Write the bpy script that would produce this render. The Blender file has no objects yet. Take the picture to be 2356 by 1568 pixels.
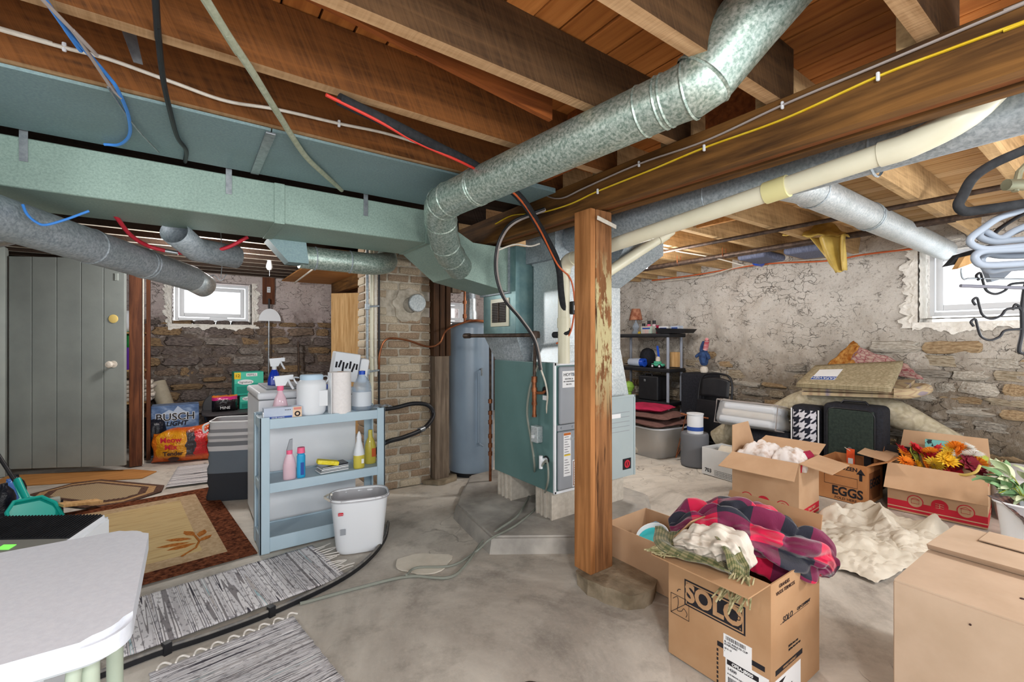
import bpy, bmesh, math, random
from mathutils import Vector, Matrix, noise, Euler
PI = math.pi
sc = bpy.context.scene
C = sc.collection
# ------------------------------------------------------------------ camera, sky, exposure
EYE = 1.3; YAW = math.radians(35.5); FPX = 1047.0
cam_d = bpy.data.cameras.new('camera'); cam = bpy.data.objects.new('camera', cam_d); C.objects.link(cam)
cam_d.sensor_width = 36.0; cam_d.lens = 36.0 * FPX / 2356.0; cam_d.clip_start = 0.02
cam.location = (0, 0, EYE); cam.rotation_euler = (PI / 2, 0, -YAW)
sc.camera = cam
w = bpy.data.worlds.new('overcast_sky'); sc.world = w; w.use_nodes = True
bg = w.node_tree.nodes['Background']; bg.inputs[0].default_value = (0.95, 0.975, 1.0, 1); bg.inputs[1].default_value = 1.5
sc.view_settings.view_transform = 'Standard'; sc.view_settings.look = 'None'
sc.view_settings.exposure = 0.75; sc.view_settings.gamma = 1.0
try: sc.view_settings.use_curve_mapping = False
except Exception: pass
sc.cycles.max_bounces = 7; sc.cycles.diffuse_bounces = 4; sc.cycles.glossy_bounces = 3
sc.cycles.transmission_bounces = 4; sc.cycles.transparent_max_bounces = 8
sc.cycles.caustics_reflective = False; sc.cycles.caustics_refractive = False
sc.cycles.sample_clamp_indirect = 6.0
FILL_BULBS = [((0.15, -0.55, 1.85), 50), ((-1.7, 1.0, 2.0), 26), ((3.0, -0.7, 1.72), 50), ((3.5, 2.75, 1.95), 38),
         ((0.15, 5.0, 2.0), 46), ((3.3, 5.6, 2.05), 20)]  # added fill lamps: position and energy, to light the room evenly
# ------------------------------------------------------------------ measuring: where a sight line meets a plane of the room
SA, CA = math.sin(YAW), math.cos(YAW)
def at(px, py, d):
    r = (px - 1178) / FPX * d
    return Vector((SA * d + CA * r, CA * d - SA * r, EYE + (784 - py) / FPX * d))
def on_z(px, py, z=0.0): return at(px, py, (z - EYE) * FPX / (784 - py))
def on_x(px, py, x): return at(px, py, x / (SA + CA * (px - 1178) / FPX))
def on_y(px, py, y): return at(px, py, y / (CA - SA * (px - 1178) / FPX))
# ------------------------------------------------------------------ materials
def lin(h):
    h = h.lstrip('#'); v = [int(h[i:i+2], 16) / 255 for i in (0, 2, 4)]
    return tuple(c / 12.92 if c <= .04045 else ((c + .055) / 1.055) ** 2.4 for c in v) + (1.0,)
class NT:
    def __init__(s, name):
        s.m = bpy.data.materials.new(name); s.m.use_nodes = True; s.t = s.m.node_tree
        s.b = s.t.nodes['Principled BSDF']; s.out = s.t.nodes['Material Output']
    def n(s, typ, **kw):
        nd = s.t.nodes.new(typ)
        for k, v in kw.items():
            if k.startswith('i_'):
                key = k[2:]; key = int(key) if key.isdigit() else key.replace('_', ' ')
                nd.inputs[key].default_value = v
            else: setattr(nd, k, v)
        return nd
    def l(s, a, b): s.t.links.new(a, b)
    def coord(s, which='Object', scale=(1, 1, 1), rot=(0, 0, 0)):
        tc = s.n('ShaderNodeTexCoord'); mp = s.n('ShaderNodeMapping')
        mp.inputs['Scale'].default_value = scale; mp.inputs['Rotation'].default_value = rot
        s.l(tc.outputs[which], mp.inputs['Vector']); return mp.outputs[0]
    def coord2(s, scale, rot):
        tc = s.n('ShaderNodeTexCoord'); m1 = s.n('ShaderNodeMapping'); m1.inputs['Rotation'].default_value = rot
        m2 = s.n('ShaderNodeMapping'); m2.inputs['Scale'].default_value = scale
        s.l(tc.outputs['Object'], m1.inputs['Vector']); s.l(m1.outputs[0], m2.inputs['Vector']); return m2.outputs[0]
    def noise(s, vec, scale=5, detail=6, rough=.55, dist=0):
        nd = s.n('ShaderNodeTexNoise'); nd.inputs['Scale'].default_value = scale; nd.inputs['Detail'].default_value = detail
        nd.inputs['Roughness'].default_value = rough; nd.inputs['Distortion'].default_value = dist
        s.l(vec, nd.inputs['Vector']); return nd.outputs['Fac']
    def ramp(s, fac, stops, mode='LINEAR'):
        nd = s.n('ShaderNodeValToRGB'); cr = nd.color_ramp; cr.interpolation = mode
        while len(cr.elements) < len(stops): cr.elements.new(.5)
        for e, (p, c) in zip(cr.elements, stops):
            e.position = p; e.color = lin(c) if isinstance(c, str) else c
        s.l(fac, nd.inputs[0]); return nd.outputs[0]
    def mix(s, fac, a, b, mode='MIX'):
        nd = s.n('ShaderNodeMix', data_type='RGBA', blend_type=mode)
        for sock, v in ((nd.inputs[0], fac), (nd.inputs[6], a), (nd.inputs[7], b)):
            if isinstance(v, str): sock.default_value = lin(v)
            elif isinstance(v, (int, float, tuple)): sock.default_value = v
            else: s.l(v, sock)
        return nd.outputs[2]
    def math(s, op, a, b=0.0):
        nd = s.n('ShaderNodeMath', operation=op)
        for i, v in enumerate((a, b)):
            if isinstance(v, (int, float)): nd.inputs[i].default_value = v
            else: s.l(v, nd.inputs[i])
        return nd.outputs[0]
    def bump(s, fac, strength=.3, dist=.01):
        nd = s.n('ShaderNodeBump'); nd.inputs['Strength'].default_value = strength; nd.inputs['Distance'].default_value = dist
        s.l(fac, nd.inputs['Height']); s.l(nd.outputs[0], s.b.inputs['Normal'])
    def col(s, c):
        if isinstance(c, str): s.b.inputs['Base Color'].default_value = lin(c)
        else: s.l(c, s.b.inputs['Base Color'])
    def fin(s, rough=.6, metal=0, spec=.35):
        s.b.inputs['Roughness'].default_value = rough; s.b.inputs['Metallic'].default_value = metal
        s.b.inputs['Specular IOR Level'].default_value = spec; return s.m
def mat(name, c1, c2=None, rough=.6, metal=0, scale=8, stretch=(1, 1, 1), bump=0, bscale=None, detail=5, lo=.35, hi=.65, spec=.35, bd=.01):
    k = NT(name)
    if c2 is None and not bump: k.col(c1); return k.fin(rough, metal, spec)
    v = k.coord('Object', stretch); f = k.noise(v, scale, detail)
    k.col(k.ramp(f, [(lo, c1), (hi, c2 or c1)]))
    if bump: k.bump(k.noise(v, bscale, 4) if bscale else f, bump, bd)
    return k.fin(rough, metal, spec)
def wood(name, dark, light, axis=0, rough=.75, saw=0.0, scale=3.0, blotch='#2a1a0e', bl=.3):
    k = NT(name); st = [11, 11, 11]; st[axis] = .8
    f = k.noise(k.coord('Object', tuple(st)), scale, 7, .6, .6)
    c = k.ramp(f, [(.3, dark), (.7, light)])
    f2 = k.noise(k.coord('Object'), 2.2, 4)
    fm = k.math('MULTIPLY', k.ramp(f2, [(.42, (0, 0, 0, 1)), (.75, (1, 1, 1, 1))]), bl)
    c = k.mix(fm, c, blotch)
    if saw:
        rot = [0, 0, 0]; rot[1 if axis == 0 else 0] = .42
        sc3 = [1.2, 1.2, 1.2]; sc3[axis] = 46
        sv = k.coord2(tuple(sc3), tuple(rot)); sf = k.noise(sv, 2.2, 2, .5)
        sm = k.ramp(sf, [(.36, (0, 0, 0, 1)), (.64, (1, 1, 1, 1))])
        c = k.mix(k.math('MULTIPLY', sm, saw), c, light); k.bump(sf, .6, .004)
    else: k.bump(f, .35, .004)
    k.col(c); return k.fin(rough, 0, .25)
def galv(name, a, b, rough=.38, metal=.75, scale=38, bright=1.0):
    k = NT(name); v = k.coord('Object')
    f = k.noise(v, scale, 3, .6, .4); g = k.noise(v, 4.0, 4)
    c = k.ramp(f, [(.34, a), (.66, b)])
    c = k.mix(k.math('MULTIPLY', k.ramp(g, [(.4, (0, 0, 0, 1)), (.7, (1, 1, 1, 1))]), .25), c, '#6d7f78')
    k.col(c); k.fin(rough, metal, .5)
    rr = k.ramp(f, [(.3, (rough - .02,) * 3 + (1,)), (.7, (rough + .08,) * 3 + (1,))]); k.l(rr, k.b.inputs['Roughness'])
    return k.m
def glassy(name, tint='#ffffff', rough=.05, alpha=.25, gl=.5):
    """thin clear plastic or glass: mostly see-through with a glossy film"""
    k = NT(name); tr = k.n('ShaderNodeBsdfTransparent'); tr.inputs[0].default_value = lin(tint)
    k.col(tint); k.fin(rough, 0, gl); mx = k.n('ShaderNodeMixShader'); mx.inputs[0].default_value = alpha
    k.l(tr.outputs[0], mx.inputs[1]); k.l(k.b.outputs[0], mx.inputs[2]); k.l(mx.outputs[0], k.out.inputs[0]); return k.m
M = {}
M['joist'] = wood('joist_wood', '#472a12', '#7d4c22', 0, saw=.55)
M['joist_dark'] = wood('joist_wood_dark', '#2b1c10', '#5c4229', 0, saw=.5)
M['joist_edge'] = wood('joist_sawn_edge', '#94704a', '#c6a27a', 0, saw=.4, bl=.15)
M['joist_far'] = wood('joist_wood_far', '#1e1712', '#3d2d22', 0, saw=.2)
M['joist_white'] = mat('whitewashed_edge', '#b5a998', '#d8d0c3', rough=.9, scale=20)
M['joist_pale'] = wood('joist_wood_pale', '#8a6e48', '#d0ae80', 0, saw=.45, bl=.25)
M['plank'] = wood('plank_orange', '#a35c26', '#dc924e', 1, bl=.25, scale=2)
M['plank2'] = wood('plank_orange_dark', '#8f5022', '#c9803f', 1, bl=.35, scale=2)
M['plank3'] = wood('plank_pale', '#cda573', '#f2d5a8', 1, bl=.08, scale=2)
M['plank4'] = wood('plank_pale_warm', '#bf9260', '#e6c18c', 1, bl=.12, scale=2)
M['beam'] = wood('beam_wood', '#3a2410', '#8a6030', 1, bl=.6, blotch='#24170c', scale=2)
M['beam2'] = wood('beam_wood_red', '#5a3216', '#94592e', 1, bl=.3, scale=3)
M['post'] = wood('post_wood', '#7a4c26', '#bd8350', 2, bl=.25, blotch='#4a2c14', scale=2)
M['post_dark'] = wood('post_wood_dark', '#2d1d12', '#5a3d26', 2, bl=.3)
M['post_grey'] = wood('post_wood_grey', '#5d5044', '#8f7f6e', 2, bl=.3)
M['post_red'] = wood('post_stained', '#43241a', '#7d4c30', 2, bl=.35)
M['wood_tan'] = wood('door_plywood', '#b08550', '#dfb985', 2, bl=.1)
M['plywood'] = wood('red_plywood', '#a8703c', '#d0985a', 0, bl=.15)
M['wood_h'] = wood('board_orange', '#6b3413', '#a55c2a', 0, bl=.25)
M['galv'] = galv('galvanized_pipe', '#7f978c', '#d0ddd5', rough=.4, metal=.7, scale=85)
M['galv_d'] = galv('galvanized_dull', '#8b969e', '#b6bfc6', rough=.5, metal=.35, scale=70)
M['galv_b'] = galv('galvanized_bright', '#b9c4ca', '#e3e8ea', rough=.42, metal=.65, scale=80)
M['sheet'] = galv('sheet_metal_green', '#849c92', '#9db4a9', rough=.5, metal=.3, scale=110)
M['sheet_blue'] = galv('sheet_metal_blue', '#738d93', '#86a0a3', rough=.55, metal=.2, scale=110)
M['teal'] = mat('teal_enamel', '#577877', '#5f8180', rough=.35, scale=3)
M['teal_duct'] = mat('teal_painted_duct', '#64868a', '#7b9a9a', rough=.4, metal=.3, scale=12)
M['grey_enamel'] = mat('grey_enamel', '#8e939a', '#979ca2', rough=.35, scale=3)
M['grey_pale'] = mat('pale_grey_enamel', '#a2b0b4', '#a9b7ba', rough=.4, scale=3)
M['heater'] = mat('heater_enamel', '#8799ab', '#8fa2b4', rough=.28, scale=3, spec=.5)
M['steel'] = mat('steel', '#8e9499', '#a8adb1', rough=.35, metal=.8, scale=40)
M['iron'] = mat('black_iron', '#3a302b', '#5a4a40', rough=.55, metal=.5, scale=30, bump=.2)
M['copper'] = mat('copper', '#7a4a32', '#a56a48', rough=.4, metal=.8, scale=20)
M['pvc'] = mat('cream_plastic_pipe', '#d9d6bd', '#e2dfc9', rough=.35, scale=5)
M['white'] = mat('white_plastic', '#dfe3e8', rough=.35)
M['white2'] = mat('white_enamel', '#dce0e5', '#e3e6ea', rough=.3, scale=4)
M['white_cable'] = mat('white_cable', '#c9c2b4', '#d9d4c8', rough=.5, scale=30)
M['grey_cable'] = mat('grey_cable', '#a39a96', rough=.5)
M['yellow_cable'] = mat('yellow_cable', '#d8b31e', '#e0c43a', rough=.45, scale=20)
M['blue_cable'] = mat('blue_cable', '#3f86d8', rough=.4)
M['red_cable'] = mat('red_cable', '#c8382c', rough=.45)
M['red_hose'] = mat('red_hose', '#c22a3c', rough=.4)
M['orange_cable'] = mat('orange_cable', '#c85f30', rough=.45)
M['conduit'] = mat('flexible_conduit', '#a4ab93', '#b9bfa9', rough=.5, metal=.3, scale=50)
M['black'] = mat('black_plastic', '#16171b', '#1f2024', rough=.45, scale=10)
M['black_soft'] = mat('black_foam', '#1d1f22', '#2a2c2f', rough=.9, scale=60, bump=.2)
M['black_cloth'] = mat('black_cloth', '#15161c', '#22242c', rough=.85, scale=50, bump=.2)
M['navy'] = mat('dark_bag_film', '#0d0f16', '#1c1f2c', rough=.3, scale=9, bump=.6, bd=.03)
M['grey_slat'] = mat('grey_painted_boards', '#868b88', '#939894', rough=.55, scale=3, bump=.05, bscale=90)
M['grey_slat2'] = mat('grey_painted_trim', '#9aa09c', '#a6aca6', rough=.55, scale=4)
M['card'] = mat('cardboard', '#ba9878', '#c4a282', rough=.85, scale=5, spec=.15)
M['card2'] = mat('cardboard_pale', '#b39d86', '#bea892', rough=.85, scale=5, spec=.15)
M['card3'] = mat('cardboard_warm', '#aa8562', '#b4906d', rough=.85, scale=5, spec=.15)
M['card_in'] = mat('cardboard_inner', '#c9ab8a', '#d2b696', rough=.9, scale=5, spec=.1)
M['card_eggs'] = mat('cardboard_orange', '#ac754a', '#b88356', rough=.85, scale=5, spec=.15)
M['ink'] = mat('black_ink', '#1e1c22', rough=.8); M['ink_red'] = mat('red_ink', '#bf2436', rough=.8)
M['ink_brown'] = mat('brown_ink', '#3a2420', rough=.8); M['ink_blue'] = mat('blue_ink', '#2c4f9e', rough=.6)
M['paper'] = mat('white_paper', '#e6e8ea', rough=.8)
M['pink'] = mat('pink_plastic', '#f2688f', rough=.4); M['blue'] = mat('blue_plastic', '#1f4fc0', rough=.35)
M['shelf'] = mat('blue_grey_plastic', '#a9bfcc', '#b1c6d2', rough=.5, scale=4)
M['table'] = mat('white_tabletop', '#d3d9e4', '#dae0ea', rough=.55, scale=90, bump=.08)
M['leg'] = mat('sage_metal', '#a9b6a4', '#b3bfae', rough=.4, scale=5)
M['stone_foot'] = mat('fieldstone', '#6f6350', '#a49680', rough=.95, scale=7, bump=.8, bd=.03)
M['block'] = mat('concrete_block', '#b5ada1', '#c6bfb3', rough=.95, scale=30, bump=.3)
M['rope'] = mat('white_cotton', '#e4e0da', rough=.9)
# concrete floor: grey with brown and dark stains
k = NT('concrete_floor'); v = k.coord('Object')
f1 = k.noise(v, .8, 9, .66, .7); f2 = k.noise(v, 4.5, 9, .7); f3 = k.noise(v, 60, 3)
c = k.ramp(f1, [(.3, '#7f7a73'), (.42, '#b5afa6'), (.58, '#d6d1c7'), (.75, '#cabda9')])
c = k.mix(k.math('MULTIPLY', k.ramp(f2, [(.5, (0, 0, 0, 1)), (.7, (1, 1, 1, 1))]), .5), c, '#6f6961')
vo = k.n('ShaderNodeTexVoronoi', feature='DISTANCE_TO_EDGE'); vo.inputs['Scale'].default_value = 1.1; dv = k.n('ShaderNodeVectorMath', operation='ADD'); nz = k.n('ShaderNodeTexNoise'); nz.inputs['Scale'].default_value = 3; k.l(v, nz.inputs['Vector']); k.l(v, dv.inputs[0]); k.l(nz.outputs['Color'], dv.inputs[1]); k.l(dv.outputs[0], vo.inputs['Vector'])
cr = k.math('MULTIPLY', k.ramp(vo.outputs['Distance'], [(.0, (1, 1, 1, 1)), (.008, (0, 0, 0, 1))]), k.ramp(f1, [(.5, (0, 0, 0, 1)), (.56, (1, 1, 1, 1))])); c = k.mix(k.math('MULTIPLY', cr, .7), c, '#5b544c')
c = k.mix(k.math('MULTIPLY', k.ramp(f3, [(.5, (0, 0, 0, 1)), (.75, (1, 1, 1, 1))]), .22), c, '#d8d3c9')
k.col(c); k.bump(f2, .25, .012); M['floor'] = k.fin(.8, 0, .25)
M['slab'] = mat('furnace_slab_concrete', '#8d8a85', '#b3afa8', rough=.9, scale=5, bump=.25)
M['cement'] = mat('cement_patch', '#d3cdbf', '#e2dccf', rough=.9, scale=9, bump=.2)
# stone walls
def stone_wall(name, stops, sc1=3.2, mort='#8f877d'):
    k = NT(name); v = k.coord('Object'); z = k.n('ShaderNodeSeparateXYZ'); k.l(v, z.inputs[0])
    f = k.noise(v, sc1, 9, .68, .4); g = k.noise(v, 14, 6, .7)
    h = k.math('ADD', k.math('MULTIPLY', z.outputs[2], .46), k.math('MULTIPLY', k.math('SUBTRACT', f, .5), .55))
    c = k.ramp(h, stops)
    c = k.mix(k.math('MULTIPLY', k.ramp(k.noise(v, 30, 5, .7), [(.34, (1, 1, 1, 1)), (.44, (0, 0, 0, 1))]), .5), c, '#5f5246')
    c = k.mix(k.math('MULTIPLY', k.ramp(g, [(.52, (0, 0, 0, 1)), (.72, (1, 1, 1, 1))]), .35), c, '#dcd7ce')
    # sinuous plaster cracks, following the courses
    vo = k.n('ShaderNodeTexVoronoi', feature='DISTANCE_TO_EDGE'); vo.inputs['Scale'].default_value = 1.0; dv = k.n('ShaderNodeVectorMath', operation='ADD')
    nz = k.n('ShaderNodeTexNoise'); nz.inputs['Scale'].default_value = 9; nz.inputs['Detail'].default_value = 6; k.l(v, nz.inputs['Vector']); sv = k.coord('Object', (6.5, 6.5, 13)); k.l(sv, dv.inputs[0])
    nm = k.n('ShaderNodeVectorMath', operation='SCALE'); nm.inputs['Scale'].default_value = 1.9; k.l(nz.outputs['Color'], nm.inputs[0]); k.l(nm.outputs[0], dv.inputs[1]); k.l(dv.outputs[0], vo.inputs['Vector'])
    gate = k.ramp(k.noise(v, 5, 4), [(.48, (0, 0, 0, 1)), (.62, (1, 1, 1, 1))])
    cr = k.math('MULTIPLY', k.ramp(vo.outputs['Distance'], [(.0, (1, 1, 1, 1)), (.03, (0, 0, 0, 1))]), gate); c = k.mix(k.math('MULTIPLY', cr, .5), c, '#5e5246')
    k.col(c); hgt = k.math('SUBTRACT', k.math('ADD', f, k.math('MULTIPLY', g, .6)), k.math('MULTIPLY', cr, .8)); k.bump(hgt, .9, .035); return k.fin(.95, 0, .15)
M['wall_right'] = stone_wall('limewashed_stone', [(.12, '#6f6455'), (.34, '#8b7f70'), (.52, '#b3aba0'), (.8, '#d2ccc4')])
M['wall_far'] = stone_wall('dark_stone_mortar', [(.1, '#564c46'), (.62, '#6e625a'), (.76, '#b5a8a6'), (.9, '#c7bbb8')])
ST = [('#64554a', '#a08a78'), ('#554b49', '#8d8079'), ('#745d48', '#b0936e'), ('#6a615d', '#aaa097')]
M['stone_dark'] = [mat('dark_wall_stone', a, b, rough=.95, scale=9, bump=.9, bd=.03, detail=8) for a, b in ST]
SL = [('#8a7b64', '#bfb29c'), ('#7d766c', '#b7afa3'), ('#93795a', '#bfa683'), ('#a39a8c', '#d0c9bd')]
M['stone_light'] = [mat('pale_wall_stone', a, b, rough=.95, scale=8, bump=.9, bd=.03, detail=8) for a, b in SL]
BR = [('#9d8a74', '#cdbca2'), ('#8d7660', '#bca48a'), ('#b2a38c', '#d8ccb6'), ('#85725f', '#b09a82')]
M['brick'] = [mat('cream_brick', a, b, rough=.95, scale=14, bump=.7, bd=.015, detail=7) for a, b in BR]
M['mortar'] = mat('lime_mortar', '#a39a8a', '#c2baab', rough=.95, scale=22, bump=.6, bd=.02)
M['limewash'] = mat('white_limewash', '#e3dfd6', '#f2efe8', rough=.95, scale=12, bump=.8, bd=.03)
# rag rugs: bands of woven rags across the length (local x)
def ragrug(name, dens, seed):
    k = NT(name); v = k.coord('Object', (dens, .35, 1)); 
    f = k.noise(v, 1.3, 1, .5, .0); f2 = k.noise(k.coord('Object', (dens * 4, 26, 1)), 1, 2)
    c = k.ramp(f, [(0, '#c4c2c6'), (.40, '#d9d8dc'), (.47, '#8d8a8d'), (.50, '#e4e3e6'), (.56, '#4a4850'), (.585, '#cfced3'), (.64, '#b9b4b4'), (.68, '#a9c4cc'), (.70, '#e6e5e8')], 'CONSTANT')
    c = k.mix(k.math('MULTIPLY', k.ramp(f2, [(.55, (0, 0, 0, 1)), (.62, (1, 1, 1, 1))]), .55), c, '#55525a')
    k.col(c); k.bump(f2, .5, .006); return k.fin(.95, 0, .1)
M['rag1'] = ragrug('rag_rug_weave', 17, 1); M['rag2'] = ragrug('rag_rug_fine_weave', 30, 2)
k = NT('striped_mat_weave'); v = k.coord('Object', (26, .2, 1)); f = k.noise(v, 1.3, 1, .5, 0)
k.col(k.ramp(f, [(0, '#d9d8da'), (.45, '#36363c'), (.5, '#e2e1e3'), (.56, '#47474d'), (.6, '#d0cfd2')], 'CONSTANT')); M['rag3'] = k.fin(.95)
def pile(name, a, b, s=60): return mat(name, a, b, rough=1, scale=s, bump=.5, bd=.006, detail=3, spec=.05)
M['rug_brown'] = mat('rug_dark_brown', '#3d2016', '#7d4a32', rough=1, scale=48, bump=.5, bd=.006, detail=3, spec=.05)
M['rug_tan'] = pile('rug_tan_border', '#a48c6c', '#baa384', 40)
k = NT('rug_field'); f = k.noise(k.coord('Object', (2, 26, 2)), 1.2, 6, .65); k.col(k.ramp(f, [(.3, '#a0865a'), (.5, '#c2ac80'), (.7, '#b59a6a')])); k.bump(f, .3, .004); M['rug_field'] = k.fin(1, 0, .05)
M['rug_leaf'] = pile('rug_leaf', '#8f5222', '#b0743a')
k = NT('mat_ribbed'); wv = k.n('ShaderNodeTexWave'); wv.inputs['Scale'].default_value = 22; wv.inputs['Distortion'].default_value = .5; k.l(k.coord('Object', (1, .25, 1), (0, 0, .6)), wv.inputs[0])
k.col(k.ramp(wv.outputs['Fac'], [(.3, '#5f4c3e'), (.6, '#cdb894')])); k.bump(wv.outputs['Fac'], .5, .005); M['mat_rib'] = k.fin(1, 0, .05)
M['mat_dark'] = pile('mat_dark_band', '#4e3a33', '#6b5348'); M['mat_tan'] = pile('mat_tan_band', '#a2805a', '#b89871')
# patterned cloth on UVs
def uvsep(k, s):
    v = k.coord('UV', (s, s, 1)); z = k.n('ShaderNodeSeparateXYZ'); k.l(v, z.inputs[0]); return z.outputs[0], z.outputs[1]
def step(k, x, t=.5): return k.math('LESS_THAN', k.math('FRACT', x), t)
def plaid(name, s, a, b, c3, rough=.75):
    k = NT(name); u, v = uvsep(k, s); t = k.math('MULTIPLY', k.math('ADD', step(k, u), step(k, v)), .5)
    k.col(k.ramp(t, [(0, a), (.3, b), (.8, c3)], 'CONSTANT')); f = k.noise(k.coord('UV'), 220, 2); k.bump(f, .3, .003)
    k.b.inputs['Sheen Weight'].default_value = .35; return k.fin(rough, 0, .2)
M['plaid_red'] = plaid('buffalo_plaid_fleece', 5.0, '#c81745', '#6e1c42', '#20222f')
M['plaid_green'] = plaid('green_tan_plaid', 9, '#8c8460', '#6b6b45', '#4d5534', .9)
M['plaid_brown'] = plaid('brown_plaid', 7, '#7d5c50', '#5d3e38', '#3e2a28', .9)
k = NT('houndstooth'); u, v = uvsep(k, 4.0); sel = step(k, k.math('MULTIPLY', k.math('ADD', u, v), 2)); 
t = k.math('ADD', k.math('MULTIPLY', sel, step(k, u)), k.math('MULTIPLY', k.math('SUBTRACT', 1.0, sel), step(k, v)))
k.col(k.mix(t, '#171a2a', '#cfcfd8')); M['hound'] = k.fin(.8)
def ornate(name, a, b, c3, s=14):
    k = NT(name); v = k.coord('UV', (1, 1, 1)); vo = k.n('ShaderNodeTexVoronoi', feature='DISTANCE_TO_EDGE'); vo.inputs['Scale'].default_value = s
    k.l(v, vo.inputs['Vector']); f = k.noise(v, s * 3, 4)
    c = k.ramp(vo.outputs['Distance'], [(.02, b), (.07, a), (.2, a), (.28, c3)]); c = k.mix(k.math('MULTIPLY', f, .5), c, b); k.col(c); return k.fin(1, 0, .05)
M['rug_grey'] = ornate('carpet_taupe_scroll', '#a89f8a', '#8c8371', '#b9b09c')
M['rug_safe'] = ornate('carpet_beige_scroll', '#a99c80', '#8f8468', '#bcae92', 18)
M['rug_rose'] = ornate('carpet_rose_floral', '#b09a90', '#8e4a50', '#c7b3a2', 9)
M['rug_back'] = pile('carpet_backing', '#8d8054', '#a3966a', 80)
M['rug_orange'] = pile('carpet_amber', '#8a4f20', '#b98a4c', 30)
M['floral'] = mat('floral_quilt', '#e4dedb', '#b0917b', rough=.6, scale=11, lo=.5, hi=.68, detail=7)
M['cream_cloth'] = mat('cream_cloth', '#c8bfb2', '#d8d0c4', rough=.9, scale=12)
M['kraft_white'] = mat('packing_paper', '#cdc6b6', '#dcd6c8', rough=.8, scale=6, bump=.3, bd=.02)
M['gold_cloth'] = mat('mustard_satin', '#a88c3e', '#c9ae5e', rough=.5, scale=6)
M['cushion_brown'] = mat('brown_cushion', '#5c403b', '#6d4f49', rough=.9, scale=30)
M['cushion_red'] = mat('magenta_cushion', '#8e1238', '#b01c48', rough=.8, scale=9)
M['pad_blue'] = mat('slate_mat', '#4c5268', '#6d738a', rough=.7, scale=30, stretch=(1, 8, 1))
M['clear'] = glassy('clear_film', '#f4f6f8', .08, .3); M['clear_tub'] = glassy('frosted_tub', '#f0eeec', .3, .3)
M['glass'] = glassy('window_glass', '#ffffff', .02, .06, .6)
M['bottle_clear'] = glassy('clear_bottle', '#e4eef8', .08, .28); M['hose_clear'] = glassy('clear_hose', '#a9aea4', .2, .6)
M['pinkfilm'] = glassy('pink_bottle', '#f8dde6', .1, .6); M['yellowfilm'] = glassy('yellow_bottle', '#e3d35c', .1, .78)
M['bluebottle'] = mat('blue_liquid', '#1438b0', rough=.1, spec=.6)
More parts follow.
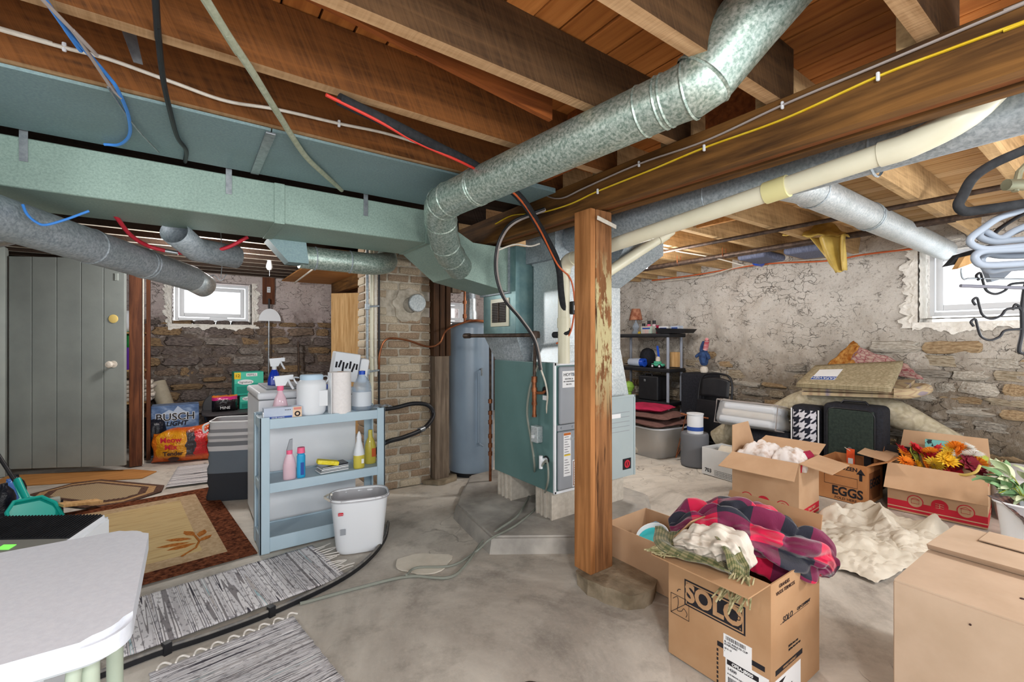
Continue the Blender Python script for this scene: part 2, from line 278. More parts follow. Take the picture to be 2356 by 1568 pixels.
# ------------------------------------------------------------------ mesh helpers
class MB:
    def __init__(s): s.bm = bmesh.new(); s.uv = s.bm.loops.layers.uv.new('UVMap')
    def face(s, pts, uvs=None, mi=0):
        vs = [s.bm.verts.new(p) for p in pts]; f = s.bm.faces.new(vs); f.material_index = mi
        if uvs:
            for lp, u in zip(f.loops, uvs): lp[s.uv].uv = u
        return f
    def obox(s, c, size, rot=None, bevel=0, seg=2, mi=0):
        m = Matrix.Translation(c) @ (rot.to_matrix().to_4x4() if isinstance(rot, Euler) else (rot.to_4x4() if rot else Matrix())) @ Matrix.Diagonal((size[0], size[1], size[2], 1))
        g = bmesh.ops.create_cube(s.bm, size=1.0, matrix=m); vs = g['verts']
        fs = {f for v in vs for f in v.link_faces}
        for f in fs: f.material_index = mi
        if bevel:
            es = {e for v in vs for e in v.link_edges}
            bmesh.ops.bevel(s.bm, geom=list(es), offset=min(bevel, .49 * min(size)), segments=seg, affect='EDGES', profile=.5)
        return s
    def box(s, x0, x1, y0, y1, z0, z1, bevel=0, seg=2, mi=0):
        return s.obox(((x0 + x1) / 2, (y0 + y1) / 2, (z0 + z1) / 2), (abs(x1 - x0), abs(y1 - y0), abs(z1 - z0)), None, bevel, seg, mi)
    def hexa(s, b, t):
        """solid between two quads given in the same order"""
        vb = [s.bm.verts.new(p) for p in b]; vt = [s.bm.verts.new(p) for p in t]; n = len(b)
        s.bm.faces.new(vb[::-1]); s.bm.faces.new(vt)
        for i in range(n): s.bm.faces.new((vb[i], vb[(i + 1) % n], vt[(i + 1) % n], vt[i]))
        return s
    def prism(s, poly, vec):
        v = Vector(vec); return s.hexa([Vector(p) for p in poly], [Vector(p) + v for p in poly])
    def tube(s, pts, r, seg=10, closed=False, cap=True, flat=None):
        P = [Vector(p) for p in pts]; n = len(P); R = r if isinstance(r, (list, tuple)) else [r] * n
        T = []
        for i in range(n):
            a = P[(i - 1) % n] if (closed or i > 0) else P[i]; b = P[(i + 1) % n] if (closed or i < n - 1) else P[i]
            T.append((b - a).normalized())
        u = Vector((0, 0, 1)) if abs(T[0].z) < .9 else Vector((1, 0, 0))
        rings = []; L = 0
        for i in range(n):
            t = T[i]; u = (u - t * u.dot(t)); u = u.normalized() if u.length > 1e-6 else t.orthogonal().normalized(); v = t.cross(u)
            if i: L += (P[i] - P[i - 1]).length
            k2 = flat or 1.0
            rings.append(([s.bm.verts.new(P[i] + (u * math.cos(2 * PI * j / seg) * k2 + v * math.sin(2 * PI * j / seg)) * R[i]) for j in range(seg)], L))
        m = n if closed else n - 1
        for i in range(m):
            (a, la), (b, lb) = rings[i], rings[(i + 1) % n]
            for j in range(seg):
                f = s.bm.faces.new((a[j], a[(j + 1) % seg], b[(j + 1) % seg], b[j])); f.smooth = True
                for lp, uv in zip(f.loops, ((j / seg, la), ((j + 1) / seg, la), ((j + 1) / seg, lb), (j / seg, lb))): lp[s.uv].uv = uv
        if cap and not closed:
            s.bm.faces.new(rings[0][0][::-1]); s.bm.faces.new(rings[-1][0])
        return s
    def lathe(s, prof, c=(0, 0, 0), seg=20, rot=None, sx=1.0, sy=1.0):
        m = Matrix.Translation(c) @ (rot.to_matrix().to_4x4() if rot else Matrix()); rings = []
        for r, z in prof:
            r = max(r, .0004)
            rings.append([s.bm.verts.new(m @ Vector((r * sx * math.cos(2 * PI * j / seg), r * sy * math.sin(2 * PI * j / seg), z))) for j in range(seg)])
        if prof[0][0] > .001 and abs(prof[0][0] - prof[-1][0]) < 1e-6: rings.append(rings[0])      # a ring: no caps
        for a, b in zip(rings, rings[1:]):
            for j in range(seg): s.bm.faces.new((a[j], a[(j + 1) % seg], b[(j + 1) % seg], b[j]))
        if rings[0] is not rings[-1]: s.bm.faces.new(rings[0][::-1]); s.bm.faces.new(rings[-1])
        return s
    def grid(s, nu, nv, fn, thick=0, mi=0, uvs=1.0):
        V = [[s.bm.verts.new(fn(i / nu, j / nv)) for j in range(nv + 1)] for i in range(nu + 1)]
        for i in range(nu):
            for j in range(nv):
                f = s.bm.faces.new((V[i][j], V[i + 1][j], V[i + 1][j + 1], V[i][j + 1])); f.smooth = True; f.material_index = mi
                for lp, q in zip(f.loops, ((i, j), (i + 1, j), (i + 1, j + 1), (i, j + 1))): lp[s.uv].uv = (q[0] / nu * uvs, q[1] / nv * uvs)
        s.thick = thick; return s
    def poly(s, pts2, z, t):
        """flat polygon (x,y) from z up by t"""
        return s.prism([(x, y, z) for x, y in pts2], (0, 0, t))
ROOT = {}
def link(o): C.objects.link(o); return o
def tag(o, label=None, cat=None, group=None, kind=None):
    if label: o['label'] = label
    if cat: o['category'] = cat
    if group: o['group'] = group
    if kind: o['kind'] = kind
    return o
def obj(name, mb, mats, parent=None, W=False, smooth=40, label=None, solid=0, sub=0, kind=None):
    bm = mb.bm; me = bpy.data.meshes.new(name)
    if W and parent is not None: bm.transform(ROOT[parent.name].inverted())
    bmesh.ops.recalc_face_normals(bm, faces=bm.faces[:])
    bm.to_mesh(me); bm.free()
    for mm in (mats if isinstance(mats, (list, tuple)) else [mats]): me.materials.append(M[mm] if isinstance(mm, str) else mm)
    if smooth:
        me.shade_smooth(); me.set_sharp_from_angle(angle=math.radians(smooth))
    o = link(bpy.data.objects.new(name, me))
    if parent is not None:
        o.parent = parent; ROOT[o.name] = ROOT.get(parent.name, Matrix())
    else: ROOT[o.name] = Matrix()
    if smooth and len(me.polygons) < 1500 and not solid:
        md = o.modifiers.new('even_shading', 'WEIGHTED_NORMAL'); md.keep_sharp = True
    if solid or getattr(mb, 'thick', 0):
        md = o.modifiers.new('thickness', 'SOLIDIFY'); md.thickness = solid or mb.thick; md.offset = 0
    if sub:
        md = o.modifiers.new('round', 'SUBSURF'); md.levels = sub; md.render_levels = sub
    if label: o['label'] = label
    if kind: o['kind'] = kind
    return o
def thing(name, label, cat, loc=(0, 0, 0), rz=0, group=None, rot=None):
    o = link(bpy.data.objects.new(name, None)); o.empty_display_size = .05
    o.location = loc; o.rotation_euler = rot if rot else (0, 0, rz)
    ROOT[o.name] = Matrix.Translation(loc) @ Euler(o.rotation_euler).to_matrix().to_4x4()
    return tag(o, label, cat, group)
def struct(name, mb, m, **kw): return tag(obj(name, mb, m, **kw), kind='structure')
def single(name, mb, m, label, cat, loc=(0, 0, 0), rz=0, group=None, **kw):
    o = obj(name, mb, m, **kw); o.location = loc; o.rotation_euler = (0, 0, rz)
    ROOT[o.name] = Matrix.Translation(loc) @ Matrix.Rotation(rz, 4, 'Z'); return tag(o, label, cat, group)
def dup(root, loc, rz, label=None, group=None):
    r = root.copy(); link(r); r.location = loc; r.rotation_euler = (0, 0, rz)
    if label: r['label'] = label
    if group: r['group'] = group
    for ch in list(root.children):
        c = ch.copy(); link(c); c.parent = r
        for g in ch.children:
            d = g.copy(); link(d); d.parent = c
    return r
def write(parent, s, size, loc, rot, m='ink', name='lettering', ext=.0006, squash=1.0, bold=.0, shear=0, align='CENTER'):
    cu = bpy.data.curves.new(name, 'FONT'); cu.body = s; cu.size = size; cu.extrude = ext; cu.offset = bold; cu.shear = shear
    cu.align_x = align; cu.align_y = 'CENTER'; cu.resolution_u = 3
    t = bpy.data.objects.new(name, cu); me = bpy.data.meshes.new_from_object(t)
    me.name = name; bpy.data.objects.remove(t); bpy.data.curves.remove(cu)
    me.materials.clear(); me.materials.append(M[m])
    o = link(bpy.data.objects.new(name, me)); o.parent = parent; o.location = loc; o.rotation_euler = rot; o.scale = (squash, 1, 1)
    return o
def spline(pts, n=8):
    P = [Vector(p) for p in pts]; out = []
    for i in range(len(P) - 1):
        a = P[i - 1] if i else P[0] * 2 - P[1]; b, c = P[i], P[i + 1]; d = P[i + 2] if i + 2 < len(P) else P[-1] * 2 - P[-2]
        for j in range(n):
            t = j / n; out.append(.5 * ((2 * b) + (c - a) * t + (2 * a - 5 * b + 4 * c - d) * t * t + (3 * b - a - 3 * c + d) * t ** 3))
    out.append(P[-1]); return out
def cable(name, pts, r, m, label, cat='cable', seg=8, n=8, group=None, flat=None):
    return single(name, MB().tube(spline(pts, n), r, seg, flat=flat), m, label, cat, group=group)
FX = (PI / 2, 0, -PI / 2)       # text on a face looking towards -x
FY = (PI / 2, 0, 0)             # text on a face looking towards -y
rnd = random.Random(7)
# ================================================================== SETTING
XL, XR, YB, YF = -2.7, 5.5, -1.3, 7.2
def fl(u, v):
    x = XL + (XR + .4 - XL) * u; y = YB + (YF + .3 - YB) * v
    return (x, y, -.006 + .006 * noise.noise((x * 1.7, y * 1.7, 0)))
mb = MB().grid(110, 110, fl); floor = struct('floor', mb, 'floor')
# floor slab gets a body so nothing shows below it
b = MB(); b.box(XL, XR + .4, YB, YF + .3, -.12, -.02); obj('slab_bed', b, 'slab', floor)
def blob(cx, cy, rx, ry, seed, n=26, jag=.18, ang=0):
    out = []
    for i in range(n):
        a = 2 * PI * i / n; r = 1 + jag * noise.noise((math.cos(a) * 1.6 + seed, math.sin(a) * 1.6, seed)) * 1.6
        x, y = math.cos(a) * rx * r, math.sin(a) * ry * r
        out.append((cx + x * math.cos(ang) - y * math.sin(ang), cy + x * math.sin(ang) + y * math.cos(ang)))
    return out
b = MB().poly(blob(1.13, 2.47, .17, .12, 3, ang=-.5), -.002, .006); obj('cement_patch', b, 'cement', floor)
q = on_z(1222, 1590); b = MB().lathe([(0, 0), (.05, 0), (.05, .006), (.042, .008), (0, .008)], (q.x, q.y, -.004), 24); obj('drain_cover', b, 'iron', floor)
# --- far wall with its window
W1 = (-.16, .72, 1.52, 2.08)      # x0,x1,z0,z1 opening
def wall_panel(name, axis, c, spans, m, amp, res=.09):
    """lumpy masonry surface made of rectangular spans around the openings"""
    mb = MB()
    for (a0, a1, z0, z1) in spans:
        nu = max(2, int((a1 - a0) / res)); nv = max(2, int((z1 - z0) / res))
        def fn(u, v):
            a = a0 + (a1 - a0) * u; z = z0 + (z1 - z0) * v
            d = amp * (noise.noise((a * 5, z * 7, 1.3)) + .6 * noise.noise((a * 13, z * 15, 4.1)) + .5 * abs(noise.noise((a * 7, z * 12, 9.1))))
            return (a, c + d, z) if axis == 'y' else (c + d, a, z)
        mb.grid(nu, nv, fn)
        # solid backing behind the face
        if axis == 'y': mb.box(a0, a1, c + .06, c + .45, z0, z1)
        else: mb.box(c + .06, c + .45, a0, a1, z0, z1)
    return struct(name, mb, m)
x0, x1, z0, z1 = W1
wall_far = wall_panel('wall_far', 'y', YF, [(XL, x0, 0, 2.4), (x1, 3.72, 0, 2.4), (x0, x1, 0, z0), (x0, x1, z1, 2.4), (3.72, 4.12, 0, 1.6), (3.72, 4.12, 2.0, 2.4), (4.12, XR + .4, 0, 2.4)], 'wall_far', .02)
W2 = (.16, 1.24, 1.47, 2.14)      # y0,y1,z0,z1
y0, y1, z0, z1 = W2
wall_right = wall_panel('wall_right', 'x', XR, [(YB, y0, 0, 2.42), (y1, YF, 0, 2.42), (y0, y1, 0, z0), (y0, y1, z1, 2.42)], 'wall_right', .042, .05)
wl = MB(); wl.box(XL - .2, XL, .6, YF, 0, 2.4); wall_left = struct('wall_left', wl, 'grey_slat2')
# field stones, each its own piece (shared meshes)
def stone_mesh(seed, jag=.16):
    bm = bmesh.new(); bmesh.ops.create_cube(bm, size=1); bmesh.ops.subdivide_edges(bm, edges=bm.edges[:], cuts=2, use_grid_fill=True)
    for v in bm.verts:
        p = v.co.copy(); q = p.normalized() * .56; q = p * .62 + q * .38
        q += Vector((noise.noise(p * 2 + Vector((seed, 0, 0))), noise.noise(p * 2 + Vector((0, seed, 5))), noise.noise(p * 2 + Vector((9, 0, seed))))) * jag
        v.co = q
    me = bpy.data.meshes.new('stone'); bm.to_mesh(me); bm.free(); me.shade_smooth(); me.set_sharp_from_angle(angle=math.radians(38)); return me
def stone_set(mats, n=5):
    out = []
    for i, m in enumerate(mats):
        for j in range(n):
            me = stone_mesh(i * 10 + j * 3.7); me.materials.append(m); out.append(me)
    return out
def lay(parent, axis, c, a0, a1, zs, meshes, wmin, wmax, hmin, hmax, skip=None, depth=.16, sink=.045, keep=1.0):
    z = zs[0]
    while z < zs[1]:
        h = rnd.uniform(hmin, hmax); a = a0 + rnd.uniform(-.1, 0)
        while a < a1:
            L = rnd.uniform(wmin, wmax); hh = h * rnd.uniform(.8, 1.05)
            cx, cz = a + L / 2, z + h / 2
            if not (skip and skip(cx, cz, L / 2 + .03, h / 2 + .02)) and rnd.random() < keep and z + h < 2.3:
                o = link(bpy.data.objects.new('stone', rnd.choice(meshes))); o.parent = parent
                o.location = (cx, c + sink + rnd.uniform(-.015, .02), cz) if axis == 'y' else (c + sink + rnd.uniform(-.015, .025), cx, cz)
                o.scale = (L * .97, depth, hh * .95) if axis == 'y' else (depth, L * .97, hh * .95)
                o.rotation_euler = (rnd.uniform(-.06, .06),) * 3
            a += L + rnd.uniform(.0, .02)
        z += h + .012
sd = stone_set(M['stone_dark']); slt = stone_set(M['stone_light'])
lay(wall_far, 'y', YF, -.6, 1.98, (.35, 1.5), sd, .14, .42, .06, .13, None, sink=.055)
lay(wall_far, 'y', YF, 2.6, 4.9, (.9, 1.55), sd, .2, .5, .1, .17, None, sink=.05)
def win2(a, z, ra, rz): return y0 - .16 < a + ra and a - ra < y1 + .14 and z + rz > z0 - .08
def pale(a, z, ra, rz):
    if win2(a, z, ra, rz): return True
    lim = 1.28 if a < 1.6 else 1.02
    return z > lim + .25 * noise.noise((a * 1.3, z, 2))
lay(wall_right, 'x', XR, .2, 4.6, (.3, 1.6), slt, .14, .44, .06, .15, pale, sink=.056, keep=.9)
# --- windows
def window(name, axis, c, a0, a1, z0, z1, depth, label, tilt=0):
    """white limewashed reveal is on the wall; frame, sash and pane here"""
    o = thing(name, None, None); o['kind'] = 'structure'
    def bx(mb, A0, A1, B0, B1, Z0, Z1, bev=0):
        return mb.box(A0, A1, B0, B1, Z0, Z1, bev) if axis == 'y' else mb.box(B0, B1, A0, A1, Z0, Z1, bev)
    f = MB(); t = .035; d0 = c + depth
    for A0, A1, Z0, Z1 in ((a0, a0 + t, z0, z1), (a1 - t, a1, z0, z1), (a0 + t, a1 - t, z0, z0 + t), (a0 + t, a1 - t, z1 - t, z1)): bx(f, A0, A1, d0 - .02, d0 + .06, Z0, Z1, .004)
    obj('window_frame', f, 'white2', o)
    s = MB(); i = t + .012; q = .05
    for A0, A1, Z0, Z1 in ((a0 + i, a0 + i + q, z0 + i, z1 - i), (a1 - i - q, a1 - i, z0 + i, z1 - i), (a0 + i + q, a1 - i - q, z0 + i, z0 + i + q), (a0 + i + q, a1 - i - q, z1 - i - q, z1 - i)): bx(s, A0, A1, d0 - .035, d0 + .01, Z0, Z1, .006)
    sash = obj('sash', s, 'white', o)
    g = MB(); bx(g, a0 + i + q, a1 - i - q, d0 - .006, d0 - .002, z0 + i + q, z1 - i - q); obj('pane', g, 'glass', sash)
    return o
x0, x1, z0, z1 = W1
win_1 = window('window_1', 'y', YF, x0 + .03, x1 - .03, z0 + .05, z1 - .02, .1, '')
b = MB(); b.box(.24, .44, YF + .05, YF + .07, z0 + .045, z0 + .1, .008); obj('latch_box', b, 'white', win_1)
def reveal(parent, axis, c, a0, a1, z0, z1, wid, m='limewash'):
    """rough limewash around an opening: jamb faces and a ragged collar on the wall face"""
    mb = MB()
    def P(a, d, z): return (a, c + d, z) if axis == 'y' else (c + d, a, z)
    def strip(f, nu=70, nv=7): mb.grid(nu, nv, f)
    rag = lambda t, s: .6 + .4 * noise.noise((t * 4, s, .4)) + .22 * noise.noise((t * 11, s, 2.4)) + .12 * noise.noise((t * 37, s, 5.4))
    for s, a in ((1, a1), (-1, a0)):
        strip(lambda u, v: P(a + s * wid * v * rag(u * 2, s) - s * .0, -.035 + .012 * noise.noise((u * 20, v * 6, s)) + .02 * v, z0 - .05 + (z1 - z0 + .06) * u))
        strip(lambda u, v: P(a - s * .012 + .012 * noise.noise((u * 16, v * 6, 3)), -.035 + .26 * v, z0 - .03 + (z1 - z0 + .03) * u))
    strip(lambda u, v: P(a0 - .04 + (a1 - a0 + .08) * u, -.04 + .012 * noise.noise((u * 20, v * 6, 8)) + .01 * v, z0 - wid * .75 * v * rag(u * 2, 7)))
    strip(lambda u, v: P(a0 - .02 + (a1 - a0 + .04) * u, -.04 + .26 * v, z0 + .035 + .006 * noise.noise((u * 16, v * 5, 5))))
    return obj('limewash_reveal', mb, m, parent)
reveal(wall_far, 'y', YF, x0, x1, z0, z1, .13)
win_3 = window('window_3', 'y', YF, 3.74, 4.1, 1.62, 1.98, .08, '')
reveal(wall_far, 'y', YF, 3.72, 4.12, 1.6, 2.0, .1)
y0, y1, z0, z1 = W2
win_2 = window('window_2', 'x', XR, y0 + .03, y1 - .05, z0 + .06, z1 - .02, .14, '')
reveal(wall_right, 'x', XR, y0, y1, z0, z1, .17)
# --- ceiling: boards, joists, blocking
cl = MB().box(XL, XR + .4, YB, YF + .3, 2.425, 2.5); ceiling = struct('ceiling', cl, 'black')
PW = .118; x = XL; i = 0; pm = {}
def plank_mesh(kind, v):
    key = (kind, v)
    if key not in pm:
        b = MB(); b.box(-PW / 2 + .0035, PW / 2 - .0035, YB, YF + .2, 2.398 + .003 * v, 2.425, .003, 1)
        t = obj('plank', b, kind, smooth=0); pm[key] = t.data; bpy.data.objects.remove(t)
    return pm[key]
while x < XR + .3:
    kinds = ('plank', 'plank2', 'plank') if x < 2.2 else ('plank', 'plank4', 'plank2') if x < 2.9 else ('plank3', 'plank3', 'plank4')
    o = link(bpy.data.objects.new('plank', plank_mesh(rnd.choice(kinds), rnd.randint(0, 2)))); o.parent = ceiling; o.location = (x + PW / 2, 0, 0)
    x += PW; i += 1
def joist(y, xa, xb, side, edge, z0=2.18, t=.05):
    b = MB(); b.box(xa, xb, y, y + t, z0, 2.398)
    for f in b.bm.faces:
        if f.normal.z < -.5: f.material_index = 1
    b.bm.normal_update()
    for f in b.bm.faces:
        f.material_index = 1 if f.normal.z < -.5 else 0
    return obj('joist', b, (side, edge), ceiling, smooth=0)
ys = [-.94, -.51, -.08, .35, .78, 1.21, 1.645, 2.075, 2.52, 2.95, 3.38]
for n_, y in enumerate(ys):
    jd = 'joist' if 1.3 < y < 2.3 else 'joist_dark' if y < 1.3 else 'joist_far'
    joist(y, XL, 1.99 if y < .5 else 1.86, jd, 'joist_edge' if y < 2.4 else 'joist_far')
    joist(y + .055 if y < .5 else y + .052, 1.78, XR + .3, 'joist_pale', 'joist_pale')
y = 3.75; far = []
while y < YF:
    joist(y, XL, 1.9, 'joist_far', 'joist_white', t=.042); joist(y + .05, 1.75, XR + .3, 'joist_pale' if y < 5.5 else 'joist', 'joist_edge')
    y += .3
# blocking boards between the joists
for (bx, ya, yb) in ((1.62, 1.7, 2.07), (1.5, 1.26, 1.64), (1.96, .84, 1.2), (3.05, 1.27, 1.68), (3.3, 1.75, 2.1)):
    b = MB().box(bx, bx + .03, ya, yb, 2.2, 2.397); obj('blocking', b, 'plywood' if bx > 3 else 'wood_h', ceiling)
# orange board wedged aslant between two joists
b = MB(); b.hexa([(-.2, 1.39, 2.33), (1.19, 1.39, 2.185), (1.19, 1.412, 2.185), (-.2, 1.412, 2.33)], [(-.2, 1.39, 2.397), (1.19, 1.39, 2.33), (1.19, 1.412, 2.33), (-.2, 1.412, 2.397)])
obj('nailed_board', b, 'wood_h', ceiling)
# --- beam of three plies
beam = thing('support_beam', 'long dark stained built-up timber beam carrying the joists above the post', 'beam', (1.84, 0, 2.0))
for i, (xa, xb, m, zb) in enumerate(((1.75, 1.806, 'beam', 2.0), (1.812, 1.866, 'beam2', 2.012), (1.872, 1.93, 'beam', 2.003))):
    b = MB().box(xa, xb, YB, 7.1, zb, 2.178, .003, 1); obj('beam_ply', b, m, beam, W=True)
# --- post on its stone
pf = thing('footing_stone', 'rough tan fieldstone slab under the central wooden post', 'stone', (1.82, 1.72, 0))
bm2 = MB(); bm2.poly(blob(.05, -.09, .23, .17, 5, 22, .3, -.5), 0, .07)
bmesh.ops.subdivide_edges(bm2.bm, edges=bm2.bm.edges[:], cuts=1)
for v in bm2.bm.verts:
    v.co += Vector((noise.noise(v.co * 9), noise.noise(v.co * 9 + Vector((3, 0, 0))), .7 * noise.noise(v.co * 11 + Vector((0, 5, 0))))) * .018
    if v.co.z < .02: v.co.z = -.006
obj('stone_block', bm2, 'stone_foot', pf, smooth=30)
post = thing('support_post', 'square worn wooden post with flaking cream paint standing on a stone', 'post', (1.82, 1.76, .07))
k = NT('post_flaking_paint'); st = k.coord('Object', (13, 13, .9)); f = k.noise(st, 2.2, 7, .6, .5); c = k.ramp(f, [(.3, '#5a3a22'), (.7, '#9c6c44')])
f2 = k.noise(k.coord('Object', (1, 1, .3)), 26, 5, .7); z_ = k.n('ShaderNodeSeparateXYZ'); k.l(k.coord('Object'), z_.inputs[0])
zr = k.ramp(k.math('MULTIPLY', z_.outputs[2], .5), [(.4, (0, 0, 0, 1)), (.55, (1, 1, 1, 1)), (.75, (1, 1, 1, 1)), (.86, (0, 0, 0, 1))])
c = k.mix(k.math('MULTIPLY', zr, k.ramp(f2, [(.47, (0, 0, 0, 1)), (.53, (1, 1, 1, 1))])), c, '#b0a57c'); 
f3 = k.noise(k.coord('Object', (20, 20, 1.6)), 1.6, 4); c = k.mix(k.ramp(f3, [(.62, (0, 0, 0, 1)), (.7, (1, 1, 1, 1))]), c, '#3b2414')
k.col(c); k.bump(f, .5, .006); M['post_paint'] = k.fin(.8, 0, .2)
b = MB().box(1.762, 1.882, 1.702, 1.832, .07, 2.0, .006); 
for v in b.bm.verts:
    if v.co.z < .3: v.co.x += (v.co.x - 1.82) * .12
obj('post_timber', b, 'post_paint', post, W=True)
b = MB().box(1.722, 1.758, 1.704, 1.828, .07, 2.0, .004); obj('side_board', b, 'post', post, W=True)
b = MB().obox((1.83, 1.69, 1.935), (.17, .006, .022), Euler((0, .13, .12)), .002); st = obj('white_strap', b, 'white_cable', post, W=True)
# --- chimney of cream bricks
CX0, CX1, CY0, CY1 = 1.32, 1.83, 3.86, 4.38
b = MB().box(CX0 + .012, CX1 - .012, CY0 + .012, CY1, 0, 2.4); chim = thing('brick_chimney', 'square cream brick chimney stack with a capped flue hole', 'chimney', (1.57, 4.1, 0))
obj('mortar_core', b, 'mortar', chim, W=True)
bmeshes = []
for m in M['brick']:
    for j in range(2):
        t = MB().obox((0, 0, 0), (1, 1, 1), None, .09, 2)
        for v in t.bm.verts: v.co += Vector((noise.noise(v.co * 3 + Vector((j * 4, 0, 0))) * .05, noise.noise(v.co * 4 + Vector((0, j, 7))) * .06, noise.noise(v.co * 3 + Vector((0, j, 2))) * .09))
        o = obj('brick', t, m, smooth=50); bmeshes.append(o.data); bpy.data.objects.remove(o)
FLUE = (1.62, 1.62, .115)
z = .0; r_ = 0
while z < 2.32:
    h = .06; xs = [(CX0, .2), (CX0 + .21, .2), (CX0 + .42, .09)] if r_ % 2 == 0 else [(CX0, .095), (CX0 + .105, .2), (CX0 + .315, .195)]
    for bx, L in xs:
        cx, cz = bx + L / 2, z + h / 2
        if math.hypot(max(abs(cx - FLUE[0]) - L / 2, 0), cz - FLUE[1]) < FLUE[2]: continue
        o = link(bpy.data.objects.new('brick', rnd.choice(bmeshes))); o.parent = chim
        o.location = Vector((cx, CY0 + .05 + rnd.uniform(-.004, .008), cz)) - Vector((1.57, 4.1, 0)); o.scale = (L - .004, .1, h); o.rotation_euler = (0, rnd.uniform(-.012, .012), 0)
    for yy in (CY0 + .11, CY0 + .33):     # visible left flank
        o = link(bpy.data.objects.new('brick', rnd.choice(bmeshes))); o.parent = chim
        o.location = Vector((CX0 + .05, yy + .1, z + h / 2)) - Vector((1.57, 4.1, 0)); o.scale = (.1, .2, h)
    z += h + .013; r_ += 1
b = MB()
for i in range(28):
    a = 2 * PI * i / 28; rr = .15 + .035 * noise.noise((math.cos(a) * 2, math.sin(a) * 2, .7))
    a2 = 2 * PI * (i + 1) / 28; rr2 = .15 + .035 * noise.noise((math.cos(a2) * 2, math.sin(a2) * 2, .7))
    b.hexa([(FLUE[0] + rr * math.cos(a), CY0 + .012, FLUE[1] + rr * math.sin(a)), (FLUE[0] + rr2 * math.cos(a2), CY0 + .012, FLUE[1] + rr2 * math.sin(a2)), (FLUE[0] + .07 * math.cos(a2), CY0 + .002, FLUE[1] + .07 * math.sin(a2)), (FLUE[0] + .07 * math.cos(a), CY0 + .002, FLUE[1] + .07 * math.sin(a))],
           [(FLUE[0] + rr * math.cos(a), CY0 - .006, FLUE[1] + rr * math.sin(a)), (FLUE[0] + rr2 * math.cos(a2), CY0 - .006, FLUE[1] + rr2 * math.sin(a2)), (FLUE[0] + .07 * math.cos(a2), CY0 - .03, FLUE[1] + .07 * math.sin(a2)), (FLUE[0] + .07 * math.cos(a), CY0 - .03, FLUE[1] + .07 * math.sin(a))])
obj('plaster_collar', b, 'mortar', chim, W=True)
b = MB().lathe([(.0, 0), (.076, 0), (.08, .004), (.08, .03), (.074, .036), (0, .037)], (FLUE[0] + .055, CY0 - .03, FLUE[1] + .02), 28, Euler((PI / 2, 0, 0))); obj('flue_cap', b, 'galv_b', chim, W=True)
# posts: beside the chimney, by the door
tp = thing('chimney_post', 'rough dark timber post of doubled planks between chimney and water heater', 'post', (1.93, 3.85, 0))
for xa, xb, za, zb, m in ((1.845, 1.99, .03, 1.16, 'post_grey'), (1.835, 1.89, 1.16, 2.18, 'post_dark'), (1.9, 1.95, 1.16, 2.18, 'post_dark'), (1.965, 2.01, 1.16, 2.18, 'post_dark')):
    b = MB().box(xa, xb, 3.8 if zb < 2 else 3.805, 3.9, za, zb, .004); obj('post_board', b, m, tp, W=True)
b = MB().poly(blob(0, 0, .16, .12, 9, 18, .2), -.005, .035); obj('base_stone', b, 'stone_foot', tp)
dp = thing('door_post', 'narrow dark stained timber post right of the grey plank door', 'post', (-.43, 6.15, 0))
b = MB().box(-.49, -.385, 6.1, 6.2, 0, 2.18, .006); obj('post_timber', b, 'post_red', dp, W=True)
b = MB().box(-.365, -.33, 6.35, 6.42, 0, 2.18, .004); obj('stud', b, 'post_red', dp, W=True)
b = MB().tube([(-.375, 6.09, .02), (-.375, 6.09, 2.16)], .006); obj('wire', b, 'white_cable', dp, W=True)
# --- partition right of the far corner, with its door
pt = MB(); pt.box(1.95, 2.0, 4.7, 5.35, 0, 2.18); pt.box(1.95, 2.0, 5.35, 6.55, 1.95, 2.18); pt.box(1.95, 2.0, 6.55, YF, 0, 2.18)
part_w = struct('wall_partition', pt, 'post_red')
dr = thing('door_2', None, None); dr['kind'] = 'structure'
b = MB().obox((1.78, 6.32, 1.0), (.035, .5, 1.9), Euler((0, 0, .75)), .003); obj('door_leaf', b, 'wood_tan', dr)
b = MB().box(1.93, 1.99, 6.5, 6.56, 0, 1.95); b.box(1.93, 1.99, 5.34, 5.4, 0, 1.95); obj('door_jamb', b, 'post_red', dr)
b = MB().box(1.1, 1.95, 4.5, YF, 2.155, 2.172); pl = struct('trim_1', b, 'plywood')
# --- plank door, left
d = thing('door_1', None, None, (-1.40, 6.42, 0), math.atan2(5.94 - 6.42, -.50 + 1.40)); d['kind'] = 'structure'
L = math.hypot(.9, .48)
wds = [.2, .215, .215, .2, .19]; sc_ = L / sum(wds); a = 0
for i, wd in enumerate(wds):
    b = MB().box(a + .003, a + wd * sc_ - .003, -.018, .018, .06, 2.12, .005); obj('plank', b, 'grey_slat', d); a += wd * sc_
b = MB(); b.box(.05, L - .05, .018, .04, .35, .5); b.box(.05, L - .05, .018, .04, 1.7, 1.85); obj('ledge', b, 'grey_slat', d)
kx = L - .1
b = MB().lathe([(.0, 0), (.035, 0), (.035, .004), (.012, .008), (.012, .035), (.03, .045), (.034, .06), (.026, .075), (0, .08)], (kx, -.018, 1.07), 18, Euler((PI / 2, 0, 0))); obj('knob', b, 'cream_cloth', d)
b = MB().lathe([(0, 0), (.042, 0), (.042, .006), (.036, .01), (0, .01)], (kx, -.018, 1.52), 22, Euler((PI / 2, 0, 0))); obj('cover_plate', b, mat('cream_plate', '#d8bd72', rough=.5), d, label='cream round cover plate')
b = MB().box(kx + .02, kx + .045, -.03, -.018, 1.9, 1.97); obj('strike_plate', b, 'grey_slat2', d)
b = MB(); b.box(XL, -1.48, 6.35, 6.42, 0, 2.2); tr = struct('wall_closet', b, 'grey_slat2')
b = MB(); b.box(-1.48, -1.42, 6.36, 6.47, 0, 2.2, .004); struct('trim_2', b, 'grey_slat2')
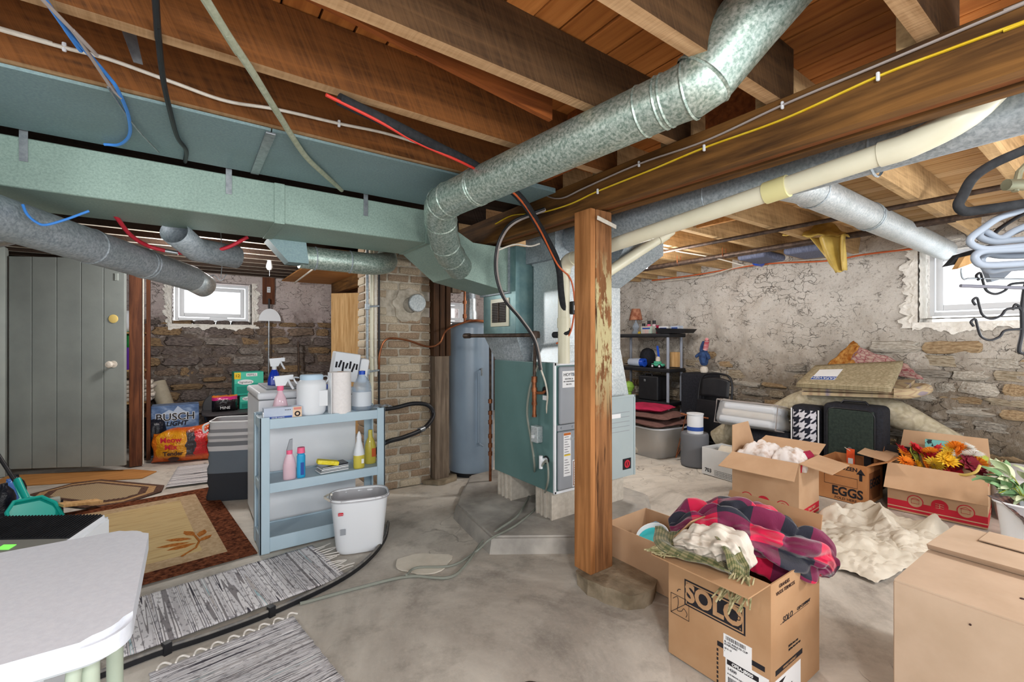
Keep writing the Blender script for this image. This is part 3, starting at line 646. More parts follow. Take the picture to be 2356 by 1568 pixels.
# ================================================================== DUCTS
def bead(parent, m, c, ax, r, nm='seam_bead'):
    b = MB(); rib(b, c, ax, r); obj(nm, b, m, parent, W=True)
def rib(mb, c, ax, r, t=.006):      # bead ring round a duct
    a = Vector(ax).normalized(); mb.tube([Vector(c) - a * t, Vector(c), Vector(c) + a * t], [r, r + .004, r], 20, cap=False)
# flat sheet nailed under the joists (panned joist bay)
for (xa, xb) in ((XL + .02, .28), (.285, 1.22)):
    b = MB().box(xa, xb, 2.1, 2.68, 2.164, 2.175)
    single('sheet_metal_panel', b, 'sheet_blue', 'flat grey sheet metal panel under the joists, %s of the seam' % ('left' if xa < 0 else 'right'), 'duct', group=None)
b = MB().box(.262, .30, 2.11, 2.67, 2.155, 2.164, .002); single('seam_cleat', b, 'steel', 'narrow metal cleat covering the seam of the flat ceiling sheets', 'cleat')
TY0, TY1, TZ0, TZ1 = 2.7, 3.15, 1.93, 2.14
tk = thing('trunk_duct', 'long pale green sheet metal trunk duct hung under the joists', 'duct', (0, 2.9, TZ0))
for xa, xb in ((XL + .02, .40), (.40, 1.27)):
    b = MB().box(xa, xb, TY0, TY1, TZ0, TZ1, .004, 1); obj('duct_section', b, 'sheet', tk, W=True)
b = MB(); b.box(.375, .425, TY0 - .006, TY1, TZ0 - .005, TZ1, .002); obj('drive_cleat', b, 'sheet', tk, W=True)
b = MB(); b.box(1.245, 1.28, TY0 - .006, TY1, TZ0 - .005, TZ1 + .004, .002); obj('drive_cleat', b, 'sheet', tk, W=True)
for x in (-.55, .17, .86):
    b = MB(); b.box(x - .013, x + .013, TY0 - .005, TY0 - .002, 2.04, 2.2); b.obox((x, TY0 - .005, 2.052), (.01, .006, .01)); obj('hanger_strap', b, 'steel', tk, W=True)
# transition dropping from the trunk end to the furnace plenum
tr_ = thing('drop_duct', 'angled green sheet metal duct stepping down from trunk to furnace plenum', 'duct', (1.6, 2.95, 1.7))
b = MB()
b.hexa([(1.27, 2.7, 1.93), (1.27, 3.15, 1.93), (1.27, 3.15, 2.14), (1.27, 2.7, 2.14)], [(1.50, 2.74, 1.74), (1.50, 3.12, 1.74), (1.62, 3.12, 1.985), (1.62, 2.74, 1.985)])
b.hexa([(1.5, 2.74, 1.74), (1.5, 3.12, 1.74), (1.62, 3.12, 1.985), (1.62, 2.74, 1.985)], [(1.93, 2.74, 1.66), (1.93, 3.12, 1.66), (1.93, 3.12, 1.98), (1.93, 2.74, 1.98)])
obj('duct_body', b, 'sheet', tr_, W=True, smooth=0)
b = MB(); b.box(1.915, 1.94, 2.73, 3.13, 1.65, 1.99, .002); obj('collar', b, 'galv_d', tr_, W=True)
# left plenum of the furnace with a register
FX0, FXM, FX1, FY0, FY1, FZ0 = 1.97, 2.43, 2.76, 2.28, 3.0, .29
pn = thing('furnace_plenum', 'teal painted plenum with a cream register above the furnace cabinet', 'duct', (2.15, 2.8, 1.154))
b = MB(); b.hexa([(FX0 + .01, 2.62, 1.154), (2.3, 2.62, 1.154), (2.3, FY1, 1.154), (FX0 + .01, FY1, 1.154)], [(1.93, 2.66, 1.35), (2.3, 2.66, 1.35), (2.3, 3.1, 1.35), (1.93, 3.1, 1.35)])
obj('flared_base', b, 'galv_d', pn, W=True, smooth=0)
b = MB(); b.box(1.93, 2.32, 2.66, 3.1, 1.35, 1.99, .003, 1); obj('plenum_box', b, 'teal_duct', pn, W=True)
rg = MB(); rg.box(1.92, 1.931, 2.74, 2.98, 1.41, 1.62, .003); r0 = obj('register', rg, 'pvc', pn, W=True)
b = MB(); b.box(1.915, 1.921, 2.77, 2.95, 1.44, 1.59); obj('grille_back', b, 'black', r0, W=True)
b = MB()
for i in range(12): b.obox((1.913, 2.86, 1.446 + i * .0125), (.006, .175, .004), Euler((0, .5, 0)))
b.box(1.909, 1.915, 2.856, 2.864, 1.44, 1.59); obj('louver', b, 'iron', r0, W=True)
# silver supply plenum in front
sp = thing('supply_plenum', 'shiny galvanized vertical plenum box rising from the furnace front', 'duct', (2.25, 2.45, 1.154))
b = MB(); b.hexa([(2.03, 2.31, 1.154), (2.42, 2.31, 1.154), (2.42, 2.6, 1.154), (2.03, 2.6, 1.154)], [(2.06, 2.33, 1.27), (2.42, 2.33, 1.27), (2.42, 2.62, 1.27), (2.06, 2.62, 1.27)]); obj('flared_base', b, 'galv_b', sp, W=True, smooth=0)
b = MB(); b.box(2.06, 2.42, 2.33, 2.62, 1.27, 1.86, .003, 1); obj('plenum_box', b, 'galv_b', sp, W=True)
b = MB(); b.box(2.055, 2.425, 2.325, 2.63, 1.27, 1.286, .002); b.box(2.055, 2.425, 2.325, 2.63, 1.846, 1.862, .002); obj('seam_band', b, 'galv_b', sp, W=True)
b = MB(); b.box(2.02, 2.44, 2.33, 2.66, 1.862, 2.12, .003); obj('plenum_cap', b, 'galv_d', sp, W=True)
# return drop over the right cabinet, with offset box at the top
rd = thing('return_drop', 'white lit return duct flaring onto the right furnace cabinet', 'duct', (2.6, 2.45, .89))
b = MB(); b.hexa([(2.47, 2.31, .89), (2.74, 2.31, .89), (2.74, 2.9, .89), (2.47, 2.9, .89)], [(2.49, 2.33, 1.24), (2.67, 2.33, 1.24), (2.67, 2.8, 1.24), (2.49, 2.8, 1.24)]); obj('flared_base', b, 'galv_b', rd, W=True, smooth=0)
b = MB(); b.box(2.49, 2.67, 2.33, 2.8, 1.24, 1.7, .003); obj('riser', b, 'galv_b', rd, W=True)
b = MB(); b.hexa([(2.49, 2.33, 1.7), (2.67, 2.33, 1.7), (2.67, 2.8, 1.7), (2.49, 2.8, 1.7)], [(2.5, 2.15, 1.95), (2.95, 2.15, 1.95), (2.95, 2.6, 1.95), (2.5, 2.6, 1.95)])
b.box(2.5, 2.95, 2.15, 2.6, 1.95, 2.16, .003); obj('offset_box', b, 'galv_d', rd, W=True, smooth=0)
# round pipe rising from the drop duct, running towards the camera and up between the joists
rp = thing('round_duct', 'thick round galvanized duct running overhead to the upper right corner', 'duct', (1.2, 1.5, 2.05))
pe = Vector((1.10, 2.12, 2.03)); pn_ = Vector((1.345, .93, 2.125)); ax = (pn_ - pe).normalized(); R7 = .0885
b = MB().tube([pe, pe + ax * .6, pn_], R7, 28); s1 = obj('straight_pipe', b, 'galv', rp, W=True)
for t in (.02, .22, .235): bead(rp, 'galv', pe + ax * t, ax, R7)
for t in (.03, .05, .12): bead(rp, 'galv', pn_ - ax * t, ax, R7)
up = Vector((1.53, .56, 2.50)); ctrl = pn_ + ax * .1
arc = [pn_, pn_ + ax * .05, pn_ + ax * .09 + Vector((.0, 0, .015)), Vector((1.43, .74, 2.29)), up]
b = MB().tube(arc, [R7, R7 + .004, R7 + .012, R7 + .016, R7 + .016], 28); obj('elbow', b, 'galv', rp, W=True)
bead(rp, 'galv', arc[1], ax, R7 + .006, 'elbow_bead'); bead(rp, 'galv', arc[2], arc[3] - arc[2], R7 + .013, 'elbow_bead')
dn = Vector((1.50, 2.72, 1.80))
arc2 = spline([pe + ax * .02, pe - ax * .07 + Vector((.02, .02, -.01)), Vector((1.19, 2.36, 1.95)), Vector((1.32, 2.54, 1.865)), dn], 3)
b = MB().tube(arc2, R7, 26)
obj('adjustable_elbow', b, 'galv', rp, W=True)
for i in (2, 5, 8, 10): bead(rp, 'galv', arc2[i], arc2[i + 1] - arc2[i - 1], R7 + .001, 'elbow_seam')
# right side: long round duct beside the beam and its branch
rd2 = thing('beam_duct', 'round galvanized duct running beside the right face of the beam', 'duct', (2.16, 1.0, 2.05))
b = MB().tube([(2.17, 2.5, 2.0), (2.19, -.2, 2.07)], .092, 26); obj('straight_pipe', b, 'galv_d', rd2, W=True)
for y in (2.0, 1.3, .62): bead(rd2, 'galv_d', (2.18, y, 2.034), (0, 1, 0), .093)
br = thing('branch_duct', 'bright round duct branching right between the joists to the stone wall', 'duct', (3.6, 1.0, 2.12))
b = MB().tube([(2.2, 1.06, 2.07), (2.6, 1.05, 2.1), (5.42, 1.05, 2.1)], .085, 26); obj('straight_pipe', b, 'galv_b', br, W=True)
for x in (2.72, 3.55, 3.58): bead(br, 'galv_d', (x, 1.05, 2.1), (1, 0, 0), .087)
# ducts left of and under the trunk
ld = thing('sagging_duct', 'dull round duct slanting from under the trunk to the left window', 'duct', (-.3, 3.3, 1.8))
pa, pb = Vector((-.62, 2.70, 1.80)), Vector((.02, 3.95, 1.745)); ax2 = (pb - pa).normalized(); pa = pa - ax2 * .45
b = MB().tube([pa, pb], .088, 26); obj('straight_pipe', b, 'galv_d', ld, W=True)
b = MB().tube(spline([pa + ax2 * .02, pa - ax2 * .06 + Vector((0, 0, .02)), pa - ax2 * .12 + Vector((0, 0, .1)), pa - ax2 * .13 + Vector((0, 0, .3))], 4), .089, 24); obj('elbow', b, 'galv_d', ld, W=True)
for t in (.5, .72, .735): bead(ld, 'galv_d', pa + (pb - pa) * t, ax2, .088)
b = MB().tube([pb, pb + ax2 * .16 + Vector((.01, 0, -.03))], [.085, .083], 22, cap=False); obj('open_sleeve', b, 'galv_b', ld, W=True, solid=.002)
sd_ = thing('stub_duct', 'short cut off round duct end hanging under the trunk', 'duct', (.05, 3.1, 1.85))
b = MB().tube([(-.06, 3.10, 1.9), (.04, 3.3, 1.845), (.26, 3.42, 1.84)], .07, 20, cap=False); obj('cut_pipe', b, 'galv_d', sd_, W=True, solid=.002)
fd = thing('takeoff_duct', 'round takeoff duct lying along the underside of the trunk', 'duct', (.9, 3.3, 1.87))
b = MB(); b.hexa([(.40, 3.14, 1.93), (.62, 3.14, 1.93), (.62, 3.3, 1.93), (.40, 3.3, 1.93)], [(.52, 3.16, 1.80), (.64, 3.16, 1.80), (.64, 3.3, 1.80), (.52, 3.3, 1.80)]); obj('takeoff_boot', b, 'sheet_blue', fd, W=True, smooth=0)
b = MB().tube([(.6, 3.26, 1.855), (.95, 3.27, 1.855)], .075, 22); obj('straight_pipe', b, 'galv', fd, W=True)
b = MB().tube(spline([(.93, 3.27, 1.855), (1.1, 3.29, 1.86), (1.24, 3.4, 1.9), (1.3, 3.55, 1.97)], 3), .078, 22); obj('adjustable_elbow', b, 'galv', fd, W=True)
for p in ((.7, 3.265, 1.855), (.93, 3.27, 1.855)): bead(fd, 'galv_d', p, (1, 0, 0), .076)
b = MB(); b.obox((2.05, 2.55, 2.155), (.5, .42, .025), Euler((.06, 0, .1)), .002)
b = MB(); b.box(1.16, 1.72, 1.98, 2.3, 2.15, 2.176, .002); single('return_pan', b, 'sheet_blue', 'small tilted sheet metal pan behind the round duct beside the beam', 'duct')

# ================================================================== FURNACE
fu = thing('furnace', 'wide teal and grey forced air furnace cabinet on concrete blocks', 'furnace', (2.36, 2.64, FZ0))
b = MB(); b.box(FX0, FXM, FY0 + .004, FY1, FZ0, 1.154, .004); b.box(FXM, FX1, FY0 + .004, FY1, FZ0, .89, .004); obj('cabinet', b, 'teal', fu, W=True)
b = MB(); b.box(FX0 - .003, FX0 + .012, FY0 - .004, FY0 + .01, FZ0, 1.154); b.box(FX0, FXM, FY0 - .004, FY0 + .01, 1.138, 1.156); b.box(FX0, FXM, FY0 - .004, FY0 + .01, FZ0 - .002, FZ0 + .014); obj('front_trim', b, 'white2', fu, W=True)
for nm, za, zb, xa, xb, m in (('upper_door', .745, 1.13, FX0 + .03, FXM - .01, 'grey_enamel'), ('lower_door', .31, .70, FX0 + .02, FXM - .01, 'grey_enamel')):
    b = MB(); b.box(xa, xb, FY0 - .022, FY0 + .004, za, zb, .014, 3); dd = obj(nm, b, m, fu, W=True)
    b = MB(); b.box(xa + .1, xa + .15, FY0 - .024, FY0 - .021, zb - .065, zb - .045, .0014); obj('pull_slot', b, 'steel', dd, W=True)
b = MB(); b.box(FX0 + .02, FXM - .01, FY0 - .012, FY0 + .004, .703, .742, .002); b.lathe([(0, 0), (.008, .0), (.006, .006), (0, .007)], (FX0 + .05, FY0 - .012, .723), 10, Euler((PI / 2, 0, 0))); b.lathe([(0, 0), (.008, .0), (.006, .006), (0, .007)], (FX0 + .15, FY0 - .012, .723), 10, Euler((PI / 2, 0, 0))); obj('middle_rail', b, 'grey_enamel', fu, W=True)
b = MB(); b.box(FXM, FX1, FY0 - .012, FY0 + .004, FZ0, .89, .003); rc = obj('right_panel', b, 'grey_pale', fu, W=True)
b = MB(); b.box(FX1 - .012, FX1 + .003, FY0 - .018, FY0 + .004, FZ0, .895, .002); b.box(FXM, FX1, FY0 - .018, FY0 + .004, .878, .895, .002); obj('panel_trim', b, 'grey_pale', rc, W=True)
b = MB()
for i in range(5): b.box(FXM + .05, FX1 - .06, FY0 - .0135, FY0 - .011, .63 + i * .035, .634 + i * .035)
obj('vent_slot', b, 'grey_enamel', rc, W=True)
b = MB(); b.box(FX1 - .135, FX1 - .045, FY0 - .015, FY0 - .012, .345, .425); bd_ = obj('badge', b, 'ink', rc, W=True)
b = MB().lathe([(.018, 0), (.03, 0), (.03, .002), (.018, .002)], (FX1 - .09, FY0 - .0155, .385), 24, Euler((PI / 2, 0, 0))); b.box(FX1 - .096, FX1 - .084, FY0 - .0175, FY0 - .0155, .37, .4); obj('badge_emblem', b, 'ink_red', bd_, W=True)
b = MB(); b.box(FXM + .06, FXM + .17, FY0 - .0145, FY0 - .012, .735, .765); obj('label_plate', b, 'paper', rc, W=True)
o_ = Vector((2.36, 2.64, FZ0))
def lab(xa, xb, za, zb, m='paper', y=FY0 - .0235, name='label_sticker'):
    b = MB(); b.box(xa, xb, y, y + .0015, za, zb); return obj(name, b, m, fu, W=True)
lab(FX0 + .05, FX0 + .165, .99, 1.10); lab(FX0 + .06, FX0 + .125, .40, .69); lab(FX0 + .14, FX0 + .28, .32, .50); 
l2 = lab(FX0 + .062, FX0 + .123, .672, .688, mat('orange_print', '#c06a2c', rough=.8), FY0 - .0245); lab(FX0 + .065, FX0 + .12, .535, .545, 'yellow_cable', FY0 - .0245)
for (s, sz, x, z) in (("HOYTS", .030, FX0 + .107, 1.075), ("HEATING &", .014, FX0 + .107, 1.047), ("AIR CONDITIONING", .0105, FX0 + .107, 1.03), ("563-3751", .013, FX0 + .107, 1.011)):
    write(fu, s, sz, Vector((x, FY0 - .0245, z)) - o_, FY)
b = MB()
for i in range(14): b.box(FX0 + .068, FX0 + .115 - .01 * (i % 3), FY0 - .0243, FY0 - .0238, .42 + i * .0175 if i < 6 else .445 + i * .0165, .423 + i * .0175 if i < 6 else .448 + i * .0165)
for i in range(8): b.box(FX0 + .155, FX0 + .26, FY0 - .0243, FY0 - .0238, .35 + i * .016, .353 + i * .016)
obj('printed_lines', b, 'ink', fu, W=True, smooth=0)
b = MB(); b.tube([(FX0 + .147, FY0 - .024, .33), (FX0 + .147, FY0 - .024, .49), (FX0 + .275, FY0 - .024, .49), (FX0 + .275, FY0 - .024, .33)], .003, 6, closed=True); obj('caution_border', b, 'copper', fu, W=True)
# on the left flank: gas cock, switch box, drain elbow
b = MB(); b.box(FX0 - .05, FX0, 2.40, 2.47, .61, .72, .004); sb = obj('switch_box', b, 'galv_b', fu, W=True)
b = MB(); b.box(FX0 - .058, FX0 - .05, 2.43, 2.45, .64, .66); obj('switch', b, 'white', sb, W=True)
b = MB().tube([(FX0, 2.36, .50), (FX0 - .05, 2.36, .50)], .017, 12); b.tube([(FX0 - .05, 2.36, .535), (FX0 - .05, 2.36, .45)], .013, 12); obj('drain_elbow', b, 'white', fu, W=True)
b = MB().lathe([(.0, 0), (.028, 0), (.028, .004), (0, .004)], (FX0 - .001, 2.36, .5), 18, Euler((0, -PI / 2, 0))); b.lathe([(0, 0), (.028, 0), (.028, .006), (0, .006)], (FX0 - .001, 2.37, .965), 18, Euler((0, -PI / 2, 0))); obj('grommet', b, 'black', fu, W=True)
b = MB(); b.box(FX0 - .002, FX0, 2.345, 2.4, .90, .93); obj('flank_label', b, 'paper', fu, W=True)
# gas pipe
gp = thing('gas_pipe', 'dark iron gas pipe with brass coloured tee on the furnace flank', 'pipe', (1.9, 2.4, .8))
gx = FX0 - .05
b = MB().tube([(1.78, 3.10, 1.34), (gx, 2.43, 1.34)], .014, 10); b.lathe([(0, -.02), (.032, -.02), (.035, 0), (.03, .025), (0, .03)], (gx, 2.42, 1.34), 14); b.tube([(1.78, 3.06, 1.34), (1.775, 3.13, 1.34)], .02, 10); obj('horizontal_run', b, 'iron', gp, W=True)
b = MB().tube([(gx, 2.42, 1.34), (gx, 2.43, 1.02)], .012, 10); obj('riser', b, 'iron', gp, W=True)
b = MB()
for za, zb, r in ((1.06, 1.02, .02), (1.02, .97, .015), (.985, .955, .02), (.955, .88, .016), (.885, .865, .019), (.865, .80, .014), (.80, .785, .017)): b.tube([(gx, 2.43, za), (gx, 2.43, zb)], r, 10)
b.tube([(gx, 2.43, .95), (gx + .03, 2.38, .95), (FX0, 2.37, .962)], .011, 8); obj('tee_fitting', b, 'copper', gp, W=True)
# blocks and slab
for i, (xa, xb, ya, yb, l) in enumerate(((1.99, 2.72, 2.33, 2.5, 'concrete block under the front of the furnace'), (1.99, 2.72, 2.8, 2.98, 'concrete block under the rear left of the furnace'))):
    bl = thing('concrete_block', l, 'block', ((xa + xb) / 2, (ya + yb) / 2, .095))
    b = MB(); b.box(xa + .012, xb - .012, ya, yb, .093, FZ0, .006)
    for yy in (ya + .0, ya + .06, yb - .065, yb - .012): b.box(xa, xa + .014, yy, yy + .018 + (.012 if yy in (ya + .06,) else 0), .093, FZ0, .003)
    obj('block_body', b, 'block', bl, W=True)
sl = thing('furnace_slab', 'low many sided concrete pad under the furnace', 'slab', (2.3, 2.8, 0))
b = MB(); ptop = [(1.53, 2.36), (1.98, 2.05), (2.5, 1.95), (2.95, 2.3), (2.95, 3.35), (2.5, 3.6), (2.07, 3.55), (1.62, 2.98)]
cxm = 2.3; cym = 2.8
b.hexa([(cxm + (x - cxm) * 1.035, cym + (y - cym) * 1.035, -.01) for x, y in ptop], [(x, y, .095) for x, y in ptop])
bmesh.ops.bevel(b.bm, geom=[e for e in b.bm.edges if all(v.co.z > .05 for v in e.verts)], offset=.012, segments=2, affect='EDGES')
obj('pad', b, 'slab', sl, W=True, smooth=30)
# ================================================================== WATER HEATER
wh = thing('water_heater', 'tall blue grey cylindrical water heater behind the furnace', 'heater', (2.31, 3.94, 0))
b = MB().lathe([(0, .03), (.205, .03), (.218, .035), (.222, .05), (.222, 1.42), (.215, 1.455), (.19, 1.475), (0, 1.485)], (0, 0, 0), 48); obj('tank', b, 'heater', wh)
b = MB().lathe([(0, 0), (.21, 0), (.214, .035), (0, .036)], (0, 0, -.003), 40); obj('base_ring', b, 'black', wh)
b = MB().lathe([(0, 0), (.06, 0), (.06, .1), (.05, .13), (.05, .24), (0, .24)], (-.0, .0, 1.48), 20); obj('draft_hood', b, 'galv_b', wh)
for dx, dy in ((-.12, -.08), (.13, -.06)):
    b = MB().tube([(dx, dy, 1.46), (dx, dy, 2.1)], .012, 10); b.lathe([(.0, 0), (.02, 0), (.02, .04), (0, .04)], (dx, dy, 1.52), 10); b.lathe([(0, 0), (.02, 0), (.02, .03), (0, .03)], (dx, dy, 1.66), 10); obj('water_pipe', b, 'copper', wh)
b = MB().tube([(.0, .03, 1.7), (.0, .03, 2.1)], .06, 16); obj('flue_pipe', b, 'galv_d', wh)
b = MB().tube([(-.12, -.08, 1.49), (0, -.1, 1.5), (.1, -.08, 1.495)], .014, 8); obj('top_manifold', b, 'copper', wh)
b = MB().tube([(-.06, -.22, .32), (-.06, -.255, .33), (-.02, -.25, .3)], .011, 8); b.tube([(-.06, -.232, .3), (-.06, -.232, 1.0)], .008, 8); obj('relief_pipe', b, 'heater', wh)
b = MB().tube([(-.03, -.22, 1.03), (-.03, -.245, 1.04), (-.03, -.248, .97)], .008, 8); obj('relief_valve', b, 'steel', wh)
cp = thing('copper_pipe', 'dark copper and iron pipe standing beside the water heater', 'pipe', (1.99, 3.2, 0))
px_, py_ = on_y(1128, 800, 3.3).xy
b = MB().tube([(px_, py_, 2.16), (px_, py_, .62)], .011, 10); obj('pipe_run', b, 'iron', cp, W=True)
b = MB()
for z_ in (.80, .70, .62, .5, .42, .35): b.tube([(px_, py_, z_), (px_, py_, z_ - .035)], .018, 10)
b.tube([(px_, py_, .66), (px_, py_, .0)], .012, 10); obj('valve_stack', b, 'copper', cp, W=True)
cable('fuel_tube', [on_y(872, 850, 3.8), on_y(874, 812, 3.78), on_y(890, 780, 3.76), on_y(935, 782, 3.76), on_y(985, 797, 3.74), on_y(1012, 788, 3.72), on_y(1030, 757, 3.72), (2.2, 3.75, 1.5)], .009, 'copper', 'thin brown copper tube looping across the chimney to the water heater', 'pipe')
b = MB(); q = on_y(1048, 655, 3.9); b.obox(q, (.1, .06, .16), None, .006); single('control_box', b, 'post_grey', 'small tan control box on the timber above the water heater', 'box')
# ================================================================== PLASTIC EXHAUST PIPES
vx, vy = 1.995, 2.215
pv = thing('exhaust_pipe', 'cream plastic exhaust pipe rising from the furnace and running beside the beam', 'pipe', (vx, vy, 1.154))
b = MB().tube([(vx, vy, 1.154), (vx, vy, 1.74)], .039, 20); b.tube([(vx, vy, 1.385), (vx, vy, 1.45)], .044, 20); obj('vertical_pipe', b, 'pvc', pv, W=True)
e0 = Vector((vx, vy, 1.74)); e1 = Vector((1.995, 2.12, 1.825))
b = MB().tube(spline([e0, e0 + Vector((0, -.008, .045)), e1 + Vector((0, .045, -.008)), e1], 4), .044, 20); obj('elbow', b, 'pvc', pv, W=True)
h1 = Vector((2.012, .47, 1.972)); hm = e1.lerp(h1, .735)
b = MB().tube([e1, h1], .039, 20); obj('horizontal_pipe', b, 'pvc', pv, W=True)
ad = (h1 - e1).normalized()
b = MB().tube([hm - ad * .045, hm + ad * .045], .046, 20); obj('coupling', b, mat('pipe_coupling', '#d8d29a', rough=.4), pv, W=True)
b = MB().tube(spline([h1 - ad * .09, h1, Vector((2.02, .34, 2.02)), Vector((2.05, .25, 2.12))], 4), .044, 20); obj('end_elbow', b, 'pvc', pv, W=True)
iv = thing('intake_pipe', 'short cream plastic pipe slanting down behind the post', 'pipe', (2.4, 2.15, 1.75))
i0, i1 = on_y(1545, 530, 2.0), on_y(1400, 625, 2.2)
b = MB().tube([i0, i1], .036, 18); ia = (i1 - i0).normalized(); obj('slanted_pipe', b, 'pvc', iv, W=True)
b = MB().tube([i0 + ia * .05, i0 + ia * .13], .042, 18); obj('coupling', b, 'pvc', iv, W=True)
# refrigerant line with black foam, and red wire along it
foam = [on_z(780, 228, 2.15), on_z(900, 285, 2.14), on_z(1000, 335, 2.13), on_z(1100, 385, 2.12), on_z(1190, 448, 2.05), on_y(1240, 520, 2.1), on_y(1283, 605, 2.2), on_y(1292, 680, 2.2), on_y(1305, 752, 2.2), on_y(1298, 768, 2.2), on_y(1275, 770, 2.3)]
ac = thing('insulated_line', 'black foam wrapped refrigerant line hanging down to the furnace', 'pipe', tuple(foam[5]))
b = MB().tube(spline(foam, 6), .021, 14); obj('foam_sleeve', b, 'black_soft', ac, W=True)
lw = [p + Vector((-.02, -.02, -.012)) for p in foam[3:7]] + [on_y(1312, 640, 2.17), on_y(1322, 690, 2.17), on_y(1319, 735, 2.17), on_y(1308, 772, 2.18), on_y(1280, 790, 2.25)]
b = MB().tube(spline(lw, 6), .0055, 8); obj('copper_line', b, 'orange_cable', ac, W=True)
q = on_y(1320, 708, 2.17); b = MB().obox(q, (.05, .035, .085), None, .008); pu = obj('filter_drier', b, 'black', ac, W=True, label='black clamp box on the thin line')
b = MB().obox(q + Vector((0, -.0185, .0)), (.03, .002, .03)); obj('label_sticker', b, 'paper', pu, W=True)
cable('red_wire', [on_z(750, 218, 2.14), on_z(870, 278, 2.125), on_z(960, 328, 2.115), on_z(1060, 372, 2.105), on_z(1130, 408, 2.10)], .006, 'red_cable', 'thin red wire running beside the black foam line under the joist')
# ================================================================== CABLES under the ceiling
jy = 2.05
def back(p, y=-1.25):
    """carry a cable on behind the viewer in its own direction"""
    d = p[0] - p[1]; return [p[0] + d * ((y - p[0].y) / d.y)] + p
cable('white_cable', [Vector((XL + .03, jy, 2.30)), on_y(-60, 48, jy), on_y(0, 68, jy), on_y(150, 110, jy), on_y(250, 136, jy), on_y(400, 190, jy), on_y(520, 232, jy), on_y(640, 252, jy), on_y(780, 284, jy), on_y(900, 310, jy), on_y(1040, 356, jy), on_y(1090, 378, jy)], .0065, 'white_cable', 'white cable stapled along the joist above the metal sheet')
for px, py in ((148, 108), (780, 284), (1046, 359)):
    q = on_y(px, py, jy); b = MB().obox(q, (.012, .012, .03), None, .004); single('cable_clip', b, 'white', 'white plastic clip holding the cable, %s' % ('near the left edge' if px < 200 else 'above the trunk seam' if px < 900 else 'left of the round duct'), 'clip')
cable('grey_cable', [on_x(1235, 432, 1.74), on_x(1262, 452, 1.738), on_x(1295, 455, 1.738), on_x(1345, 432, 1.738), on_x(1470, 377, 1.738), on_x(1620, 325, 1.738), on_x(1800, 242, 1.738), on_x(2000, 158, 1.738), on_x(2150, 95, 1.738), on_x(2356, 8, 1.738), on_x(2480, -45, 1.738), Vector((1.738, -1.25, 2.168))], .0075, 'grey_cable', 'pale grey flat cable clipped along the upper beam face', flat=.5)
cable('yellow_cable', [on_x(1140, 515, 1.745), on_x(1180, 495, 1.745), on_x(1240, 490, 1.744), on_x(1310, 470, 1.744), on_x(1375, 440, 1.744), on_x(1500, 390, 1.744), on_x(1620, 340, 1.744), on_x(1800, 275, 1.744), on_x(2015, 178, 1.744), on_x(2180, 115, 1.744), on_x(2356, 50, 1.744), on_x(2480, 5, 1.744), Vector((1.744, -1.25, 2.135))], .0065, 'yellow_cable', 'yellow cable clipped along the dark beam', flat=.6)
for px, py, w_ in ((1470, 377, 'grey cable far clip'), (1800, 242, 'grey cable middle clip'), (1375, 440, 'yellow cable far clip'), (1620, 340, 'yellow cable middle clip'), (2020, 176, 'yellow cable nearest clip')):
    q = on_x(px, py, 1.737); b = MB().obox(q, (.012, .01, .028), None, .004); single('cable_clip', b, 'white', 'small white clip on the beam: ' + w_, 'clip')
dk = [on_x(1255, 482, 1.742), on_y(1185, 510, 2.2), on_y(1155, 545, 2.3), on_y(1143, 590, 2.33), on_y(1145, 640, 2.33), on_y(1163, 690, 2.33), on_y(1200, 735, 2.33), on_y(1232, 785, 2.33), on_y(1245, 850, 2.33)]
cable('wire_bundle', dk, .011, 'grey_cable', 'grey bundle of thermostat and power wires looping down beside the duct')
cable('wire_bundle', [p + Vector((-.02, -.015, 0)) for p in dk], .008, 'black', 'black cable tied along the looping wire bundle')
cable('wire_bundle', [on_y(1245, 850, 2.33), on_y(1255, 880, 2.34), on_y(1260, 910, 2.34), on_y(1258, 945, 2.36), on_y(1268, 985, 2.36), on_y(1265, 1030, 2.36)], .006, 'white_cable', 'white wires running down the furnace flank to the switch box')
cable('white_cable', [on_y(1146, 575, 2.32), on_y(1185, 562, 2.28), on_y(1220, 566, 2.25), on_y(1242, 560, 2.22)], .005, 'white_cable', 'short white cable arching from the loop towards the beam')
cable('flexible_conduit', back([on_z(455, -30, 2.16), on_z(520, 75, 2.16), on_z(580, 165, 2.16), on_z(640, 262, 2.155), on_z(700, 355, 2.15), on_z(745, 400, 2.15), on_y(786, 437, 2.69)]), .012, 'conduit', 'armoured pale green conduit crossing down from the joists to the trunk')
cable('black_cable', back([on_z(356, -30, 2.165), on_z(362, 60, 2.165), on_z(375, 180, 2.165), on_z(390, 250, 2.155), on_z(408, 315, 2.15), on_z(428, 345, 2.15), on_y(426, 372, 2.685)]), .0085, 'black', 'thin black cable dropping from the joists to a trunk strap')
cable('blue_cable', back([on_z(90, -20, 2.165), on_z(150, 65, 2.165), on_z(205, 125, 2.165), on_z(248, 175, 2.165), on_z(270, 205, 2.155), on_z(295, 265, 2.15), on_z(298, 310, 2.15), on_z(275, 332, 2.15), on_z(240, 332, 2.15)]), .006, 'blue_cable', 'bright blue cable hanging over the joist onto the trunk')
cable('blue_cable', back([on_z(80, -20, 2.16), on_z(165, 68, 2.16), on_z(215, 140, 2.16), on_z(255, 200, 2.155), on_z(278, 225, 2.15)]), .005, 'grey_cable', 'thin grey cable tied together with the bright blue cable')
cable('blue_cable', [on_y(52, 470, 2.62), on_y(62, 492, 2.62), on_y(82, 510, 2.62), on_y(105, 517, 2.62), on_y(150, 505, 2.62), on_y(205, 485, 2.62)], .005, 'blue_cable', 'short blue cable loop sagging under the trunk at left')
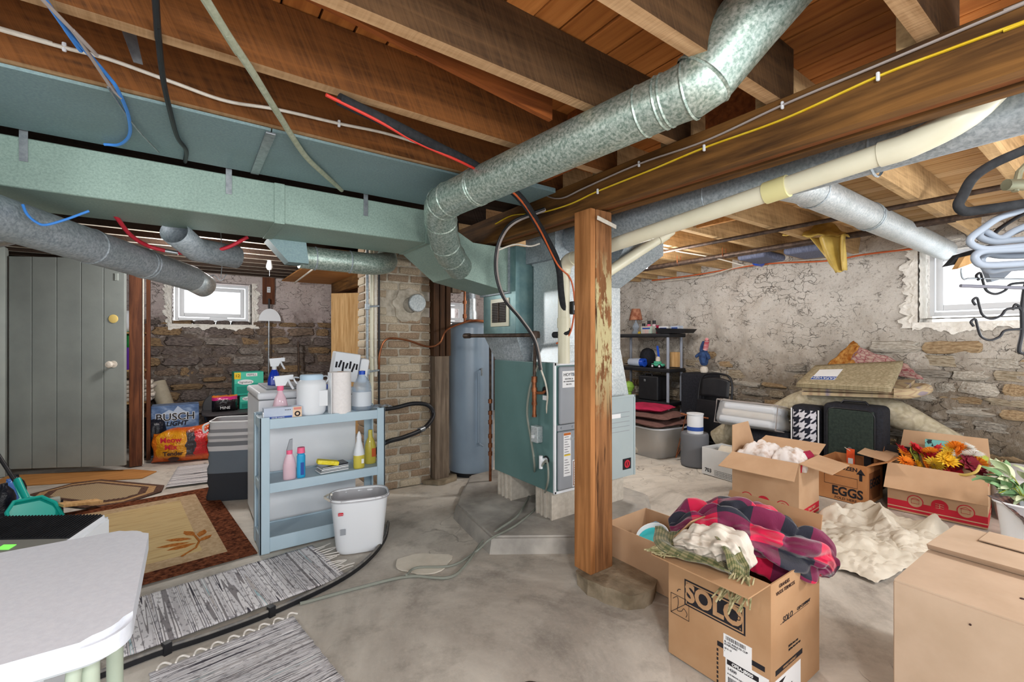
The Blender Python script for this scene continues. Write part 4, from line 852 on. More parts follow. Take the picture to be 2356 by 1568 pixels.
cable('grey_wire', [on_z(248, 200, 2.15), on_z(310, 290, 2.15), on_z(365, 350, 2.15)], .0035, 'steel', 'fine grey wire slanting down to the trunk top')
b = MB(); q0, q1 = on_y(290, 52, 1.9), on_y(318, 145, 1.9); b.hexa([q0 + Vector((-.02, 0, 0)), q0 + Vector((.02, 0, 0)), q0 + Vector((.02, .004, 0)), q0 + Vector((-.02, .004, 0))], [q1 + Vector((-.012, 0, 0)), q1 + Vector((.012, 0, 0)), q1 + Vector((.012, .004, 0)), q1 + Vector((-.012, .004, 0))])
single('hanger_strap', b, 'steel', 'loose bent metal strap hanging between the joists at upper left', 'strap')
cable('red_wire', [on_y(110, 5, 1.72), on_y(290, 68, 1.8), on_y(420, 105, 1.9), on_y(520, 130, 2.0)], .006, mat('dusty_red_cable', '#8a4a38', rough=.6), 'dusty red cable behind the strap between the left joists')
rh = thing('red_hose', 'red air hose with a steel coupling sagging under the trunk', 'hose', tuple(on_y(390, 578, 3.3)))
b = MB().tube(spline([on_y(265, 495, 3.05), on_y(300, 540, 3.2), on_y(340, 565, 3.3), on_y(382, 577, 3.3)], 6), .011, 10); obj('hose_run', b, 'red_hose', rh, W=True)
b = MB().tube(spline([on_y(408, 581, 3.3), on_y(460, 582, 3.3), on_y(520, 570, 3.3), on_y(570, 545, 3.3)], 6), .011, 10); obj('hose_run', b, 'red_hose', rh, W=True)
b = MB().tube([on_y(380, 577, 3.3), on_y(410, 582, 3.3)], .012, 10); obj('coupling', b, 'steel', rh, W=True)
# clear condensate hoses to the floor drain
cable('drain_hose', [on_x(1238, 840, 1.93), on_x(1220, 890, 1.92), on_x(1213, 950, 1.92), on_x(1222, 1010, 1.93), on_x(1230, 1075, 1.93), on_z(1225, 1120, .12), on_z(1195, 1180, .11), on_z(1150, 1215, .11), on_z(1110, 1245, .03), on_z(1070, 1300, .012), on_z(1030, 1328, .01), on_z(940, 1325, .01), on_z(830, 1350, .01), on_z(690, 1388, .01)], .008, 'hose_clear', 'clear drain hose running from the furnace flank across the floor', 'hose')
cable('drain_hose', [(FX0 - .05, 2.36, .46), on_x(1258, 1060, 1.92), on_x(1260, 1110, 1.92), on_z(1240, 1160, .12), on_z(1190, 1205, .108), on_z(1130, 1238, .1), on_z(1095, 1268, .02), on_z(1040, 1300, .012), on_z(960, 1305, .012), on_z(935, 1322, .03)], .007, 'hose_clear', 'thinner clear drain hose from the white elbow to the floor', 'hose')
# pipes along the right ceiling
def ypipe(name, x, z, ya, yb, r, m, label): return single(name, MB().tube([(x, ya, z), (x, yb, z - .02)], r, 12), m, label, 'pipe')
ypipe('metal_pipe', 3.66, 2.155, -1.2, 4.4, .016, 'iron', 'grey iron pipe hung under the right joists, nearer one')
ypipe('metal_pipe', 4.24, 2.14, -1.2, 5.2, .022, 'iron', 'thicker rusty iron pipe hung under the right joists near the wall')
ypipe('metal_pipe', 4.44, 2.15, .8, 4.6, .006, 'iron', 'thin dark rod under the right joists')
for y in (2.4, 2.9, 3.35):
    b = MB().tube([(4.21, y, 2.2), (4.212, y, 2.13), (4.24, y, 2.105), (4.27, y, 2.13), (4.272, y, 2.2)], .005, 6); single('pipe_hook', b, 'copper', 'rusty wire hook on the thick pipe, %s of three' % {2.4: 'nearest', 2.9: 'middle', 3.35: 'farthest'}[y], 'hook')
cable('red_cable', [on_x(1500, 645, 5.3), on_x(1600, 632, 5.3), on_x(1750, 608, 5.3), on_x(1900, 600, 5.3), on_x(1990, 585, 5.3), on_x(2100, 572, 5.3)], .008, 'orange_cable', 'orange red cable along the top of the right wall')
cable('white_cable', [on_x(1510, 648, 5.3), on_x(1620, 635, 5.3), on_x(1720, 610, 5.3), on_x(1950, 590, 5.35), on_x(2090, 568, 5.35), on_x(2210, 548, 5.35)], .007, 'white_cable', 'white cable along the top of the right wall')
cable('white_cable', [on_x(1500, 565, 3.8), on_x(1560, 578, 4.0), on_x(1640, 592, 4.3), on_x(1710, 610, 4.6)], .006, 'white_cable', 'thin white cable sagging beneath the right joists')
# conduits left of chimney
cd = thing('service_conduit', 'bundle of grey electrical conduits rising beside the chimney', 'conduit', (1.24, 3.82, 0))
for i, (px, r, m) in enumerate(((845, .012, 'galv_d'), (855, .016, 'pvc'), (864, .014, 'white_cable'), (872, .009, 'black'))):
    p = on_y(px, 800, 3.8); b = MB().tube([(p.x, 3.8, .2 if i != 2 else 1.0), (p.x, 3.8, 2.16)], r, 10); obj('conduit_pipe', b, m, cd, W=True)
p = on_y(862, 805, 3.76); b = MB().tube([(p.x - .03, 3.76, p.z + .1), (p.x - .03, 3.76, p.z - .05), (p.x - .01, 3.76, p.z - .07), (p.x + .01, 3.76, p.z - .05), (p.x + .01, 3.76, p.z + .1)], .004, 6); obj('wire_loop', b, 'white_cable', cd, W=True)
for pz in (855, 705):
    p = on_y(845, pz, 3.77); b = MB().obox(p, (.035, .03, .05), None, .006); b.tube([p, p + Vector((.1, 0, .01))], .008, 8); obj('pipe_fitting', b, 'galv_d', cd, W=True)
bh = [Vector((1.03, 3.85, .86)), on_y(866, 938, 3.7), on_y(905, 938, 3.7), on_y(950, 928, 3.66), on_y(985, 932, 3.64), on_y(997, 955, 3.62), on_y(975, 985, 3.5), on_y(930, 1005, 3.4), on_y(880, 1022, 3.3), Vector((1.1, 3.46, .35)), Vector((1.03, 3.5, .3))]
wd = thing('drain_hose', 'black washer drain hose looping in front of the chimney', 'hose', tuple(bh[5]))
b = MB().tube(spline(bh, 7), .018, 12); obj('hose_run', b, 'black', wd, W=True)
b = MB().tube([bh[6], bh[6].lerp(bh[7], .25)], .022, 12); obj('hose_clamp', b, 'steel', wd, W=True)
# ceiling odds at left
dpx = thing('drain_pipe', 'grey drain pipe with a black rubber coupling under the sagging duct at far left', 'pipe', tuple(on_y(30, 535, 4.2)))
b = MB().tube([on_y(-60, 562, 4.2), on_y(20, 545, 4.2), on_y(62, 530, 4.2)], .05, 16); obj('pipe_run', b, 'steel', dpx, W=True)
b = MB().tube(spline([on_y(5, 500, 4.2), on_y(22, 525, 4.2), on_y(48, 535, 4.2), on_y(66, 520, 4.2)], 4), .03, 12); obj('rubber_coupling', b, 'black', dpx, W=True)
lb = thing('ceiling_or_fill_bulb', 'bare bulb in a porcelain holder on the far left joists', 'lamp', tuple(on_y(620, 595, 5.6)))
b = MB().lathe([(0, 0), (.055, 0), (.05, -.02), (.03, -.03), (.026, -.08), (0, -.08)], (0, 0, .06), 18); obj('holder', b, 'white', lb)
b = MB().lathe([(0, 0), (.018, 0), (.032, -.05), (.034, -.075), (.022, -.1), (0, -.108)], (0, 0, -.02), 18); obj('glass_bulb', b, mat('bulb_glass', '#eceff0', rough=.2), lb)
b = MB().tube([(0, 0, -.12), (0, 0, -.19)], .002, 5); obj('pull_chain', b, 'steel', lb)
b = MB().tube([on_y(508, 535, 4.0), on_y(512, 600, 4.0), on_y(508, 640, 4.0)], .003, 6); b.tube(spline([on_y(470, 650, 4.0), on_y(490, 632, 4.0), on_y(508, 645, 4.0), on_y(522, 630, 4.0)], 5), .003, 6); single('wire_hanger', b, 'steel', 'thin bent wire hook dangling below the left joists', 'hook')
b = MB().tube([on_z(748, 598, 2.14), on_z(678, 650, 2.12)], .011, 10); single('white_rod', b, 'white_cable', 'slanting pale wooden rod under the far ceiling beside the red plywood', 'rod')
# ================================================================== LEFT SIDE
def rug(name, label, m, loc, rz, L, Wd, t=.009, wav=.003, edge=.006, seed=1, group=None):
    o = thing(name, label, 'rug', loc, rz, group)
    def fn(u, v):
        x = (u - .5) * L + edge * noise.noise((v * 14, seed, u * 2)); y = (v - .5) * Wd + edge * noise.noise((u * 22, seed, 3))
        return (x, y, t + wav * noise.noise((x * 9, y * 9, seed)))
    b = MB().grid(60, 24, fn); obj('weave', b, m, o, solid=.006); return o
def fringe(o, xs, y0, n, L, seed, end=True, m='rope', axis='x'):
    b = MB(); r = random.Random(seed)
    for i in range(n):
        t = (i + .5) / n; a = y0 * (2 * t - 1)
        dx = L * r.uniform(.5, 1.1); dy = r.uniform(-.03, .03); s = 1 if xs > 0 else -1
        b.tube(spline([(xs - s * .01, a, .012), (xs + s * dx * .5, a + dy * .3 + r.uniform(-.01, .01), .012), (xs + s * dx, a + dy, .009)], 3), .0028, 5)
    return obj('fringe', b, m, o)
o = rug('rag_rug', 'grey and white striped rag rug in front of the blue grey shelf', 'rag1', (.205, 2.74, .006), math.radians(8), .95, .51, seed=2)
fringe(o, .462, .2, 14, .1, 5); fringe(o, -.462, .22, 16, .09, 6)
o = rug('rag_rug', 'finely striped grey rag rug at the bottom edge, nearest the viewer', 'rag2', (.2, 1.885, .002), math.radians(-81.5), .82, .53, seed=7)
b = MB()
r = random.Random(3)
for i in range(9):
    y = -.24 + i * .06; b.tube(spline([(-.405, y, .014), (-.43, y + .012, .016), (-.435, y + .03, .014), (-.41, y + .045, .014)], 4), .004, 6)
obj('fringe', b, 'rope', o)
o = rug('striped_mat', 'small black and white striped mat before the dark tub', 'rag3', (.16, 5.38, .004), math.radians(84), .74, .56, seed=11)
rg_ = thing('area_rug', 'large tan area rug with brown border and leaf motif', 'rug', (-.36, 3.93, .0), math.radians(6))
def sheet(hw, hh, z, t, m, nm, cx=0, cy=0):
    b = MB(); b.box(cx - hw, cx + hw, cy - hh, cy + hh, z, z + t, .002, 1); return obj(nm, b, m, rg_)
sheet(.625, .84, .004, .006, 'rug_brown', 'border_band'); sheet(.49, .70, .009, .003, 'rug_tan', 'inner_band'); sheet(.375, .585, .011, .0025, 'rug_field', 'field')
def leaf(cx, cy, L, wd, ang, nm='leaf_motif'):
    pts = []
    for i in range(13):
        t = i / 12; pts.append((L * t, wd * math.sin(PI * t) * .5 * (1 + .12 * math.sin(t * 20))))
    for i in range(11, 0, -1):
        t = i / 12; pts.append((L * t, -wd * math.sin(PI * t) * .5))
    ca, sa = math.cos(ang), math.sin(ang)
    return [(cx + x * ca - y * sa, cy + x * sa + y * ca) for x, y in pts]
lx, ly = .33, -.40
for dx, dy, L, wd, an in ((0, .0, .17, .05, 2.9), (.02, .05, .16, .05, 2.55), (.04, .1, .14, .05, 1.9), (.06, .06, .12, .05, 1.2), (.03, -.04, .15, .06, 3.2), (.05, -.02, .1, .045, .7)):
    b = MB().poly(leaf(lx + dx, ly + dy, L, wd, an), .0128, .0016); obj('leaf_motif', b, 'rug_leaf', rg_)
b = MB().tube([(lx - .06, ly - .2, .013), (lx + .02, ly - .12, .013), (lx + .05, ly - .02, .013), (lx + .04, ly + .1, .013)], .007, 6); obj('stem_motif', b, 'rug_leaf', rg_)
for dx, dy, L, wd, an in ((-.42, .22, .1, .04, .2), (-.42, .3, .1, .04, -.2)):
    b = MB().poly(leaf(lx + dx, ly + dy, L, wd, an), .0128, .0016); obj('leaf_motif', b, 'rug_leaf', rg_)
dm = thing('door_mat', 'brown ribbed doormat with cut corners before the plank door', 'mat', (-.63, 5.22, .002), math.radians(-49))
def cut(hx, hy, c): return [(-hx + c, -hy), (hx - c, -hy), (hx, -hy + c), (hx, hy - c), (hx - c, hy), (-hx + c, hy), (-hx, hy - c), (-hx, -hy + c)]
for hx, hy, z, m, nm in ((.5, .29, 0, 'mat_dark', 'outer_band'), (.46, .25, .006, 'mat_tan', 'tan_band'), (.42, .215, .008, 'mat_dark', 'inner_band'), (.38, .18, .010, 'mat_rib', 'ribbed_field')):
    b = MB().poly(cut(hx, hy, .13), z, .007 if z == 0 else .0025); obj(nm, b, m, dm)
b = MB().poly([(-1.5, 6.0), (-.35, 5.55), (-.25, 5.75), (-.45, 5.98), (-1.4, 6.4)], -.004, .008); obj('tan_floor_patch', b, 'plywood', floor)  # thin added patch giving the floor a tan tone before the door
es = thing('edging_strip', 'long black plastic edging strip curving along the rag rug', 'edging', (.2, 2.4, 0))
ep = [on_z(120, 1590, .02), on_z(260, 1535, .02), on_z(365, 1495, .02), on_z(480, 1458, .02), on_z(590, 1418, .02), on_z(690, 1375, .02), on_z(790, 1325, .02), on_z(850, 1280, .02), on_z(885, 1235, .02), on_z(893, 1200, .02)]
P_ = spline(ep, 6); b = MB()
for a_, b_ in zip(P_, P_[1:]):
    t = (b_ - a_).normalized(); nrm = Vector((-t.y, t.x, 0)) * .009
    b.hexa([(a_ + nrm).to_2d().to_3d(), (a_ - nrm).to_2d().to_3d(), (b_ - nrm).to_2d().to_3d(), (b_ + nrm).to_2d().to_3d()], [(a_ + nrm) * 1, (a_ - nrm) * 1, (b_ - nrm) * 1, (b_ + nrm) * 1])
b2 = MB().tube([p + Vector((0, 0, .004)) for p in P_], .0075, 8)
obj('strip_web', b, 'black', es, W=True); obj('top_bead', b2, mat('worn_black_rubber', '#5a5a5c', '#85817a', rough=.6, scale=20), es, W=True)
for i in (13, 26):
    p = P_[i]; b = MB().obox(p + Vector((0, 0, -.002)), (.03, .03, .05), Euler((0, 0, .4)), .003); obj('joint_clip', b, 'black', es, W=True)
# --- folding table
tb = thing('folding_table', 'white plastic folding table at the lower left corner', 'table', (-.78, 1.43, .012))
def rrect(hx, hy, r, n=6):
    out = []
    for cx, cy, a0 in ((hx - r, hy - r, 0), (-hx + r, hy - r, PI / 2), (-hx + r, -hy + r, PI), (hx - r, -hy + r, 1.5 * PI)):
        for i in range(n + 1): out.append((cx + r * math.cos(a0 + PI / 2 * i / n), cy + r * math.sin(a0 + PI / 2 * i / n)))
    return out
b = MB(); b.poly(rrect(.69, .3, .07), .695, .045); bmesh.ops.bevel(b.bm, geom=[e for e in b.bm.edges if all(v.co.z > .72 for v in e.verts)], offset=.012, segments=3, affect='EDGES'); obj('tabletop', b, 'table', tb)
b = MB(); b.poly(rrect(.675, .285, .06), .684, .012); obj('rim', b, mat('grey_rim', '#b4babd', rough=.5), tb)
for y in (-.21, .2):
    b = MB().tube([(.62, y, .69), (.62, y, .0)], .018, 14); lg = obj('leg', b, 'leg', tb); b = MB().lathe([(0, 0), (.022, 0), (.022, .03), (0, .03)], (.62, y, -.012), 14); obj('foot_cap', b, 'black', lg)
b = MB().tube([(.62, -.21, .12), (.62, .2, .12)], .011, 10); obj('crossbar', b, 'leg', tb)
b = MB().tube([(.52, -.22, .69), (.52, -.23, .42)], .017, 12); obj('brace', b, 'leg', tb)
b = MB().tube([(.605, -.235, .68), (.585, -.24, .40)], .012, 10); obj('brace', b, 'leg', tb)
for y in (-.19, .2):
    b = MB().tube([(-.5, y, .69), (-.5, y, .0)], .017, 14); obj('leg', b, 'leg', tb)
# --- air purifier
ap = thing('air_purifier', 'white air purifier with dark top grille standing behind the table', 'purifier', (-.515, 2.50, 0), math.radians(-33))
w2, d2, hh = .21, .155, .585
b = MB(); b.hexa([(-w2, -d2, .02), (w2, -d2, .02), (w2, d2, .02), (-w2, d2, .02)], [(-w2, -d2, hh - .06), (w2, -d2, hh - .06), (w2, d2, hh), (-w2, d2, hh)])
bmesh.ops.bevel(b.bm, geom=b.bm.edges[:], offset=.018, segments=3, affect='EDGES'); obj('housing', b, 'white', ap)
sl_ = math.atan2(.06, .31)
def topc(y): return hh - .03 + y * math.tan(sl_)
b = MB().obox((0, .055, topc(.055) + .002), (.385, .155, .008), Euler((sl_, 0, 0)), .004); obj('top_grille', b, 'black', ap)
b = MB()
for i in range(30): b.obox((-.185 + i * .0127, .055, topc(.055) + .007), (.004, .15, .004), Euler((sl_, 0, 0)))
obj('grille_bar', b, 'black', ap)
b = MB().obox((0, -.075, topc(-.075) + .002), (.385, .1, .008), Euler((sl_, 0, 0)), .004); cpn = obj('control_panel', b, mat('grey_panel', '#84847f', rough=.3), ap)
b = MB().obox((.02, -.075, topc(-.075) + .0075), (.045, .028, .002), Euler((sl_, 0, 0))); k = NT('green_display'); k.col('#2a7a30'); k.b.inputs['Emission Color'].default_value = lin('#7de05a'); k.b.inputs['Emission Strength'].default_value = .8; obj('display', b, k.fin(.3), cpn)
b = MB()
for r_ in range(10):
    for c_ in range(9):
        x = -.165 + c_ * .041 + (.0205 if r_ % 2 else 0); z = .12 + r_ * .0355
        if x < .175:
            b.lathe([(.0225, 0), (.0225, .004), (.0185, .004), (.0185, 0)], (x, -d2 - .004, z), 6, Euler((PI / 2, 0, 0)))
obj('honeycomb_guard', b, 'white', ap, smooth=0)
b = MB().box(-.19, .19, -d2 - .002, -d2 + .002, .09, .47); obj('filter_back', b, 'black', ap)
b = MB().box(-.1, -.06, -d2 - .004, -d2, .505, .518); obj('badge', b, 'steel', ap)
b = MB().lathe([(0, 0), (.012, 0), (.01, .006), (0, .006)], (w2, -.04, .5), 14, Euler((0, PI / 2, 0))); obj('side_button', b, 'steel', ap)
# --- dustpan, brush, broom, blue pack
dpn = thing('dustpan', 'turquoise plastic dustpan propped beside the air purifier', 'dustpan', (-.86, 4.55, .02), 0, None, (.85, .1, .75))
pts = [(-.15, 0), (.15, 0), (.14, .12), (.08, .19), (.03, .22), (.022, .36), (-.022, .36), (-.03, .22), (-.08, .19), (-.14, .12)]
b = MB().poly(pts, 0, .006); bmesh.ops.recalc_face_normals(b.bm, faces=b.bm.faces[:]); M['turq'] = mat('turquoise_plastic', '#17a59a', rough=.35); obj('pan', b, 'turq', dpn)
b = MB(); b.tube([(.15, .0, .012), (.14, .12, .016), (.08, .19, .018), (-.08, .19, .018), (-.14, .12, .016), (-.15, 0, .012)], .012, 8); b.tube([(0, .2, .01), (0, .37, .014)], [.018, .02], 10); obj('handle_rim', b, 'turq', dpn)
bb = thing('broom', 'broom with black pole and black bristles leaning by the door mat', 'broom', (-.95, 5.0, 0))
p0, p1 = on_z(68, 1158, .12), at(-60, 960, 3.3)
b = MB().tube([p0, p1], .013, 12); obj('pole', b, 'black', bb, W=True)
b = MB().obox(p0 + Vector((.03, 0, -.01)), (.26, .05, .05), Euler((0, 0, .2)), .01); obj('broom_head', b, 'grey_slat2', bb, W=True)
b = MB()
for i in range(40): 
    x = p0.x - .1 + .26 * (i % 20) / 19; y = p0.y + (-.015 if i < 20 else .015) + .05 * (i % 20) / 19; b.tube([(x, y, .1), (x + rnd.uniform(-.012, .012), y - .01, .003)], .006, 4)
obj('bristles', b, 'black_soft', bb, W=True)
b = MB().obox((0, 0, .03), (.24, .1, .02), Euler((0, .18, .0)), .003); single('wood_block', b, 'wood_tan', 'small tan wood board lying behind the dustpan', 'board', (-.66, 4.72, .04), .5)
bp = thing('bottle_pack', 'blue film wrapped pack heaped beside the dustpan at the left edge', 'pack', (-1.22, 5.0, 0))
M['bluefilm'] = mat('blue_film', '#2458b8', '#6a9ae0', rough=.15, scale=6, bump=.7, bd=.04, spec=.6)
for i in range(3):
    for j in range(3):
        b = MB().lathe([(0, 0), (.06, .0), (.065, .03), (.062, .16), (.05, .2), (.02, .24), (.02, .26), (0, .26)], (-.14 + i * .135, -.14 + j * .135, .0), 12); obj('bottle', b, 'bluefilm' if (i + j) % 2 else 'navy', bp)
# --- blue grey plastic shelf
SX0, SX1, SY0, SY1 = .355, 1.135, 3.13, 3.43
su = thing('plastic_shelf', 'low blue grey plastic shelf unit with three shelves', 'shelf', ((SX0 + SX1) / 2, (SY0 + SY1) / 2, 0))
for zt, th in ((.095, .09), (.425, .06), (.82, .062)):
    b = MB(); b.box(SX0 + .01, SX1 - .01, SY0 + .02, SY1 - .01, zt - .022, zt - .008); b.box(SX0 + .03, SX1 - .03, SY0 + .004, SY0 + .022, zt - th, zt, .004); b.box(SX0 + .03, SX1 - .03, SY1 - .022, SY1 - .004, zt - th, zt, .004); b.box(SX0 + .004, SX0 + .022, SY0 + .03, SY1 - .03, zt - th, zt, .004); b.box(SX1 - .022, SX1 - .004, SY0 + .03, SY1 - .03, zt - th, zt, .004); obj('shelf_board', b, 'shelf', su, W=True)
for xx, sx in ((SX0, 1), (SX1, -1)):
    for yy, sy in ((SY0, 1), (SY1, -1)):
        b = MB(); b.box(xx, xx + sx * .056, yy, yy + sy * .012, 0, .832, .003); b.box(xx, xx + sx * .012, yy, yy + sy * .05, 0, .832, .003); obj('corner_post', b, 'shelf', su, W=True)
b = MB().box(SX0 + .02, SX0 + .05, SY0 + .02, SY0 + .06, .82, .86, .008); obj('peg_cap', b, 'white', su, W=True)
# --- washer behind it
wa = thing('washing_machine', 'white top loading washing machine seen from behind past the shelf', 'washer', (.72, 3.79, 0))
b = MB(); b.box(.385, 1.03, 3.46, 4.12, .02, .90, .012); obj('cabinet', b, 'white2', wa, W=True)
b = MB(); b.box(.38, 1.035, 3.455, 4.125, .903, .955, .018, 3); obj('top_deck', b, 'white2', wa, W=True)
b = MB(); b.box(.45, .97, 3.6, 4.08, .955, .97, .012); obj('lid', b, 'grey_enamel', wa, W=True)
b = MB(); 
for xx in (.43, .98):
    for yy in (3.5, 4.08): b.lathe([(0, 0), (.02, 0), (.02, .022), (0, .022)], (xx, yy, 0), 10)
obj('foot', b, 'black', wa, W=True)
# --- things on the top shelf and the washer
def bottle(name, label, loc, prof, m, capprof=None, capm=None, sy=1.0, rz=0, seg=20, group=None, extra=None):
    o = thing(name, label, 'bottle', loc, rz, group)
    obj('bottle_body', MB().lathe(prof, (0, 0, 0), seg, None, 1, sy), m, o)
    if capprof: obj('cap', MB().lathe(capprof, (0, 0, 0), seg), capm, o)
    return o
def trigger(o, z, m='white', flip=1, s=1.0, m2=None):
    b = MB(); b.hexa([(-.022 * s, -.012, z), (.022 * s, -.012, z), (.022 * s, .012, z), (-.022 * s, .012, z)], [(-.03 * s, -.012, z + .05 * s), (.05 * s, -.012, z + .055 * s), (.05 * s, .012, z + .055 * s), (-.03 * s, .012, z + .05 * s)])
    b.box(.04 * s, .062 * s, -.01, .01, z + .03 * s, z + .056 * s, .003); h = obj('spray_head', b, m, o)
    b = MB().tube([(.035 * s, 0, z + .035 * s), (.048 * s, 0, z + .005 * s), (.062 * s, 0, z - .02 * s)], .006 * s, 8); obj('trigger', b, m, h)
ZT = .813
def sx_(px, y): return on_y(px, 960, y).x
bx = thing('sheet_box', 'pale blue dryer sheet box lying at the left end of the top shelf', 'box', (sx_(650, 3.18), 3.185, ZT), 0)
M['paleblue'] = mat('pale_blue_card', '#b4c0d4', '#c3cddc', rough=.6, scale=8)
b = MB().box(-.108, .108, -.035, .035, 0, .072, .002); obj('carton', b, 'paleblue', bx)
b = MB().box(-.106, .05, -.0362, -.035, .003, .018); obj('blue_band', b, 'ink_blue', bx); b = MB().box(.055, .107, -.0362, -.035, .003, .07); l_ = obj('printed_panel', b, mat('peach_print', '#e3c6a8', rough=.7), bx)
b = MB().box(.06, .102, -.0368, -.0362, .052, .066); obj('red_panel', b, mat('coral_print', '#d98a80', rough=.7), l_); b = MB().lathe([(.009, 0), (.017, 0), (.017, .0008), (.009, .0008)], (.081, -.0364, .026), 16, Euler((PI / 2, 0, 0))); obj('round_mark', b, 'ink', l_)
write(bx, "DRYER SHEETS", .011, (-.03, -.0366, .0105), FY, 'paper'); b = MB()
for i in range(4): b.lathe([(0, 0), (.003, 0), (.003, .0006), (0, .0006)], (.012 + i * .009, -.0355, .055), 8, Euler((PI / 2, 0, 0)))
obj('printed_dots', b, 'ink', bx)
o = bottle('spray_bottle', 'pink capped clear spray bottle behind the dryer sheet box', (sx_(645, 3.3), 3.3, ZT), [(0, 0), (.042, 0), (.044, .01), (.044, .07), (.035, .11), (.016, .15), (.014, .17), (0, .17)], 'pinkfilm', [(0, .165), (.02, .165), (.02, .195), (0, .195)], 'pink', .7); trigger(o, .195, 'white', 1, 1.25)
o = thing('storage_jar', 'white plastic jar with pale blue lid and handle on the top shelf', 'jar', (sx_(717, 3.22), 3.22, ZT))
b = MB().lathe([(0, 0), (.07, 0), (.084, .02), (.09, .06), (.092, .19), (.088, .215), (.07, .232), (.068, .235), (0, .235)], (0, 0, 0), 32, None, 1, .85); obj('jar_body', b, 'white', o)
b = MB().lathe([(0, .233), (.07, .233), (.072, .24), (.072, .258), (.066, .266), (0, .266)], (0, 0, 0), 32, None, 1, .85); obj('lid', b, mat('pale_blue_lid', '#b9d2e6', rough=.4), o)
for s_ in (-1, 1): b = MB().tube(spline([(s_ * .09, 0, .21), (s_ * .105, 0, .235), (s_ * .1, .03, .25), (s_ * .07, .05, .245)], 4), .005, 6); obj('handle', b, 'white', o)
b = MB().box(.03, .085, -.074, -.066, .06, .165, .02, 3); obj('side_grip', b, 'white2', o)
o = thing('paper_towel_roll', 'white paper towel roll standing on the top shelf', 'roll', (sx_(783, 3.2), 3.2, ZT), 0)
b = MB().lathe([(.02, 0), (.068, 0), (.07, .003), (.07, .275), (.068, .278), (.02, .278)], (0, 0, 0), 36); obj('paper', b, mat('towel_paper', '#e2dedd', '#e9e5e4', rough=.95, scale=60, bump=.2), o)
b = MB().lathe([(.018, 0), (.021, 0), (.021, .279), (.018, .279)], (0, 0, 0), 20); obj('core', b, 'card', o)
b = MB(); b.box(-.074, -.071, -.06, .03, .002, .276); obj('loose_sheet', b, 'paper', o)
o = thing('bleach_bottle', 'clear ribbed jug with blue cap at the right end of the top shelf', 'bottle', (sx_(833, 3.25), 3.25, ZT))
pr = [(0, 0), (.06, 0), (.066, .01)] + [(.066 - .002 * (i % 2), .02 + i * .012) for i in range(10)] + [(.066, .15), (.058, .185), (.038, .22), (.02, .245), (.018, .255), (0, .255)]
b = MB().lathe(pr, (0, 0, 0), 28); obj('jug_body', b, 'bottle_clear', o); b = MB().lathe([(0, .25), (.022, .25), (.022, .275), (0, .277)], (0, 0, 0), 20); obj('cap', b, 'blue', o)
b = MB().lathe([(.0605, .03), (.0668, .03), (.0668, .13), (.0605, .13)], (0, 0, 0), 28); obj('label_band', b, mat('pale_label', '#cfd6de', rough=.5), o)
b = MB().grid(16, 14, lambda u, v: ((u - .5) * .17, (v - .5) * .12, .012 + .02 * abs(noise.noise((u * 5, v * 5, 2))) + .006), 0); single('film_bag', b, 'bottle_clear', 'crumpled clear plastic film lying beside the blue capped jug', 'bag', (sx_(868, 3.22), 3.2, ZT))
ZW = .956
o = bottle('spray_bottle', 'blue glass cleaner spray bottle standing on the washer', (on_y(632, 900, 3.8).x, 3.82, ZW + .014), [(0, 0), (.045, 0), (.045, .04), (.03, .09), (.015, .12), (0, .12)], 'bluebottle', [(0, .115), (.016, .115), (.016, .14), (0, .14)], 'white', .7); trigger(o, .14, 'white', 1, 1.15)
o = thing('tissue_pack', 'white carton with dark picture tilted on the washer corner', 'box', (on_y(800, 880, 3.62).x, 3.66, ZW + .0), 0, None, (0, .16, -.1))
b = MB().box(-.13, .06, -.08, .08, .03, .25, .012); obj('carton', b, 'white', o); b = MB().box(.065, .135, -.075, .08, .03, .225, .02); obj('side_sack', b, 'white2', o)
b = MB()
for i in range(7): b.obox((-.11 + i * .025, -.081, .15 + .01 * math.sin(i * 2.1)), (.014, .0015, .045 + .012 * (i % 3)), Euler((0, .2 * (i % 2), 0)), .004)
obj('printed_marks', b, 'ink', o)
o = bottle('soap_bottle', 'slim bottle with a dark blue cap behind the paper towel roll', (sx_(752, 3.4), 3.385, ZT), [(0, 0), (.03, 0), (.03, .12), (.015, .15), (0, .15)], 'paleblue', [(0, .15), (.016, .15), (.016, .18), (0, .18)], 'blue', .6)
# middle shelf
ZM = .418
o = bottle('spray_bottle', 'pink topped stain remover bottle at left on the middle shelf', (on_y(666, 1100, 3.2).x, 3.2, ZM), [(0, 0), (.036, 0), (.038, .01), (.038, .09), (.03, .13), (.016, .165), (0, .165)], 'pinkfilm', [(0, .16), (.018, .16), (.018, .185), (0, .185)], 'pink', .7)
b = MB().hexa([(-.016, -.01, .185), (.016, -.01, .185), (.016, .01, .185), (-.016, .01, .185)], [(.0, -.006, .25), (.018, -.006, .255), (.018, .006, .255), (.0, .006, .25)]); obj('nozzle', b, 'grey_enamel', o)
o = bottle('stain_stick', 'turquoise stain stick with pink cap on the middle shelf', (on_y(692, 1100, 3.2).x, 3.19, ZM), [(0, 0), (.024, 0), (.026, .01), (.026, .14), (.02, .15), (.026, .16), (0, .16)], mat('turquoise_bottle', '#2a9fd0', rough=.35), [(0, .16), (.024, .16), (.022, .195), (0, .195)], 'pink', .7)
b = MB().box(-.006, .014, -.0192, -.0178, .02, .10); obj('label_sticker', b, 'ink_blue', o)
o = thing('mop_pads', 'stack of grey mop pads in packaging on the middle shelf', 'pads', (on_y(762, 1095, 3.24).x, 3.24, ZM), .1)
for i in range(4): b = MB().box(-.09 + i * .005, .1, -.055, .055, .002 + i * .01, .011 + i * .01, .004); obj('pad', b, 'steel' if i % 2 else 'paper', o)
